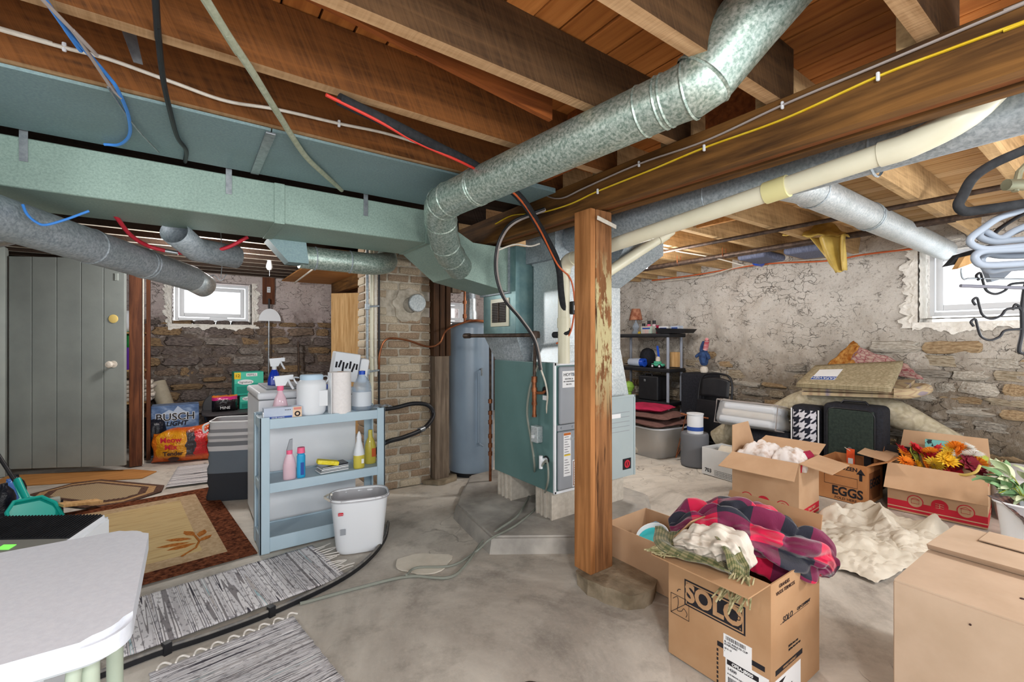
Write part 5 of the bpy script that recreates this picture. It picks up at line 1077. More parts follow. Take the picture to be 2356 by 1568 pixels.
b = MB().box(.03, .1, -.05, .05, .042, .05, .003); obj('dark_tray', b, 'navy', o)
b = MB().obox((-.03, -.02, .066), (.14, .055, .03), Euler((0, .22, -.12)), .008); sg = single('sponge', b, mat('yellow_sponge', '#e6d022', '#efe05a', rough=.9, scale=60, bump=.3), 'yellow scrub sponge lying on the grey mop pads', 'sponge', tuple(o.location), .1)
o = bottle('spray_bottle', 'white necked yellow bottle without head on the middle shelf', (on_y(826, 1080, 3.2).x, 3.2, ZM), [(0, 0), (.036, 0), (.038, .01), (.038, .085), (.036, .09), (0, .09)], 'yellowfilm', None, None, .8)
b = MB().lathe([(.037, .09), (.033, .12), (.018, .185), (.016, .205), (.018, .21), (.014, .23), (.006, .25), (0, .255)], (0, 0, 0), 20, None, 1, .8); obj('clear_shoulder', b, 'white', o); b = MB().box(.008, .024, -.0315, -.0295, .035, .065); obj('label_sticker', b, 'paper', o)
o = bottle('yellow_bottle', 'clear yellow cleaner bottle at right on the middle shelf', (on_y(852, 1075, 3.28).x, 3.28, ZM), [(0, 0), (.038, 0), (.04, .01), (.04, .12), (.03, .16), (.016, .19), (.015, .24), (0, .24)], 'yellowfilm', None, None, .8); b = MB().box(.0, .03, -.0335, -.031, .05, .11); obj('label_sticker', b, 'orange_cable', o)
# waste bin
wb = thing('waste_basket', 'white plastic wastebasket with a bag liner before the shelf', 'bin', (.885, 2.90, 0), math.radians(-14))
def oval(hx, hy, n=40, e=3.2): return [(hx * abs(math.cos(a)) ** (2 / e) * (1 if math.cos(a) > 0 else -1), hy * abs(math.sin(a)) ** (2 / e) * (1 if math.sin(a) > 0 else -1)) for a in [2 * PI * i / n for i in range(n)]]
def shell(b, rings, close=True):
    vs = [[b.bm.verts.new((x, y, z)) for x, y in ring] for ring, z in rings]; n = len(vs[0])
    for A_, B_ in zip(vs, vs[1:]):
        for i in range(n):
            f = b.bm.faces.new((A_[i], A_[(i + 1) % n], B_[(i + 1) % n], B_[i])); f.smooth = True
    if close: b.bm.faces.new(vs[0][::-1])
    return b
b = shell(MB(), [(oval(.13, .085), .002), (oval(.138, .092), .02), (oval(.168, .118), .32), (oval(.172, .122), .335)]); obj('basket', b, 'white', wb, solid=.003)
b = MB().tube([(x, y, .335) for x, y in oval(.174, .124)], .007, 8, closed=True); obj('rim', b, 'white', wb)
b = shell(MB(), [(oval(.12, .08), .12), (oval(.15, .105), .25), (oval(.168, .119), .336), (oval(.178, .128), .345), (oval(.181, .131), .325)], False); b.bm.verts.ensure_lookup_table()
for v in b.bm.verts: v.co += Vector((noise.noise(v.co * 30), noise.noise(v.co * 30 + Vector((5, 0, 0))), 0)) * .004
obj('bag_liner', b, glassy('grey_bag_film', '#b4b4b8', .2, .7), wb)
b = MB().tube(spline([(-.17, -.06, .33), (-.2, -.02, .34), (-.2, .03, .335), (-.17, .05, .34), (-.165, .0, .35)], 5), .007, 6); obj('bag_knot', b, 'white_cable', wb)
b = MB().box(-.128, -.098, -.1145, -.108, .25, .268, .003); obj('brand_mark', b, 'ink_red', wb); write(wb, "Rubbermaid", .0055, (-.113, -.1155, .259), FY, 'paper')
b = MB().box(-.115, -.085, -.105, -.1, .13, .165); obj('label_sticker', b, 'grey_enamel', wb)
# --- hamper
hp = thing('laundry_hamper', 'grey banded fabric laundry hamper left of the washer', 'hamper', (.34, 4.5, 0), math.radians(-22))
k = NT('hamper_cloth'); v = k.coord('Object'); z_ = k.n('ShaderNodeSeparateXYZ'); k.l(v, z_.inputs[0])
c = k.ramp(k.math('MULTIPLY', z_.outputs[2], 1.4), [(0, '#3b3d43'), (.31, '#6a737e'), (.565, '#c9c8cc'), (.62, '#77797f'), (.67, '#c3c1c4'), (.70, '#8f8f94'), (.735, '#cfcdd0'), (.77, '#8a8a8f'), (.81, '#c6c4c7')], 'CONSTANT'); k.col(c); k.bump(k.noise(v, 160, 2), .3, .003); M['hamper'] = k.fin(.95, 0, .1)
def hring(hx, hy, z, amp, s):
    return ([(x * (1 + amp * noise.noise((x * 9 + s, y * 9, z * 6))), y * (1 + amp * noise.noise((x * 9, y * 9 + s, z * 6)))) for x, y in oval(hx, hy, 56, 6)], z)
rs = [hring(.185, .15, .002, .0, 1), hring(.19, .155, .03, .02, 1)] + [hring(.185 - .012 * t + .006 * math.sin(t * 40), .15 - .01 * t, .03 + .61 * t, .05 + .05 * t, 2) for t in [i / 16 for i in range(1, 17)]]
b = shell(MB(), rs); obj('hamper_body', b, 'hamper', hp, solid=.004)
b = MB().tube([(x, y, z_) for (x, y), z_ in [(q, rs[-1][1]) for q in rs[-1][0]]], .006, 6, closed=True); obj('rim_piping', b, 'paper', hp)
b = MB().tube(spline([(-.17, -.1, .63), (-.2, -.13, .61), (-.19, -.14, .56), (-.165, -.13, .58)], 4), .008, 8); obj('handle', b, 'paper', hp)
# --- far left corner: tub, boxes, bag, case
tub = thing('storage_tub', 'large black plastic tub against the dark stone wall', 'tub', (.54, 6.5, 0))
b = shell(MB(), [(oval(.33, .22, 32, 6), .0), (oval(.38, .26, 32, 6), .42), (oval(.4, .28, 32, 6), .44)]); obj('tub_body', b, 'black', tub, solid=.004)
b = MB(); b.poly([(x, y) for x, y in oval(.405, .285, 32, 6)], .44, .018); obj('lid', b, mat('grey_lid', '#4a484b', rough=.5), tub)
b = MB().lathe([(0, 0), (.17, 0), (.18, .012), (.17, .024), (0, .03)], tuple(on_y(505, 935, 6.70)), 28, Euler((PI / 2 - .2, 0, 0))); single('round_bin_lid', b, mat('charcoal_plastic', '#3a3a3d', rough=.6), 'round charcoal bin lid leaning on the wall behind the tub', 'tray')  # dark bin lid standing upright behind the tub
def swbox(name, label, px0, px1, y, z0, h, rz, big):
    p = on_y((px0 + px1) / 2, 900, y); wd_ = (on_y(px1, 900, y) - on_y(px0, 900, y)).length
    o = thing(name, label, 'box', (p.x, y + .1, z0), rz)
    M.setdefault('teal_card', mat('teal_card', '#1f9a86', '#29a893', rough=.5, scale=4)); M.setdefault('teal_card2', mat('mint_card', '#4fc0a6', rough=.5))
    b = MB().box(-wd_ / 2, wd_ / 2, -.1, .1, 0, h, .003); obj('carton', b, 'teal_card', o)
    b = MB().box(-wd_ / 2 + .004, wd_ / 2 - .004, -.1015, -.1, h * .5, h * .98); obj('mint_panel', b, 'teal_card2', o)
    b = MB().lathe([(0, 0), (1, 0), (1, .0012), (0, .0012)], (0, 0, 0), 24, None); 
    for v in b.bm.verts: v.co = Vector((v.co.x * wd_ * .27 - wd_ * .12, -.1016 - v.co.z, v.co.y * h * (.11 if big else .15) + h * (.56 if big else .74)))
    obj('white_oval', b, 'paper', o); write(o, "Signature", h * (.13 if big else .17), (-wd_ * .12, -.1032, h * (.56 if big else .74)), FY)
    b = MB()
    for i in range(2): b.box(-wd_ * .42 + i * wd_ * .42, -wd_ * .06 + i * wd_ * .42, -.1015, -.1, h * .08, h * .38)
    obj('dark_panel', b, mat('deep_teal_print', '#178573', rough=.6), o)
    if big:
        b = MB().box(-wd_ / 2, -wd_ / 2 + .07, -.102, -.1, h * .7, h * .98); obj('yellow_corner', b, 'yellow_cable', o); write(o, "12", .05, (-wd_ / 2 + .035, -.1025, h * .84), FY, 'ink_brown')
        b = MB().box(-wd_ * .1, wd_ * .28, -.1025, -.1, h * .8, h * .94, .003); obj('white_panel', b, 'paper', o); write(o, "REFILL", .035, (wd_ * .09, -.1032, h * .87), FY)
    return o
swbox('teal_box', 'lower small teal carton on the black tub', 552, 604, 6.5, .462, .17, 0, False)
swbox('teal_box', 'upper larger teal carton stacked above the small one', 538, 606, 6.48, .634, .285, .06, True)
o = thing('snack_bag', 'small black and pink foil bag on the tub beside the teal cartons', 'bag', tuple(on_y(517, 945, 6.45).xy) + (.462,))
def pillow(b, hx, hy, h, seed, n=14, pinch=.0):
    def top(sg):
        def fn(u, v):
            a, c = u * 2 - 1, v * 2 - 1; e = (1 - abs(a) ** 2.6) * (1 - abs(c) ** 2.6)
            return (a * hx * (1 - pinch * abs(c) ** 2), sg * hy * max(e, 0) ** .55 + .012 * noise.noise((a * 4 + seed, c * 4, sg)) * e, (c * .5 + .5) * h + .008 * noise.noise((a * 5, seed, c * 5)))
        return fn
    b.grid(n, n, top(1)); b.grid(n, n, top(-1)); bmesh.ops.remove_doubles(b.bm, verts=b.bm.verts[:], dist=.003); return b
k = NT('foil_bag'); z_ = k.n('ShaderNodeSeparateXYZ'); k.l(k.coord('Object'), z_.inputs[0]); f = k.noise(k.coord('Object'), 9, 5)
k.col(k.ramp(k.math('ADD', k.math('MULTIPLY', z_.outputs[2], 5), k.math('MULTIPLY', f, .25)), [(0, '#17141a'), (.75, '#17141a'), (.8, '#c42a78'), (.98, '#d67a30')], 'CONSTANT')); k.bump(f, .8, .02); M['foil'] = k.fin(.25, 0, .6)
obj('foil_pouch', pillow(MB(), .13, .08, .19, 3), 'foil', o); write(o, "MINE", .045, (.0, -.083, .045), FY, 'paper')
# cat food bag: yellow, black and red print
cf = thing('cat_food_bag', 'orange and red cat food bag slumped on the floor by the door post', 'bag', (-.04, 6.1, 0), -.3)
k = NT('pet_food_foil'); v = k.coord('Object'); z_ = k.n('ShaderNodeSeparateXYZ'); k.l(v, z_.inputs[0]); f = k.noise(v, 7, 5)
xx = k.math('ADD', z_.outputs[0], k.math('MULTIPLY', k.math('SUBTRACT', f, .5), .12))
c = k.ramp(k.math('ADD', k.math('MULTIPLY', xx, 1.8), .5), [(0, '#d8731a'), (.12, '#e09a1c'), (.62, '#38333a'), (.76, '#c81a22'), (.96, '#d4461e')], 'CONSTANT')
zz = k.ramp(k.math('MULTIPLY', z_.outputs[2], 2.4), [(.0, (1, 1, 1, 1)), (.12, (1, 1, 1, 1)), (.22, (0, 0, 0, 1)), (.76, (0, 0, 0, 1)), (.86, (1, 1, 1, 1))]); c = k.mix(zz, c, '#cc5a1c'); k.col(c); k.bump(k.noise(v, 12, 4), .9, .04); M['petfood'] = k.fin(.22, 0, .7)
b = pillow(MB(), .27, .13, .37, 6, 34, -.08)
for v in b.bm.verts:
    q = v.co.copy(); t = max(0, q.z / .37); v.co += Vector((noise.noise(q * 6), noise.noise(q * 7 + Vector((4, 0, 0))), noise.noise(q * 6 + Vector((0, 4, 0))))) * (.012 + .03 * t)
    v.co.x += .03 * t + (.05 * t if q.x > 0 else -.03 * t); v.co.z += .05 * (q.x / .27) * t; v.co.z = max(v.co.z, .0)
obj('foil_sack', b, 'petfood', cf, smooth=60)
write(cf, "Meow\nMix", .075, (-.06, -.155, .22), FY, 'ink_red', bold=.002); write(cf, "Tender", .06, (-.04, -.155, .115), FY, 'ink_brown', bold=.002)
b = MB().lathe([(0, 0), (.05, 0), (.05, .003), (0, .003)], (-.04, -.135, .055), 18, Euler((PI / 2, 0, 0)), 1, .45); obj('printed_seal', b, 'ink_brown', cf)
bc = thing('beer_case', 'blue beverage carton standing behind the cat food bag', 'box', (on_y(404, 950, 6.45).x, 6.55, 0), .0)
k = NT('blue_mountain_card'); f = k.noise(k.coord('Object', (3, 3, 5)), 3, 6); k.col(k.ramp(f, [(.3, '#33507c'), (.5, '#5d79a4'), (.62, '#8fa6c6'), (.75, '#43618f')])); M['bluecard'] = k.fin(.35)
b = MB().box(-.22, .22, -.1, .12, 0, .57, .006); obj('carton', b, 'bluecard', bc)
b = MB().poly([(-.14, 0), (-.06, .05), (-.02, .03), (.02, .09), (.07, .04), (.14, 0)], 0, .001)
for v in b.bm.verts: v.co = Vector((v.co.x, -.101 - v.co.z, v.co.y + .47))
obj('mountain_print', b, mat('pale_blue_print', '#b5c4d9', rough=.5), bc)
write(bc, "BUSCH", .115, (0, -.1025, .435), FY, 'paper', bold=.006); write(bc, "BUSCH", .115, (0, -.104, .435), FY, 'ink', bold=.001); write(bc, "LIGHT", .07, (.01, -.103, .36), FY, 'ink', shear=.2, bold=.002)
tbag = thing('trash_bag', 'black trash bag slumped between the cat food and the hamper', 'bag', (.36, 6.0, 0), -.2)
obj('bag_film', pillow(MB(), .2, .15, .42, 12, 18, .2), 'navy', tbag)
tbag2 = thing('trash_bag', 'dark bag in the shadow between the door post and the blue carton', 'bag', (-.3, 6.5, 0), .1); obj('bag_film', pillow(MB(), .12, .13, .45, 21, 14, .2), 'navy', tbag2)
rm = thing('rolled_mat', 'beige rolled mat with a red band leaning on the far wall', 'roll', tuple(on_y(385, 950, 6.75).xy) + (0,))
pb_, pt_ = on_y(392, 960, 6.9), on_y(362, 880, 7.04); ar = (pt_ - pb_).normalized(); pb_ = pb_ - ar * .5
b = MB().tube([pb_, pt_], .085, 22); b.tube([pt_ - ar * .01, pt_ + ar * .002], [.06, .06], 18); obj('roll_body', b, mat('beige_vinyl', '#a79d89', '#b4aa96', rough=.7, scale=20), rm, W=True)
b = MB().tube([pb_ + ar * .55, pb_ + ar * .585], .0875, 22); obj('red_band', b, 'ink_red', rm, W=True)
# things on the wall: outlet board, paddle pole, sticks
ob = thing('outlet_board', 'brown board with a white outlet on the far wall beside the window', 'board', tuple(on_y(618, 668, 7.16)))
b = MB().box(-.075, .075, -.012, .02, -.19, .2, .003); obj('board', b, 'post_red', ob); b = MB().box(-.022, .022, -.02, -.012, -.03, .05, .004); ou = obj('outlet', b, 'white', ob)
b = MB(); b.box(-.01, -.005, -.0215, -.02, .02, .034); b.box(.005, .01, -.0215, -.02, .02, .034); b.box(-.01, -.005, -.0215, -.02, -.014, 0); b.box(.005, .01, -.0215, -.02, -.014, 0); obj('slot', b, 'black', ou)
def pole(name, label, pxa, pya, pxb, y, r, m, cat='pole'):
    a_ = on_y(pxa, pya, y); f_ = on_y(pxb, 900, y - .05); o = thing(name, label, cat, (f_.x, f_.y, 0))
    b = MB().tube([a_, (f_.x, f_.y, 0)], r, 10); obj('pole', b, m, o, W=True); return o, a_
o, a_ = pole('paddle_tool', 'long steel pole with a white half round paddle on the far wall', 619, 690, 617, 7.08, .011, 'steel', 'tool')
q = on_y(621, 738, 7.06); b = MB().poly([(.13 * math.cos(PI * i / 16), .17 * math.sin(PI * i / 16)) for i in range(17)], 0, .01)
for v in b.bm.verts: v.co = Vector((q.x + v.co.x * 1.05, q.y + v.co.z, q.z + v.co.y))
obj('paddle', b, 'white', o, W=True); b = MB().tube([a_ + Vector((0, -.01, .02)), a_ + Vector((0, -.01, -.12))], .013, 8); obj('grip', b, 'black', o, W=True)
pole('broom_stick', 'short dark pole leaning on the far wall right of the paddle', 686, 785, 690, 7.0, .014, 'iron', 'stick')
pole('broom_stick', 'purple broom stick leaning beside the partition door', 782, 730, 768, 6.9, .012, mat('purple_plastic', '#5b2f7a', rough=.4), 'stick')
# shelf glimpsed between door and post
cs = thing('corner_shelf', 'narrow wooden shelf glimpsed between the plank door and its post', 'shelf', (-.5, 6.6, 0))
for z in (.62, .98, 1.4): b = MB().box(-.75, -.38, 6.55, 6.8, z - .02, z, .002); obj('shelf_board', b, 'wood_tan', cs, W=True)
b = MB(); b.box(-.75, -.73, 6.55, 6.8, 0, 1.5); b.box(-.40, -.38, 6.74, 6.8, 0, 1.5); obj('upright', b, 'post_red', cs, W=True)
p = on_y(296, 860, 6.62)
bottle('cleaner_bottle', 'purple bottle with a green cap on the narrow shelf behind the door', (p.x, 6.64, .98), [(0, 0), (.05, 0), (.05, .2), (.03, .25), (0, .25)], mat('purple_label', '#5e2d96', rough=.4), [(0, .25), (.03, .25), (.04, .3), (.03, .42), (0, .43)], mat('green_cap', '#1f7a3a', rough=.4), .8)
p = on_y(293, 760, 6.62); b = MB(); pillow(b, .07, .06, .24, 4, 10); single('white_bag', b, 'white', 'white plastic bag on the upper narrow shelf behind the door', 'bag', (p.x, 6.65, 1.4))
for i in range(5):
    b = MB().obox((0, 0, 0), (.36, .22, .045), None, .018, 3); single('folded_cloth', b, 'cream_cloth', 'folded cream cloth on the lower shelf behind the post, %s of the pile' % ['bottom', 'second from bottom', 'middle', 'second from top', 'top'][i], 'cloth', (-.5 + .02 * (i % 2), 6.68, .645 + i * .047), .1 * (i % 3 - 1), group='folded cloths behind the post')
# ================================================================== RIGHT SIDE: boxes
def openbox(name, label, loc, rz, W_, D_, H_, m, flaps=(), min_='card_in', t=.005):
    o = thing(name, label, 'box', loc, rz); b = MB(); x, y = W_ / 2, D_ / 2
    b.box(-x, x, -y, y, 0, t); b.box(-x, -x + t, -y, y, t, H_); b.box(x - t, x, -y, y, t, H_); b.box(-x + t, x - t, -y, -y + t, t, H_); b.box(-x + t, x - t, y - t, y, t, H_)
    obj('carton', b, m, o, smooth=0)
    for side, L, ang, tp in flaps:
        a = math.radians(ang); s = {'-x': (-1, 0), '+x': (1, 0), '-y': (0, -1), '+y': (0, 1)}[side]
        hw = (y if s[0] else x) - .002; dirv = Vector((s[0] * math.sin(a), s[1] * math.sin(a), math.cos(a))); al = Vector((abs(s[1]), abs(s[0]), 0)); e = Vector((s[0] * x, s[1] * y, H_)); nrm = al.cross(dirv).normalized() * t * .5
        p = [e - al * hw, e + al * hw, e + al * (hw - tp) + dirv * L, e - al * (hw - tp) + dirv * L]
        b = MB().hexa([q - nrm for q in p], [q + nrm for q in p]); obj('flap', b, [m, min_], o, smooth=0)
    return o
def onface(o, W_, D_, face, u0, u1, z0, z1, m, nm='print', lift=.0008):
    """flat print on a carton side; u runs left to right as seen"""
    b = MB()
    if face == '-x': b.box(-W_ / 2 - lift, -W_ / 2, -u1, -u0, z0, z1)
    else: b.box(u0, u1, -D_ / 2 - lift, -D_ / 2, z0, z1)
    return obj(nm, b, m, o, smooth=0)
# --- cup carton in the foreground
W_, D_, H_ = .396, .41, .458
so = openbox('cup_carton', 'warm brown cup carton in the foreground with plaid blanket heaped on it', (1.838, .965, 0), 0, W_, D_, H_, 'card3', [('-x', .128, 95, .01), ('+x', .15, 25, .01), ('+y', .15, -40, .01)], 'card3')
def F1(u, z, l=.0012): return (-W_ / 2 - l, -u, z)      # u: left to right across the logo side
yc = .965
def u_(Y): return -(Y - yc)
ul, ur = u_(1.095), u_(.848); zl, zr = .234, .338
onface(so, W_, D_, '-x', ul, ur, zl, zr, 'ink'); onface(so, W_, D_, '-x', ul + .006, ur - .006, zl + .006, zr - .006, 'card3', lift=.0012); onface(so, W_, D_, '-x', ul + .011, ur - .011, zl + .011, zr - .011, 'ink', lift=.0016)
write(so, "SOLO", .098, F1((ul + ur) / 2 - .002, (zl + zr) / 2 + .001, .002), FX, 'card3', bold=.004, squash=.92); write(so, "R", .009, F1(ur - .018, zl + .018, .002), FX, 'card3')
b = MB(); cxu = ur - .043; b.hexa([(-W_ / 2 - .003, -(cxu - .012), .272), (-W_ / 2 - .003, -(cxu + .012), .272), (-W_ / 2 - .002, -(cxu + .012), .272), (-W_ / 2 - .002, -(cxu - .012), .272)], [(-W_ / 2 - .003, -(cxu - .017), .302), (-W_ / 2 - .003, -(cxu + .017), .302), (-W_ / 2 - .002, -(cxu + .017), .302), (-W_ / 2 - .002, -(cxu - .017), .302)]); b.tube([(-W_ / 2 - .002, -(cxu + .013), .298), (-W_ / 2 - .002, -(cxu + .026), .295), (-W_ / 2 - .002, -(cxu + .024), .284), (-W_ / 2 - .002, -(cxu + .013), .28)], .002, 6); obj('cup_emblem', b, 'ink', so)
# crossed out pallet symbol
b = MB(); u0, u1 = u_(1.158), u_(1.075); q = lambda u, z: (-W_ / 2 - .001, -u, z)
b.tube([q(u0, .175), q(u1, .175), q(u1, .255), q(u0, .255)], .0013, 5, closed=True); b.tube([q(u0, .175), q(u1, .25)], .0012, 5)
b.tube(spline([q(u0 + .01, .235), q(u0 + .03, .25), q(u0 + .035, .225), q(u0 + .03, .195), q(u0 + .05, .2), q(u0 + .06, .215), q(u0 + .075, .2), q(u0 + .07, .185)], 4), .0011, 5); b.tube(spline([q(u0 + .03, .272), q(u0 + .035, .282), q(u0 + .045, .286)], 4), .0015, 5); obj('symbol', b, 'ink', so)
onface(so, W_, D_, '-x', u_(.955), u_(.78), .145, .163, 'ink')
def sticker(o, face, u0, u1, z0, z1, lift): return onface(o, W_, D_, face, u0, u1, z0, z1, 'paper', 'label_sticker', lift)
sticker(so, '-x', u_(.93), u_(.825), .118, .205, .002); sticker(so, '-x', u_(.922), u_(.766), .0, .127, .0016)
b = MB(); r = random.Random(4)
def bars(u0, u1, z0, z1, l):
    u = u0
    while u < u1:
        w_ = r.choice((.0012, .002, .003)); b.box(-W_ / 2 - l - .0003, -W_ / 2 - l, -(u + w_), -u, z0, z1); u += w_ + r.choice((.0012, .002))
bars(u_(.921), u_(.845), .186, .2, .002); bars(u_(.912), u_(.8), .01, .052, .0016); obj('barcode', b, 'ink', so, smooth=0)
for s, sz, Y, z, al in (("SL OZ INSULTD CUP", .0095, .926, .178, 'LEFT'), ("SYMPHONY", .0095, .926, .168, 'LEFT'), ("20 X 15", .0085, .926, .153, 'LEFT'), ("1", .006, .926, .142, 'LEFT'), ("14300", .014, .914, .082, 'LEFT'), ("SL OZ INSULTD CUP SYMPHONY", .0058, .914, .064, 'LEFT')):
    write(so, s, sz, F1(u_(Y), z, .0026), FX, 'ink', align=al)
onface(so, W_, D_, '-x', u_(.916), u_(.80), .097, .115, 'ink', lift=.0022); write(so, "OF5A-J8000", .0155, F1(u_(.858), .106, .0034), FX, 'paper', bold=.0004)
b = MB()
for i in range(8): b.box(-W_ / 2 - .001, -W_ / 2, .955 - yc - .004 + .0, .955 - yc + .002, .005 + i * .017, .015 + i * .017)
obj('dashed_border', b, 'ink', so, smooth=0)
yy = -D_ / 2
for s, sz, x, z, sh in (("SOLO", .03, -.075, .305, .25), ("CUP COMPANY", .0155, .055, .307, .25), ("20/15ct foam cups", .0105, -.03, .196, 0), ("30/15oz foam hot cups", .0105, -.02, .182, 0)): write(so, s, sz, (x, yy - .001, z), FY, 'ink', shear=sh)
onface(so, W_, D_, '-y', -.165, .045, .128, .146, 'ink'); onface(so, W_, D_, '-y', -.13, .10, .296, .297, 'ink'); onface(so, W_, D_, '-y', -.19, .03, .0, .112, 'paper', 'label_sticker', .001)
write(so, "GRANDES", .018, (-.1, yy - .001, .435), FY, 'ink_brown'); write(so, "VASOS TERMICOS", .018, (-.09, yy - .001, .413), FY, 'ink_brown'); write(so, "HANDLE CAREFULLY", .011, (-.06, yy - .0018, .137), FY, 'card3')
b = MB()
for i in range(14): b.box(-.15 + i * .008, -.146 + i * .008 + .002 * (i % 2), yy - .0014, yy - .0009, .02, .06)
b.hexa([(-.15, yy - .0014, .08), (-.12, yy - .0014, .085), (-.12, yy - .0009, .085), (-.15, yy - .0009, .08)], [(-.14, yy - .0014, .1), (-.09, yy - .0014, .1), (-.09, yy - .0009, .1), (-.14, yy - .0009, .1)]); obj('barcode', b, 'ink', so, smooth=0)
# cloth lumps
def lump(name, label, cat, pts, rad, m, folds=.22, seed=1, n=10, seg=48, freq=3.0, squash=.8):
    P = spline(pts, n); R = [v.x for v in spline([(r, 0, 0) for r in rad], n)]; b = MB()
    b.tube(P, [1.0] * len(P), seg, cap=True)
    b.bm.verts.ensure_lookup_table(); i = 0
    for k_, (p, r) in enumerate(zip(P, R)):
        for j in range(seg):
            v = b.bm.verts[i]; i += 1; d = (v.co - p); a = 2 * PI * j / seg; t = k_ / len(P)
            s = noise.noise((math.cos(a) * freq + seed, math.sin(a) * freq, t * 3.5)); s2 = noise.noise((math.cos(a) * freq * 2.2, math.sin(a) * freq * 2.2 + seed, t * 7 + a * .3))
            vd = noise.voronoi((math.cos(a) * freq * .8 + seed, math.sin(a) * freq * .8, t * 5))[0]; cr = min(1, (vd[1] - vd[0]) * 1.6); f = r * (1 + folds * (1 - 2.4 * abs(s)) + folds * .9 * (1 - 2.6 * abs(s2)) - .42 * (1 - cr) ** 2); q = p + Vector((d.x * f, d.y * f, d.z * f * squash)); v.co = q
    o = single(name, b, m, label, cat, smooth=80)
    md = o.modifiers.new('round', 'SUBSURF'); md.levels = 1; md.render_levels = 1; return o
lump('plaid_blanket', 'red and black plaid fleece blanket heaped over the cup carton', 'blanket', [(1.72, 1.22, .475), (1.80, 1.12, .50), (1.87, 1.0, .505), (1.95, .87, .475), (2.03, .78, .44), (2.07, .735, .37)], [.05, .12, .15, .15, .10, .012], 'plaid_red', .22, 3, n=18, seg=72, freq=2.6)
lump('tan_scarf', 'cream and green fringed scarf bunched at the front of the plaid blanket', 'scarf', [(1.62, 1.13, .475), (1.655, 1.04, .5), (1.69, .94, .51), (1.70, .86, .455)], [.02, .07, .08, .03], 'cream_cloth', .26, 8, n=14, seg=64, freq=2.2)
gs = thing('green_scarf', 'green and tan plaid scarf with knotted fringe over the carton flap', 'scarf', (1.6, 1.0, .48))
def strip(b, pts, wd, seed, n=8, m=6):
    P = spline(pts, n)
    def fn(u, v):
        i = min(int(u * (len(P) - 1)), len(P) - 2); f = u * (len(P) - 1) - i; p = P[i].lerp(P[i + 1], f); t = (P[i + 1] - P[i]).normalized(); s = t.cross(Vector((.2, .1, 1))).normalized()
        return p + s * wd * (v - .5) * (1 + .4 * noise.noise((u * 4, seed, 0))) + Vector((0, 0, .01 * math.sin(v * 7 + u * 5 + seed) + .008 * noise.noise((u * 6, v * 5, seed))))
    return b.grid(len(P) * 2, 14, fn)
b = strip(MB(), [(1.66, 1.19, .50), (1.585, 1.14, .478), (1.575, 1.05, .475), (1.585, .95, .478), (1.60, .87, .47)], .1, 2); obj('plaid_cloth', b, 'plaid_green', gs, W=True, solid=.004)
b = strip(MB(), [(1.70, 1.02, .555), (1.655, .93, .54), (1.61, .86, .50), (1.585, .845, .455)], .07, 6); obj('plaid_cloth', b, 'plaid_green', gs, W=True, solid=.004)
b = MB(); r = random.Random(12)
for (x, y, z) in ((1.53, 1.12, .462), (1.53, 1.08, .462), (1.525, 1.15, .462)):
    for i in range(5): b.tube(spline([(x + .05, y + r.uniform(-.02, .02), z + .015), (x, y + r.uniform(-.03, .03), z + .012), (x - .03, y + .03 + r.uniform(-.02, .03), z)], 4), .0028, 5)
for i in range(22):
    x, y = 1.58 + r.uniform(-.02, .02), .84 + r.uniform(-.045, .045); b.tube(spline([(x + .02, y, .475), (x, y + r.uniform(-.015, .015), .44), (x - .05 * r.random(), y + r.uniform(-.02, .05), .40 - .05 * r.random())], 4), .0032, 5)
obj('fringe', b, mat('tan_green_thread', '#6c6a44', '#b5ab86', rough=.9, scale=60), gs, W=True)
# --- plain open carton behind the post
W_, D_, H_ = .38, .56, .25
ob_ = openbox('open_carton', 'open tan carton with bowls between the post and the cup carton', (2.17, 1.56, 0), .03, W_, D_, H_, 'card', [])
b = MB().tube([(-.10, 0, .02), (-.10, 0, .245)], .002, 4)
bo = thing('mixing_bowl', 'white bowl with turquoise inside lying in the open tan carton', 'bowl', (2.12, 1.62, .19), 0, None, (.3, -.3, 0))
b = MB().lathe([(.0, -.05), (.05, -.05), (.085, .0), (.095, .03), (.09, .03), (.08, .0), (.045, -.04), (0, -.04)], (0, 0, 0), 28, None, 1.15, .8); obj('bowl_shell', b, 'white', bo)
b = MB().lathe([(0, .004), (.078, .004), (.08, .008), (0, .008)], (0, 0, 0), 24, None, 1.15, .8); obj('turquoise_lid', b, mat('aqua_plastic', '#3fc4cc', rough=.4), bo)
b = MB().box(-.03, .03, -.015, .015, 0, .16, .004); single('blue_packet', b, mat('slate_packet', '#5c7d94', rough=.6), 'slate blue packet standing at the back of the open tan carton', 'packet', (2.22, 1.68, .08))
b = MB().obox((0, 0, .05), (.2, .3, .1), None, .03, 3); single('brown_cloth_bundle', b, mat('brown_weave', '#5b4336', '#7a5d4a', rough=.95, scale=50), 'dark brown bundle in the far end of the open tan carton', 'bundle', (2.27, 1.74, .006))
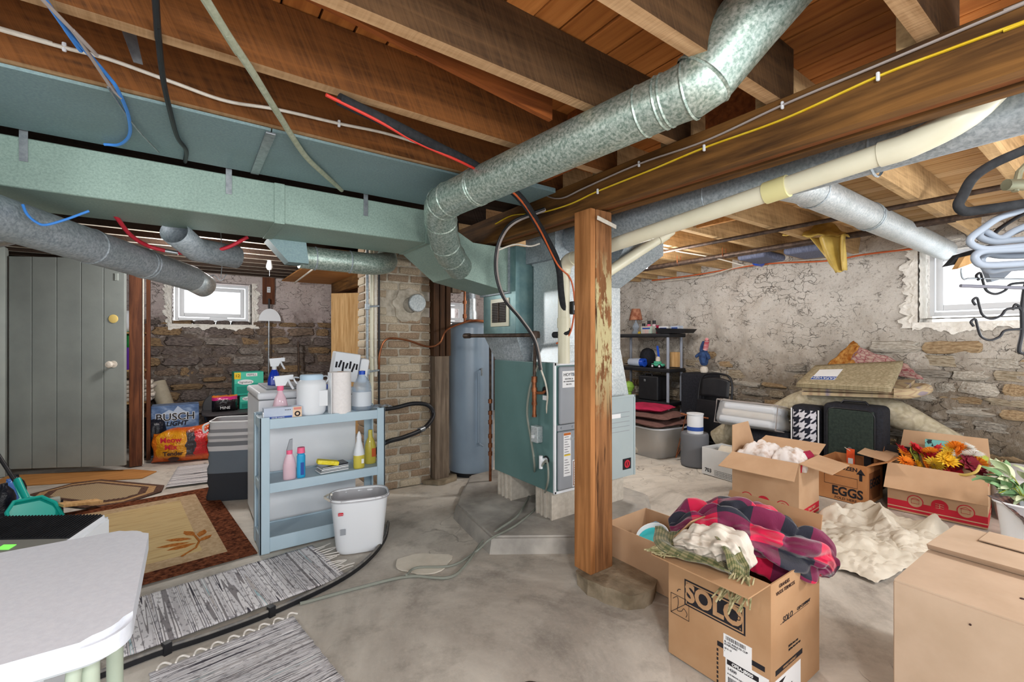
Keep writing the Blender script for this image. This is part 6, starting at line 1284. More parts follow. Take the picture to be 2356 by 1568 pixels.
# --- large plain carton at the lower right
bg_ = thing('closed_carton', 'large plain tan carton filling the lower right corner', 'box', (2.24, .10, 0), -.015)
W_, D_, H_ = .75, .76, .52
b = MB(); b.box(-W_ / 2, W_ / 2, -D_ / 2, D_ / 2, 0, H_, .003, 1); obj('carton', b, 'card2', bg_, smooth=0)
b = MB(); b.obox((-W_ / 4 - .0, 0, H_ + .003), (W_ / 2 - .004, D_ - .004, .005), None); obj('flap', b, 'card2', bg_, smooth=0)
b = MB(); b.hexa([(.0, -D_ / 2, H_ + .006), (.0, D_ / 2, H_ + .006), (W_ / 2, D_ / 2, H_ + .004), (W_ / 2, -D_ / 2, H_ + .004)], [(-.02, -D_ / 2, H_ + .034), (-.02, D_ / 2, H_ + .03), (W_ / 2, D_ / 2, H_ + .01), (W_ / 2, -D_ / 2, H_ + .01)]); obj('flap', b, 'card2', bg_, smooth=0)
b = MB(); b.hexa([(.12, -D_ / 2, H_ + .03), (.2, D_ / 2 - .1, H_ + .024), (W_ / 2, D_ / 2 - .1, H_ + .012), (W_ / 2, -D_ / 2, H_ + .012)], [(.12, -D_ / 2, H_ + .034), (.2, D_ / 2 - .1, H_ + .028), (W_ / 2, D_ / 2 - .1, H_ + .016), (W_ / 2, -D_ / 2, H_ + .016)]); obj('inner_flap', b, 'card2', bg_, smooth=0)
b = MB(); b.lathe([(0, 0), (.006, 0), (.004, .002), (0, .002)], (-.2, .12, H_ + .006), 10); b.lathe([(0, 0), (.003, 0), (.003, .002), (0, .002)], (-W_ / 2 - .001, .2, .47), 8, Euler((0, -PI / 2, 0))); obj('dent', b, 'ink_brown', bg_)
# --- red banded moving cartons
def moving(label, loc, rz, W_, D_, H_, flaps, rings):
    o = openbox('moving_carton', label, loc, rz, W_, D_, H_, 'card', flaps)
    for f, hw in (('-x', D_ / 2), ('-y', W_ / 2)):
        onface(o, W_, D_, f, -hw, hw, .012, .03, 'ink_red'); onface(o, W_, D_, f, -hw, hw, .038, .085, 'ink_red')
        onface(o, W_, D_, f, -hw, hw, .0305, .0375, 'card_in', lift=.0004)
    for i in range(3):
        c = -D_ / 2 + D_ * rings[i]; zc = .095 + .0 * i
        b = MB().lathe([(0, 0), (.047, 0), (.047, .0012), (0, .0012)], (-W_ / 2 - .0008, -c, zc), 26, Euler((0, -PI / 2, 0))); rg2 = obj('round_emblem', b, 'ink_red', o)
        if i != 1: b = MB().lathe([(0, 0), (.041, 0), (.041, .0018), (0, .0018)], (-W_ / 2 - .0006, -c, zc), 26, Euler((0, -PI / 2, 0))); obj('emblem_field', b, 'card', rg2)
        b = MB()
        X_ = -W_ / 2 - .0026; S = [(-.022, -.015), (.022, -.015), (.022, .015), (-.022, .015)]
        b.tube([(X_, -(c + a), zc + z) for a, z in S], .0018, 4, closed=True)
        if i == 0: b.tube([(X_, -(c - .022), zc + .015), (X_, -c, zc + .026), (X_, -(c + .022), zc + .015)], .0018, 4)
        elif i == 1: b.tube([(X_, -c, zc - .015), (X_, -c, zc + .015)], .0018, 4); b.tube([(X_, -(c - .022), zc), (X_, -(c + .022), zc)], .0018, 4)
        else: 
            b.tube([(X_, -(c - .03), zc + .012), (X_, -c, zc + .03), (X_, -(c + .03), zc + .012)], .0018, 4)
        obj('emblem_lines', b, 'card_in' if i == 1 else 'ink_red', rg2)
    write(o, "SMALL BOX", .026, (.05, -D_ / 2 - .0016, .061), FY, 'card_in'); write(o, "1.5 CU FT", .016, (.05, -D_ / 2 - .0016, .021), FY, 'card_in'); onface(o, W_, D_, '-y', -W_ / 2 + .03, -W_ / 2 + .075, H_ - .07, H_ - .015, 'ink_red')
    return o
mc = moving('red banded carton with a raised flap and floral quilts inside', (3.71, 1.69, 0), .06, .40, .47, .43, [('-x', .19, 118, -.03), ('-y', .2, 100, .01), ('+x', .2, 75, .01), ('+y', .2, 8, .06)], (.24, .5, .78))
def quilt(name, label, loc, hx, hy, h, m, seed, rz=0):
    b = MB(); n = 26
    def fn(u, v):
        a, c = u * 2 - 1, v * 2 - 1; e = max(0, (1 - abs(a) ** 4) * (1 - abs(c) ** 4)); s = noise.noise((a * 2.5 + seed, c * 2.5, seed)); s2 = noise.noise((a * 6, c * 6 + seed, 1))
        return (a * hx, c * hy, h * (e ** .4 * (.8 + .35 * s) + .09 * s2 * e))
    b.grid(n, n, fn); return single(name, b, m, label, 'quilt', loc, rz, solid=.01)
quilt('floral_quilt', 'floral cream quilt in clear film in the red banded carton, left half', (3.68, 1.77, .36), .17, .13, .16, 'floral', 3); quilt('floral_quilt', 'floral cream quilt in clear film in the red banded carton, right half', (3.72, 1.58, .36), .17, .11, .14, 'floral', 9, .3)
b = MB(); pillow(b, .07, .05, .1, 7, 10); single('pink_cloth', b, 'cushion_red', 'bright pink cloth peeking at the right of the floral quilts', 'cloth', (3.83, 1.52, .36))
fb = moving('red banded carton overflowing with artificial autumn flowers', (4.69, .94, 0), .1, .46, .54, .36, [('-x', .2, 150, -.01), ('+y', .2, 82, .03), ('+x', .2, 20, .02), ('-y', .08, 45, .02)], (.3, .55, .8))
# --- egg carton
W_, D_, H_ = .37, .34, .315
eg = openbox('egg_carton', 'orange brown egg carton with an up arrow between the two red banded cartons', (4.52, 1.46, 0), .0, W_, D_, H_, 'card_eggs', [('+x', .16, 40, .01), ('-y', .15, 66, .01)], 'card_in')
write(eg, "EGGS", .098, F1(.035, .07, .0012) if False else (-W_ / 2 - .0012, -.04, .075), FX, 'ink', bold=.003, squash=.9); write(eg, "FROZEN", .042, (-W_ / 2 - .0012, -.03, .27), FX, 'ink', bold=.001); write(eg, "FOLD HERE", .03, (-W_ / 2 - .0012, -.03, .02), FX, 'ink_brown')
b = MB(); X_ = -W_ / 2 - .001
b.box(X_, X_ + .001, -.142, -.122, .19, .245); b.prism([(X_, -.162, .24), (X_, -.102, .24), (X_, -.132, .285)], (.001, 0, 0)); obj('up_arrow', b, 'ink', eg, smooth=0)
b = MB().tube([(X_, -.11, .125), (X_, .12, .125), (X_, .12, .2), (X_, -.11, .2)], .0016, 4, closed=True); obj('printed_frame', b, 'ink', eg)
onface(eg, W_, D_, '-y', -.13, .12, .03, .25, mat('carton_side_shade', '#7a4a26', rough=.85)); write(eg, "EGGS", .095, (0, -D_ / 2 - .0016, .16), FY, 'ink', bold=.003)  # darker panel: shade of this carton side painted into the colour
for b_ in range(1):
    b = MB().obox((0, 0, 0), (.07, .05, .1), None, .004); single('small_packet', b, 'black', 'small black and white packet standing in the back of the egg carton', 'packet', (4.62, 1.36, .3))
# --- white file box with grid print
W_, D_, H_ = .3, .38, .26
fbx = openbox('file_box', 'white printed file box with crumpled paper behind the quilt carton', (4.26, 2.36, 0), -.1, W_, D_, H_, mat('white_card', '#d3d6d8', '#dcdedf', rough=.8, scale=6), [], 'card3')
b = MB(); X_ = -W_ / 2 - .001
for i in range(4): b.box(X_, X_ + .001, -.18, .05, .012 + i * .016, .0135 + i * .016)
for i in range(15): b.box(X_, X_ + .001, .05 - i * .016, .0515 - i * .016, .012, .062)
obj('grid_print', b, 'ink', fbx, smooth=0); write(fbx, "703", .05, (X_ - .0004, .12, .045), FX, 'ink', bold=.001)
b = MB(); pillow(b, .12, .1, .14, 15, 12); single('paper_wad', b, 'kraft_white', 'crumpled packing paper inside the white printed file box', 'paper', (4.28, 2.36, .13), 1.2)
# --- packing paper on the floor
pp = thing('packing_paper', 'heap of crumpled cream packing paper on the floor between the cartons', 'paper', (3.72, 1.12, 0), -.5)
def crumple(cx, cy, hx, hy, h, seed, rz, n=72):
    b = MB(); ca, sa = math.cos(rz), math.sin(rz)
    def rid(x, y, f, s): return 1 - abs(noise.noise((x * f + s, y * f, s))) * 2.2
    def cre(x, y, f, s): vd = noise.voronoi((x * f, y * f, s))[0]; return min(1, (vd[1] - vd[0]) * 1.5)
    def fn(u, v):
        a, c = u * 2 - 1, v * 2 - 1
        rr = 1 + .18 * noise.noise((a * 2 + seed, c * 2, 1)); x, y = a * hx * rr, c * hy * rr
        e = max(0, 1 - max(abs(a), abs(c)) ** 3)
        z = .004 + h * (e * (.1 + .5 * rid(x, y, 3.2, seed)) * (.5 + .5 * rid(x, y, 1.3, seed + 2)) + .10 * rid(x, y, 9, seed + 4) * e) + .035 * e * cre(x + .03 * noise.noise((x * 9, y * 9, 1)), y, 6, seed) + .013 * cre(x, y + .02 * noise.noise((x * 12, y * 9, 4)), 15, seed + 3) + .01 * abs(noise.noise((x * 9, y * 9, seed)))
        return (cx + x * ca - y * sa, cy + x * sa + y * ca, max(z, .004))
    return b.grid(n, n, fn)
for cx, cy, hx, hy, h, s, rz in ((-.16, -.17, .46, .27, .06, 1, .35), (.22, .1, .3, .25, .22, 5, .2), (-.26, .24, .27, .16, .06, 9, -.4), (.16, -.24, .3, .2, .09, 13, .9)):
    obj('paper_sheet', crumple(cx, cy, hx, hy, h, s, rz), 'kraft_white', pp, smooth=16)
# --- autumn flowers
FC = {n: mat(n, a, b_, rough=.75, scale=20) for n, a, b_ in (('petal_red', '#c01830', '#e0343c'), ('petal_orange', '#e87818', '#f59a2a'), ('petal_yellow', '#efb91c', '#f7d84a'), ('petal_white', '#e4e2dc', '#f2f0ea'), ('petal_maroon', '#7a1c30', '#94303c'), ('leaf_green', '#7d8c2c', '#a5ae48'))}
def flower_mesh(m, n, layers, R, seed):
    b = MB(); r = random.Random(seed)
    for l in range(layers):
        for i in range(n):
            a = 2 * PI * (i + .5 * l) / n; t = .25 + .75 * (1 - l / layers); rr = R * t; up = R * (.25 + .5 * l / layers); wd_ = R * .9 / n * 2.4
            ca, sa = math.cos(a), math.sin(a); u = Vector((ca, sa, 0)); s = Vector((-sa, ca, 0))
            p = [u * rr * .12, u * rr * .6 + s * wd_ + Vector((0, 0, up * .6)), u * rr + Vector((0, 0, up * (1 - .4 * t))), u * rr * .6 - s * wd_ + Vector((0, 0, up * .6))]
            b.face(p)
    t = obj('flower', b, FC[m], smooth=0); me = t.data; bpy.data.objects.remove(t); return me
FMs = [flower_mesh('petal_red', 7, 3, .055, 1), flower_mesh('petal_orange', 14, 3, .05, 2), flower_mesh('petal_yellow', 14, 3, .055, 3), flower_mesh('petal_white', 20, 4, .06, 4), flower_mesh('petal_maroon', 8, 3, .05, 5), flower_mesh('leaf_green', 5, 1, .05, 6)]
r = random.Random(21); FLOWERS = []
words_ = ['red', 'orange', 'golden yellow', 'white', 'maroon', 'leafy green']
def flow(i, px, py, x=4.6, s=1.0):
    p = on_x(px, py, x + r.uniform(-.08, .08)); o = link(bpy.data.objects.new(('flower_head' if i < 5 else 'leaf_sprig'), FMs[i])); o.location = p; o.rotation_euler = (r.uniform(-.5, .5), -.75 + r.uniform(-.5, .3), r.uniform(0, 6)); o.scale = (s * 1.3,) * 3; FLOWERS.append((i, px, o))
    o['label'] = '%s artificial flower in the autumn bunch of the right carton' % words_[i] if i < 5 else 'green leaf sprig among the artificial autumn flowers'; o['category'] = 'flower' if i < 5 else 'leaf'; o['group'] = words_[i] + ' artificial flowers in the carton'
for i, px, py in ((0, 2105, 1035), (0, 2132, 1052), (0, 2150, 1062), (1, 2140, 1042), (1, 2080, 1050), (2, 2095, 1060), (2, 2118, 1050), (1, 2085, 1066), (2, 2175, 1055), (2, 2190, 1045), (1, 2200, 1032), (3, 2225, 1035), (3, 2240, 1050), (3, 2215, 1050), (2, 2205, 1062), (4, 2232, 1068), (4, 2215, 1080), (0, 2190, 1078), (1, 2250, 1070), (0, 2160, 1040), (1, 2125, 1070), (2, 2110, 1075), (5, 2140, 1078), (5, 2100, 1045), (4, 2245, 1085), (1, 2170, 1070), (2, 2182, 1065), (0, 2075, 1040), (5, 2255, 1060), (1, 2212, 1040), (2, 2150, 1072)): flow(i, px, py - 4, 4.62, r.uniform(.85, 1.15))
NTH = ['leftmost', 'second from left', 'third from left', 'fourth from left', 'fifth from left', 'sixth from left', 'seventh from left', 'eighth from left', 'ninth from left', 'tenth from left']
for i in range(6):
    for n_, (_, px, o) in enumerate(sorted([q for q in FLOWERS if q[0] == i], key=lambda q: q[1])): o['label'] = ('%s artificial flower in the carton, %s of the %s ones' % (words_[i], NTH[n_], words_[i])) if i < 5 else 'green leaf sprig among the artificial flowers, ' + NTH[n_]
b = MB().obox((0, 0, 0), (.02, .3, .12), None, .004); single('picture_frame', b, 'black', 'dark framed card standing at the back left of the flower carton', 'frame', tuple(on_x(2060, 1040, 4.85)), .1)
b = MB().tube(spline([on_x(2190, 1088, 4.5), on_x(2220, 1092, 4.46), on_x(2245, 1085, 4.46), on_x(2255, 1070, 4.5)], 5), .009, 8); single('ribbon_stem', b, mat('dry_stem', '#c9b060', rough=.8), 'pale dried stem curling over the front of the flower carton', 'stem')
b = MB().box(-.02, .02, -.1, .1, -.03, .055, .004); single('mint_package', b, mat('mint_dots', '#7cc3be', '#2b2f33', rough=.6, scale=24, lo=.55, hi=.6), 'mint green spotted package behind the autumn flowers', 'package', tuple(on_x(2168, 1030, 4.82)), .1)
# --- plant bin and lidded tub
pbn = thing('plant_bin', 'white plastic bin of green leaves and plaid ribbon at the right edge', 'bin', (4.02, .36, 0))
b = shell(MB(), [(oval(.13, .14, 36, 5), .0), (oval(.165, .175, 36, 5), .35), (oval(.175, .185, 36, 5), .36)]); obj('bin_body', b, 'white', pbn, solid=.004)
b = MB().tube([(x, y, .36) for x, y in oval(.177, .187, 36, 5)], .007, 8, closed=True); obj('rim', b, 'white', pbn)
lm = MB(); n = 8
def lf(u, v): a = (v - .5) * 2; w__ = .028 * math.sin(PI * min(1, u * 1.02 + .02)) ** .7; return (u * .13, a * w__, .02 * math.sin(u * 3) - .012 * a * a)
lm.grid(8, 2, lf); t = obj('leaf', lm, mat('sage_leaf', '#5c8a58', '#8eb083', rough=.6, scale=8)); lme = t.data; bpy.data.objects.remove(t)
lme2 = lme.copy(); lme2.materials.clear(); lme2.materials.append(mat('pale_sage_leaf', '#b5c49a', '#d3dcbc', rough=.6, scale=8))
pg = thing('leaf_spray', 'artificial green eucalyptus leaves spilling from the white plastic bin', 'plant', (4.0, .4, .3)); r = random.Random(6)
b = MB()
for s in range(9):
    a = r.uniform(0, 2 * PI) if s > 1 else 2.2; e = Vector((math.cos(a) * .16, math.sin(a) * .16, .1 + r.uniform(0, .1))); P = spline([(0, 0, 0), e * .5 + Vector((0, 0, .08)), e], 4); b.tube(P, .003, 5)
    for k_ in range(8):
        o = link(bpy.data.objects.new('leaf', r.choice((lme, lme, lme2)))); o.parent = pg; p = P[2 + k_ * (len(P) - 3) // 8]; o.location = p; o.rotation_euler = (r.uniform(-.8, .8), r.uniform(-.9, .2), a + r.uniform(-1.4, 1.4)); o.scale = (r.uniform(.7, 1.1),) * 3
obj('stem', b, 'leaf_green' if 'leaf_green' in M else FC['leaf_green'], pg)
b = strip(MB(), [(3.99, .52, .37), (3.91, .49, .375), (3.862, .44, .33), (3.85, .4, .25), (3.86, .36, .2)], .12, 4); single('plaid_ribbon', b, 'plaid_brown', 'brown plaid ribbon hanging over the rim of the white bin', 'ribbon', solid=.003)
lt = thing('lidded_tub', 'large pale storage tub with a white lid by the stone wall', 'tub', (5.03, .33, 0))
b = shell(MB(), [(oval(.26, .33, 32, 6), .0), (oval(.3, .38, 32, 6), .3)]); obj('tub_body', b, 'clear_tub', lt, solid=.004)
b = MB().poly([(x, y) for x, y in oval(.325, .4, 32, 6)], .3, .03); bmesh.ops.bevel(b.bm, geom=[e for e in b.bm.edges if all(v.co.z > .32 for v in e.verts)], offset=.008, segments=2, affect='EDGES'); obj('lid', b, 'white', lt)
# --- clear tote with cushions
ct = thing('clear_tote', 'clear plastic tote with cream cloth inside under the seat cushions', 'tote', (4.42, 3.42, 0), -.12)
b = shell(MB(), [(oval(.2, .3, 36, 5), .0), (oval(.25, .36, 36, 5), .32), (oval(.27, .38, 36, 5), .335)]); obj('tote_body', b, 'clear_tub', ct, solid=.004)
b = MB().tube([(x, y, .335) for x, y in oval(.272, .382, 36, 5)], .01, 8, closed=True); obj('rim', b, 'white', ct)
b = MB(); pillow(b, .215, .31, .3, 5, 18); o = single('folded_linen', b, 'cream_cloth', 'crumpled cream linen seen through the clear tote', 'cloth', (4.42, 3.42, .012), -.12)
def cushion(label, loc, rz, m, hx, hy, h, seed):
    b = MB()
    for sg in (1, -1):
        b.grid(14, 14, lambda u, v: ((u * 2 - 1) * hx, (v * 2 - 1) * hy, sg * h * max(0, (1 - abs(u * 2 - 1) ** 4) * (1 - abs(v * 2 - 1) ** 4)) ** .5 + .01 * noise.noise((u * 5 + seed, v * 5, 0))))
    bmesh.ops.remove_doubles(b.bm, verts=b.bm.verts[:], dist=.002); return single('seat_cushion', b, m, label, 'cushion', loc, rz)
cushion('brown seat cushion, the lower of two on the clear tote', (4.40, 3.36, .385), -.1, 'cushion_brown', .3, .36, .035, 1); cushion('brown seat cushion directly under the magenta one', (4.41, 3.38, .455), .1, 'cushion_brown', .28, .34, .035, 4); cushion('magenta velvet cushion on top of the brown cushions', (4.40, 3.44, .525), .25, 'cushion_red', .22, .27, .033, 8)
# --- black shelf and its load
hs = thing('black_shelf', 'tall black plastic shelf with grey tube posts against the stone wall', 'shelf', (5.26, 4.1, 0))
HX0, HX1, HY0, HY1 = 5.06, 5.42, 3.60, 4.55
for zt in (.08, .50, .94, 1.40):
    b = MB(); b.box(HX0, HX1, HY0, HY1, zt - .05, zt, .01); obj('shelf_board', b, 'black', hs, W=True)
for x in (HX0 + .04, HX1 - .03):
    for y in (HY0 + .05, HY1 - .05):
        b = MB()
        for za, zb in ((.08, .45), (.5, .89), (.94, 1.35)): b.tube([(x, y, za), (x, y, zb)], .019, 12)
        b.tube([(x, y, 0), (x, y, .05)], .019, 12); obj('post_tube', b, mat('silver_grey_tube', '#8d93a0', rough=.4), hs, W=True)
def onshelf(px, z, x=5.2): p = on_x(px, 784, x); return (p.x, p.y, z)
ZA, ZB, ZC = 1.401, .941, .501
tl = thing('table_lamp', 'small lamp with rusty floral shade on top of the black shelf', 'lamp', onshelf(1463, ZA, 5.25))
b = MB().lathe([(0, 0), (.05, 0), (.055, .02), (.03, .06), (.05, .1), (.03, .15), (.012, .17), (.012, .22), (0, .22)], (0, 0, 0), 20); obj('lamp_base', b, 'bottle_clear', tl)
b = MB().lathe([(.095, .2), (.06, .36)], (0, 0, 0), 24); b.bm.faces.ensure_lookup_table(); obj('lamp_shade', b, mat('rust_floral', '#8a4a34', '#c28a6c', rough=.9, scale=18), tl)
b = MB().lathe([(0, 0), (.03, 0), (.026, .03), (0, .04)], (.0, -.07, 0), 12); obj('brass_knob', b, 'yellow_cable', tl)
for i, (px, h, m, cm, lb_) in enumerate(((1481, .13, 'white', 'black', 'white spray bottle with black cap next to the small lamp'), (1493, .16, 'pink', 'black', 'pink bottle with black cap left of the red jar on the shelf'), (1505, .16, 'pinkfilm', 'black', 'pale pink bottle with black cap beside the red jar'), (1513, .1, 'cushion_red', 'cushion_red', 'deep red jar among the bottles on the black shelf'))):
    bottle('lotion_bottle', lb_, onshelf(px, ZA, 5.28), [(0, 0), (.028, 0), (.028, h * .75), (.015, h * .85), (0, h * .85)], m, [(0, h * .85), (.022, h * .85), (.022, h * 1.15), (0, h * 1.15)], cm, seg=14)
for i, (px, w__, m, l_) in enumerate(((1492, .18, mat('pastel_box', '#a9c7b8', '#d98f96', rough=.6, scale=9, stretch=(1, 3, .1)), 'pastel striped box in front of the bottles on the shelf'), (1531, .15, 'paper', 'white printed box right of the red jar on the shelf'), (1557, .13, 'paleblue', 'pale printed box at the right end of the boxes on the shelf'))):
    o = thing('gift_box', l_, 'box', onshelf(px, ZA, 5.15 if i == 0 else 5.3)); b = MB().box(-.05, .05, -w__ / 2, w__ / 2, 0, .1, .004); obj('carton', b, m, o); b = MB().box(-.0515, -.05, -w__ * .35, w__ * .35, .06, .08); obj('printed_band', b, 'ink_blue', o)
b = MB(); b.hexa([(-.1, -.2, 0), (.1, -.2, 0), (.1, .2, 0), (-.1, .2, 0)], [(-.12, -.24, .05), (.12, -.24, .05), (.12, .22, .07), (-.12, .22, .07)]); single('black_tray', b, 'black', 'black tapered tray at the right end of the black shelf top', 'tray', onshelf(1553, ZA, 5.14))
tc = thing('toy_car', 'mint green toy car with a blue flag on the middle black shelf', 'toy', onshelf(1514, ZB, 5.12), PI / 2)
b = MB(); b.box(-.09, .09, -.04, .04, .02, .06, .02, 3); b.box(-.04, .05, -.035, .035, .055, .09, .015, 3); obj('car_body', b, mat('mint_green', '#4fb08f', rough=.4), tc)
for x in (-.055, .055):
    b = MB().lathe([(0, -.048), (.026, -.048), (.026, .048), (0, .048)], (x, 0, .026), 16, Euler((PI / 2, 0, 0))); wl_ = obj('wheel', b, 'black', tc); b = MB().lathe([(0, -.05), (.014, -.05), (.014, .05), (0, .05)], (x, 0, .026), 12, Euler((PI / 2, 0, 0))); obj('hub', b, 'white', wl_)
b = MB().lathe([(0, 0), (.03, 0), (.032, .03), (.02, .06), (0, .065)], (0, 0, .09), 14); obj('passenger', b, 'cream_cloth', tc); b = MB().obox((.0, .0, .22), (.03, .01, .15), Euler((0, .15, 0)), .003); obj('flag', b, 'blue', tc)
o = thing('lying_bottle', 'white bottle with blue cap lying on the middle black shelf', 'bottle', onshelf(1462, ZB, 5.15), PI / 2); b = MB().lathe([(0, -.1), (.055, -.1), (.06, -.08), (.05, .1), (0, .1)], (0, 0, .061), 18, Euler((0, PI / 2, 0))); obj('bottle_body', b, 'paleblue', o); b = MB().lathe([(.03, 0), (.058, 0), (.058, .06), (.03, .06)], (-.16, 0, .061), 18, Euler((0, PI / 2, 0))); obj('cap', b, 'blue', o)
b = MB(); pillow(b, .14, .1, .26, 6, 12, .3); single('dark_plush', b, 'black_cloth', 'dark plush toy slumped between the lying bottle and the toy car', 'toy', onshelf(1490, ZB, 5.3), .9)
b = MB().obox((0, 0, .11), (.06, .12, .2), None, .004); single('wooden_frame', b, 'wood_tan', 'small tan wooden frame behind the grey shelf post', 'frame', onshelf(1553, ZB, 5.35))
sp_ = thing('black_case', 'black hard case standing on the lower black shelf', 'case', onshelf(1503, ZC, 5.2)); b = MB().box(-.12, .12, -.16, .16, 0, .33, .02, 3); obj('shell', b, 'black', sp_); b = MB().box(-.126, -.12, .03, .06, .25, .28, .003); obj('latch', b, 'steel', sp_); b = MB().tube([(-.1, -.06, .33), (-.1, -.05, .36), (-.1, .05, .36), (-.1, .06, .33)], .008, 6); obj('handle', b, 'black', sp_)
b = MB().lathe([(.01, -.08), (.05, -.064), (.08, 0), (.05, .064), (.01, .08)], (0, 0, .15), 20); b.lathe([(0, 0), (.04, 0), (.04, .08), (0, .08)], (0, 0, 0), 14); single('green_ball', b, mat('lime_green', '#8ab648', '#a2cf5a', rough=.5), 'lime green ball at the left of the black case', 'ball', onshelf(1447, ZC, 5.12))
# doll on a stool top beside the shelf
b = MB(); b.box(-.16, .16, -.18, .18, 0, on_x(1620, 850, 5.25).z - .04, .03); single('black_hamper', b, 'black_cloth', 'tall black fabric bin between the black shelf and the folding chair', 'bin', (5.25, 3.28, 0))
dl = thing('rag_doll', 'small rag doll with striped red legs and blue overalls on the black bin', 'doll', tuple(on_x(1620, 850, 5.25)))
me = bpy.data.meshes.new('body'); vs = [(0, 0, .04), (0, 0, .12), (0, 0, .18), (-.02, -.06, .2), (-.05, -.1, .13), (0, .06, .2), (-.04, .1, .15), (-.02, -.03, .26), (-.04, -.06, .33), (-.01, .03, .26), (.0, .0, .36)]
ed = [(0, 1), (1, 2), (2, 3), (3, 4), (2, 5), (5, 6), (2, 7), (7, 8), (2, 9), (9, 10)]; me.from_pydata(vs, ed, []); d_ = link(bpy.data.objects.new('body', me)); d_.parent = dl; me.materials.append(mat('denim', '#24365c', '#34507e', rough=.9, scale=30)); md = d_.modifiers.new('skin', 'SKIN')
for v, r_ in zip(me.skin_vertices[0].data, (.05, .055, .045, .025, .02, .025, .02, .028, .022, .028, .022)): v.radius = (r_, r_)
me.skin_vertices[0].data[0].use_root = True; md = d_.modifiers.new('sub', 'SUBSURF'); md.levels = 1; md.render_levels = 1
b = MB().tube([(-.02, -.03, .25), (-.05, -.07, .36), (-.09, -.09, .38)], [.03, .028, .02], 10); obj('striped_leg', b, mat('red_stripe', '#b0243c', '#d8b0b0', rough=.9, scale=30, stretch=(.3, .3, 3)), dl)
b = MB().lathe([(0, -.05), (.04, -.035), (.05, 0), (.04, .035), (0, .05)], (0, .0, .0), 14); obj('head', b, 'cream_cloth', dl)
# --- folding chair leaning on the pile
fc = thing('folding_chair', 'black metal folding chair leaning folded near the stone wall', 'chair', (4.86, 2.93, 0), PI / 2 + .25 - PI, None, (0, .14, -.12))
def lx_(y, z): return (0, y, z)
b = MB().tube(spline([(0, .22, .02), (0, .22, .5), (0, .215, .78), (0, .17, .9), (0, .06, .93), (0, -.06, .93), (0, -.17, .9), (0, -.215, .78), (0, -.22, .5), (0, -.22, .02)], 5), .0125, 10); obj('frame', b, 'black', fc)
b = MB().grid(10, 8, lambda u, v: (-.012 - .02 * math.sin(PI * u), (u - .5) * .38, .66 + .23 * v - .03 * (2 * u - 1) ** 2 * v)); obj('backrest', b, 'black', fc, solid=.006)
b = MB().obox((-.045, 0, .42), (.02, .38, .4), Euler((0, -.05, 0)), .02, 3); obj('seat', b, 'black', fc)
for s in (1, -1): b = MB().tube([(.02, s * .19, .6), (.04, s * .19, .02)], .011, 8); obj('leg', b, 'black', fc)
b = MB().tube([(.035, -.19, .14), (.035, .19, .14)], .009, 8); obj('crossbar', b, 'black', fc)
# --- rolled carpet arching over the suitcases
k = NT('taupe_carpet'); v = k.coord('Object'); vo = k.n('ShaderNodeTexVoronoi', feature='DISTANCE_TO_EDGE'); vo.inputs['Scale'].default_value = 9; k.l(k.coord('Object', (1, 1, 1)), vo.inputs['Vector']); f = k.noise(v, 25, 5); k.col(k.mix(k.math('MULTIPLY', k.ramp(vo.outputs['Distance'], [(.03, (1, 1, 1, 1)), (.09, (0, 0, 0, 1))]), .35), k.ramp(f, [(.3, '#a3997f'), (.7, '#bdb49f')]), '#8c8371')); k.bump(f, .3, .006); M['taupe'] = k.fin(1, 0, .05)
ca_ = [on_x(1650, 1010, 4.86), on_x(1700, 985, 4.9), on_x(1770, 960, 4.98), on_x(1840, 928, 5.05), on_x(1910, 918, 5.1), on_x(1990, 930, 5.12), on_x(2060, 952, 5.1), on_x(2130, 985, 5.12), on_x(2190, 1025, 5.13), on_x(2232, 1075, 5.12), on_x(2250, 1140, 5.1)]
rc_ = thing('rolled_carpet', 'long taupe rolled carpet arching over the suitcases along the wall', 'carpet', tuple(ca_[5]))
b = MB().tube(spline(ca_, 6), [.108 + .012 * math.sin(i * .4) for i in range(61)], 26); obj('carpet_roll', b, 'taupe', rc_, W=True)
b = strip(MB(), [p + Vector((-.05, 0, -.1)) for p in (ca_[1], ca_[2], ca_[3], ca_[4], ca_[5])], .12, 1); obj('backing_edge', b, 'rug_back', rc_, W=True, solid=.008)
# --- suitcases
def case(name, label, y0_, y1_, x0_, x1_, h, m, rz=0):
    o = thing(name, label, 'suitcase', ((x0_ + x1_) / 2, (y0_ + y1_) / 2, 0), rz); hx, hy = (x1_ - x0_) / 2, (y1_ - y0_) / 2
    b = MB().box(-hx, hx, -hy, hy, .03, h, .045, 4); obj('case_body', b, m if m != 'hound' else 'black_cloth', o)
    b = MB()
    for y in (-hy + .05, hy - .05): b.lathe([(0, -.015), (.025, -.015), (.025, .015), (0, .015)], (-hx + .04, y, .027), 12, Euler((PI / 2, 0, 0)))
    obj('wheel', b, 'black', o); return o, hx, hy
o, hx, hy = case('green_suitcase', 'black and dark green upright suitcase with an orange tag', 1.30, 1.74, 4.72, 4.97, .74, 'black_cloth')
M['dkgreen'] = mat('dark_green_cloth', '#1d2824', '#2a3730', rough=.75, scale=50)
b = MB().box(-hx - .018, -hx + .01, -hy + .05, hy - .05, .08, .70, .035, 4); pk = obj('front_pocket', b, 'dkgreen', o)
b = MB().tube([(-hx - .012, y, z) for y, z in [(q_[0], q_[1] + .39) for q_ in rrect(hy - .045, .315, .06)]], .006, 6, closed=True); obj('piping', b, 'black', pk)
b = MB().lathe([(0, 0), (.016, 0), (.014, .006), (0, .006)], (-hx - .018, .0, .36), 12, Euler((0, -PI / 2, 0))); obj('badge', b, 'steel', o)
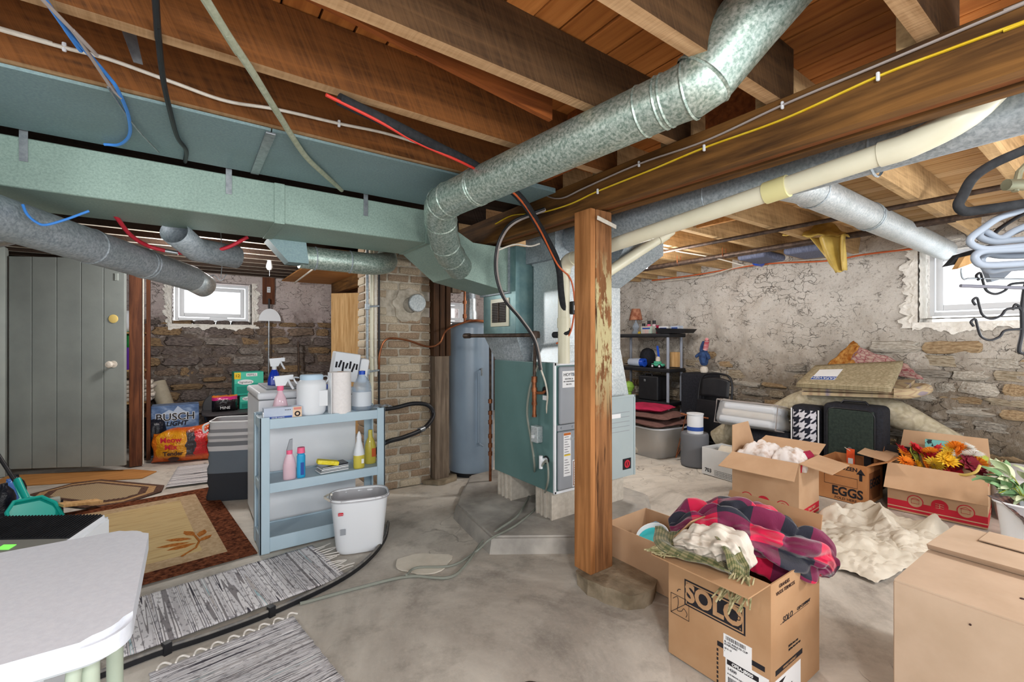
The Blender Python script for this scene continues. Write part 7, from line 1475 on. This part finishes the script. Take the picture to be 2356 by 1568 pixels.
b = MB().tube([(-.03, -.1, .74), (-.03, -.08, .765), (-.03, .08, .765), (-.03, .1, .74)], .011, 8); obj('handle', b, 'black', o)
tg = thing('luggage_tag', 'bright orange tag hanging on the dark green suitcase', 'tag', (4.66, 1.50, .2)); b = MB().box(-.003, .003, -.03, .03, .0, .17, .002); obj('tag_card', b, mat('orange_card', '#e8582a', rough=.6), tg); b = MB().box(-.0042, -.003, -.018, .018, .01, .09); obj('paper_insert', b, 'paper', tg); b = MB().tube([(0, 0, .15), (-.01, .03, .17), (.02, .05, .17)], .003, 6); obj('loop', b, 'white_cable', tg)
o, hx, hy = case('houndstooth_suitcase', 'black and white houndstooth suitcase left of the dark green one', 1.76, 2.02, 4.74, 4.94, .69, 'hound')
b = MB(); b.grid(2, 2, lambda u, v: (-hx - .004, hy - .03 - (2 * hy - .06) * u, .07 + .58 * v)); 
for f in b.bm.faces:
    for lp in f.loops: lp[b.uv].uv = (lp.vert.co.y * 2.6, lp.vert.co.z * 2.6)
obj('printed_panel', b, 'hound', o, solid=.004, smooth=0)
b = MB(); b.tube([(-hx - .004, hy - .015, .08), (-hx - .004, hy - .015, .66)], .006, 6); b.tube([(-hx - .004, -hy + .015, .08), (-hx - .004, -hy + .015, .66)], .006, 6); obj('piping', b, 'paper', o)
b = MB(); pillow(b, .3, .16, .42, 31, 16, .1); single('black_duffel', b, 'black_cloth', 'black duffel bag in the shadow under the carpet arch', 'bag', (4.8, 2.3, 0), 1.5)
b = MB(); b.lathe([(.0, 0), (.13, 0), (.14, .02), (.14, .32), (.13, .34), (0, .34)], (0, 0, 0), 22); o = single('paint_bucket', b, mat('grey_bucket', '#6d7076', rough=.6), 'grey bucket behind the white printed file box', 'bucket', (4.34, 2.78, 0))
b = MB().lathe([(0, 0), (.08, 0), (.08, .19), (.085, .195), (.085, .205), (.075, .205), (0, .2)], (0, 0, 0), 22); pc = thing('paint_can', 'white and blue paint can standing on the grey bucket', 'can', (4.32, 2.76, .341)); obj('can_body', b, 'white', pc); b = MB().lathe([(.0805, .03), (.0815, .03), (.0815, .07), (.0805, .07)], (0, 0, 0), 22); obj('blue_band', b, 'ink_blue', pc)
b = MB().tube([(4.42, 3.0, .50), (4.55, 2.75, .47)], .01, 8); b.tube([(4.36, 3.02, .02), (4.45, 2.95, .5)], .006, 6); b.tube([(4.36, 3.02, .02), (4.5, 2.85, .48)], .006, 6); single('tripod_stand', b, 'copper', 'thin copper coloured stand beside the clear tote', 'stand')
b = MB(); pillow(b, .15, .12, .5, 41, 14, .1); single('dark_backpack', b, 'black_cloth', 'black backpack with yellow straps below the folding chair', 'bag', (4.75, 3.1, 0), .5)
b = MB().tube(spline([on_x(1598, 990, 4.62), on_x(1606, 1020, 4.6), on_x(1600, 1050, 4.6)], 5), .009, 6); single('yellow_strap', b, 'yellow_cable', 'yellow strap dangling from the black backpack', 'strap')
# --- bedding bag on the carpet
bd = thing('bedding_bag', 'clear zip bag of folded white bedding on the carpet roll', 'bag', tuple(on_x(1728, 985, 4.74)), 0, None, (-.2, 0, PI / 2 - PI))
b = MB().obox((0, 0, .13), (.62, .32, .27), None, .06, 3); bmesh.ops.subdivide_edges(b.bm, edges=b.bm.edges[:], cuts=2, use_grid_fill=True)
for v in b.bm.verts: v.co += Vector((noise.noise(v.co * 7), noise.noise(v.co * 7 + Vector((3, 0, 0))), noise.noise(v.co * 7 + Vector((0, 3, 0))))) * .02
obj('film_bag', b, 'clear', bd)
for i in range(3): b = MB().obox((.02 * (i - 1), 0, .06 + i * .072), (.54, .27, .075), None, .03, 3); obj('folded_bedding', b, 'white2' if i != 1 else 'cream_cloth', bd)
b = MB().tube([(-.31, -.16, .01), (-.31, -.16, .25), (-.31, .16, .25), (-.31, .16, .01)], .006, 6, closed=True); b.tube([(.31, -.16, .01), (.31, -.16, .25), (.31, .16, .25), (.31, .16, .01)], .006, 6, closed=True); b.tube([(-.31, -.16, .255), (.31, -.16, .255)], .005, 6); obj('piping', b, 'grey_cable', bd)
# --- folded rugs on the arch
ru = thing('folded_rug', 'beige scroll rug folded flat with a paper label on top of the pile', 'rug', tuple(on_x(1960, 880, 5.05)), 0)
def fold(b, px0, px1, yt, yb, x0_, x1_):
    b.hexa([on_x(px0, yb, x0_), on_x(px1, yb + 2, x0_), on_x(px1 + 12, yb - 4, x0_ + .05), on_x(px0 + 12, yb - 4, x0_ + .05)], [on_x(px0 + 42, yt, x1_), on_x(px1 + 8, yt - 8, x1_), on_x(px1 + 14, yt - 6, x1_ + .05), on_x(px0 + 50, yt - 2, x1_ + .05)])
b = MB(); A_ = [on_x(1832, 884, 4.86), on_x(2050, 895, 4.80), on_x(2078, 832, 5.12), on_x(1876, 842, 5.16)]
def inq(u, v, lift=.0125): return A_[0].lerp(A_[1], u).lerp(A_[3].lerp(A_[2], u), v) + Vector((0, 0, lift))
for l in range(3): b.grid(12, 8, lambda u, v: inq(u, v, .006 - .014 * l), .011)
obj('rug_layer', b, 'rug_safe', ru, W=True, smooth=0)
def inq(u, v, lift=.0125): return A_[0].lerp(A_[1], u).lerp(A_[3].lerp(A_[2], u), v) + Vector((0, 0, lift))
b = MB(); b.hexa([inq(.12, .22, .0125), inq(.40, .22), inq(.40, .72), inq(.12, .72)], [inq(.12, .22, .0145), inq(.40, .22, .0145), inq(.40, .72, .0145), inq(.12, .72, .0145)]); ls = obj('label_sticker', b, 'paper', ru, W=True, smooth=0)
b = MB(); b.hexa([inq(.12, .22, .0145), inq(.40, .22, .0145), inq(.40, .36, .0145), inq(.12, .36, .0145)], [inq(.12, .22, .016), inq(.40, .22, .016), inq(.40, .36, .016), inq(.12, .36, .016)]); obj('blue_band', b, 'ink_blue', ls, W=True, smooth=0)
c0 = inq(.26, .29, .0175) - Vector(ru.location); ux = (A_[1] - A_[0]).normalized(); vy = (A_[3] - A_[0]).normalized(); nz = ux.cross(vy).normalized(); vy = nz.cross(ux); R_ = Matrix((-ux, -vy, nz)).transposed(); write(ru, "SAFAVIEH", .05, c0, R_.to_euler(), 'paper')
b = MB()
for l in range(2):
    A2 = [on_x(1845, 898 + l * 10, 4.9), on_x(2075, 906 + l * 10, 4.88), on_x(2105, 880 + l * 10, 5.2), on_x(1880, 876 + l * 8, 5.2)]; b.hexa(A2, [p + Vector((0, 0, .028)) for p in A2])
for f in b.bm.faces:
    for lp in f.loops: lp[b.uv].uv = (lp.vert.co.y, lp.vert.co.x)
e0_, e1_ = on_x(2075, 905, 4.9), on_x(2110, 893, 5.15)
b.tube(spline([e0_ + Vector((0, .06, .0)), e0_ + Vector((.05, -.03, 0)), e1_ + Vector((0, -.06, 0)), e1_ + Vector((.04, .04, 0))], 5), .045, 14)
ru2 = thing('folded_rug', 'cream patterned rug folded under the labelled beige rug', 'rug', tuple(on_x(1960, 905, 5.0))); obj('rug_layer', b, ornate('carpet_cream_tile', '#bfae8c', '#a58d74', '#8f8794', 6), ru2, W=True, smooth=40)
def drape(name, label, quad, m, seed, n=16, amp=.02):
    b = MB(); Q = [Vector(q_) for q_ in quad]
    b.grid(n, n, lambda u, v: Q[0].lerp(Q[1], u).lerp(Q[3].lerp(Q[2], u), v) + Vector((-amp * 1.5 * abs(noise.noise((u * 4, v * 3, seed))), 0, amp * noise.noise((u * 4 + seed, v * 4, 0))))); return single(name, b, m, label, 'rug', solid=.012)
drape('rose_rug', 'rose floral rug standing bent behind the labelled beige rug', [on_x(1945, 850, 5.25), on_x(2125, 872, 5.2), on_x(2085, 838, 5.32), on_x(1975, 797, 5.36)], 'rug_rose', 3)
drape('amber_rug', 'amber and brown shaggy rug behind the beige folded rug', [on_x(1905, 838, 5.28), on_x(1965, 845, 5.26), on_x(1982, 800, 5.36), on_x(1965, 784, 5.38)], 'rug_orange', 7)
# --- cloth and mats up in the joists
gc = MB(); Q = [on_x(1800, 540, 4.2), on_x(1955, 545, 4.2), on_x(1905, 505, 4.6), on_x(1815, 515, 4.6)]
gc.grid(18, 12, lambda u, v: Q[0].lerp(Q[1], u).lerp(Q[3].lerp(Q[2], u), v) + Vector((0, 0, .035 * noise.noise((u * 6, v * 4, 2)))))
H_ = [on_x(1868, 548, 4.2), on_x(1953, 540, 4.2), on_x(1951, 622, 4.2), on_x(1925, 628, 4.2)]
gc.grid(14, 14, lambda u, v: H_[0].lerp(H_[1], u).lerp(H_[3].lerp(H_[2], u), v) + Vector((-.03 + .045 * math.sin(u * 11 + v * 2) * (1 - .5 * v), 0, .01 * noise.noise((u * 4, v * 6, 5)))))
single('mustard_cloth', gc, 'gold_cloth', 'mustard satin cloth draped over the thick pipe under the joists', 'cloth', solid=.008, smooth=80)
def pad(label, px, py, hy, hx=.22, rot=.0):
    p = on_x(px, py, 4.72); b = MB().obox((0, 0, 0), (hx * 2, hy * 2, .07), Euler((rot, .0, 0)), .03, 4); single('slate_mat', b, 'pad_blue', label, 'mat', tuple(p))
pad('slate blue padded mat tucked above the pipes, right of two', 1868, 578, .16); pad('slate blue padded mat tucked above the pipes, left of two', 1752, 592, .14)
b = MB(); pillow(b, .09, .05, .09, 2, 10); single('blue_rag', b, 'blue', 'bright blue rag caught on the pipes at the wall top', 'cloth', tuple(on_x(1745, 612, 5.2)))
# ================================================================== hanging rail with hangers at the right edge
hr = thing('hanger_rail', 'black hanging rail just outside the right edge', 'rail', tuple(at(2460, 380, .8)))
RA, RB = at(2440, 330, .62), at(2470, 420, 1.15)
b = MB().tube([RA, RB], .012, 10); obj('rail', b, 'black', hr, W=True)
for p in (RA, RB): b = MB().tube([p, (p.x, p.y, 2.4)], .004, 6); obj('hanging_wire', b, 'steel', hr, W=True)
def pts(l, d): return [at(x, y, d) for x, y in l]
def hanger(label, l, d, r, m, hook):
    o = thing('clothes_hanger', label, 'hanger', tuple(at(2350, l[0][1], d)))
    l = l + [(4880 - x, y) for x, y in reversed(l)]; P_ = pts(l, d); b = MB().tube(spline(P_ + [P_[0]], 6)[:-1], r, 12, closed=True); obj('hanger_loop', b, m, o, W=True); b = MB().tube(spline(pts(hook, d), 5), .0025, 6); obj('hook', b, 'steel', o, W=True)
M['grey_hanger'] = mat('blue_grey_hanger', '#818b98', '#8b95a2', rough=.4, scale=6)
hk = [(2395, 330), (2400, 300), (2440, 285), (2465, 320), (2455, 350)]
hanger('thick black hanger looping into view above the grey hangers', [(2420, 315), (2356, 345), (2285, 377), (2238, 410), (2215, 450), (2205, 472), (2220, 486), (2260, 482), (2356, 468), (2430, 455)], .78, .0078, 'black_soft', hk)
hanger('pale grey tube hanger, topmost of the grey bundle', [(2420, 440), (2356, 480), (2300, 500), (2262, 525), (2234, 547), (2236, 562), (2262, 572), (2300, 571), (2356, 566), (2430, 560)], .8, .0058, 'grey_hanger', hk)
hanger('pale grey tube hanger, second of the grey bundle', [(2420, 495), (2340, 528), (2300, 548), (2262, 530), (2255, 545), (2285, 556), (2330, 553), (2430, 545)], .84, .006, 'grey_hanger', hk)
hanger('pale grey tube hanger, third of the grey bundle', [(2420, 570), (2300, 575), (2260, 578), (2243, 590), (2252, 606), (2280, 610), (2356, 606), (2430, 602)], .8, .0062, 'grey_hanger', hk)
hanger('pale grey tube hanger, lowest of the grey bundle', [(2420, 585), (2310, 588), (2270, 584), (2258, 600), (2275, 622), (2310, 618), (2356, 614), (2430, 610)], .82, .006, 'grey_hanger', hk)
hanger('slim black hanger crossing behind the grey bundle', [(2420, 460), (2340, 500), (2290, 535), (2310, 545), (2420, 500)], .86, .0035, 'black', hk)
for l, px, d, m in (('dark velvet hanger end in front of the window', [(2180, 612), (2205, 585), (2250, 572), (2250, 582), (2215, 605)], .9, 'black_soft'), ('tan wooden hanger end in front of the window', [(2203, 618), (2220, 590), (2260, 580), (2262, 595), (2235, 606)], .88, 'wood_tan')):
    P4 = pts(px, d); b = MB().prism(P4, (SA * .012, CA * .012, 0)); b.tube([P4[2], at(2420, 540, d)], .004, 6); single('clothes_hanger', b, m, l, 'hanger', smooth=0)
hkr = thing('hook_rack', 'black wire rack of curved hooks hanging in front of the right window', 'rack', tuple(at(2352, 700, .85)))
D = .85; st = [(2400, 600), (2365, 640), (2352, 700), (2352, 760), (2345, 800), (2352, 812), (2400, 815)]
b = MB().tube(spline(pts(st, D), 5), .0032, 8); b.tube([at(2365, 640, D), at(2430, 400, D)], .003, 6); obj('stem', b, 'black', hkr, W=True)
def hook(l): b = MB().tube(spline(pts(l, D), 5), .0022, 8); b2_ = obj('hook', b, 'black', hkr, W=True)
for dy, s in ((0, 0), (57, -8), (106, -12)):
    hook([(2252 + s, 650 + dy - 6), (2246 + s, 640 + dy - 6), (2256 + s, 634 + dy - 6), (2262 + s, 648 + dy), (2270 + s, 668 + dy), (2290 + s, 676 + dy), (2312 + s, 668 + dy), (2325 + s, 654 + dy), (2355, 650 + dy)])
hook([(2330, 712), (2336, 700), (2345, 705), (2352, 716), (2375, 725)])
b = MB().tube([at(2210, 657, D), at(2356, 662, D), at(2420, 664, D)], .0032, 8); obj('crossbar', b, mat('grey_bar', '#6e6e78', rough=.5), hkr, W=True)
b = MB().tube(spline(pts([(2212, 617), (2212, 630), (2218, 642), (2240, 640), (2356, 642), (2420, 643)], D), 4), .0016, 6); obj('thin_wire', b, 'steel', hkr, W=True)
b = MB().prism(pts([(2268, 615), (2340, 612), (2310, 640), (2282, 648)], .9), (SA * .01, CA * .01, 0)); single('hanger_clip', b, 'grey_hanger', 'grey plastic hanger shoulder below the tube hangers', 'clip', smooth=0)
b = MB(); b.tube([at(2335, 440, .95), at(2345, 395, .95), at(2380, 360, .95)], .006, 8); b.tube([at(2315, 425, .95), at(2370, 425, .95)], .012, 10); single('brass_valve', b, mat('aged_brass', '#8d9078', '#a9a88e', rough=.5, metal=.5, scale=20), 'pale valve fitting near the end of the ceiling pipe', 'valve')
# ================================================================== added fill lamps that brighten the room, as bare bulbs
for i, (p, e) in enumerate(FILL_BULBS):
    if i != 4:
        o = thing('ceiling_or_fill_bulb', 'added fill bulb in a holder on the joists, ' + ['behind the viewer', 'at far left', 'at the near right', 'over the cartons', '', 'in the back room'][i], 'lamp', p)
        b = MB().lathe([(0, .03), (.02, .03), (.05, .15), (.05, .17), (0, .17)], (0, 0, 0), 14); obj('holder', b, 'white', o)
    ld_ = bpy.data.lights.new('fill_light', 'POINT'); ld_.energy = e; ld_.color = (1, .975, .95); ld_.shadow_soft_size = .12
    lo = link(bpy.data.objects.new('fill_light', ld_)); lo.location = p
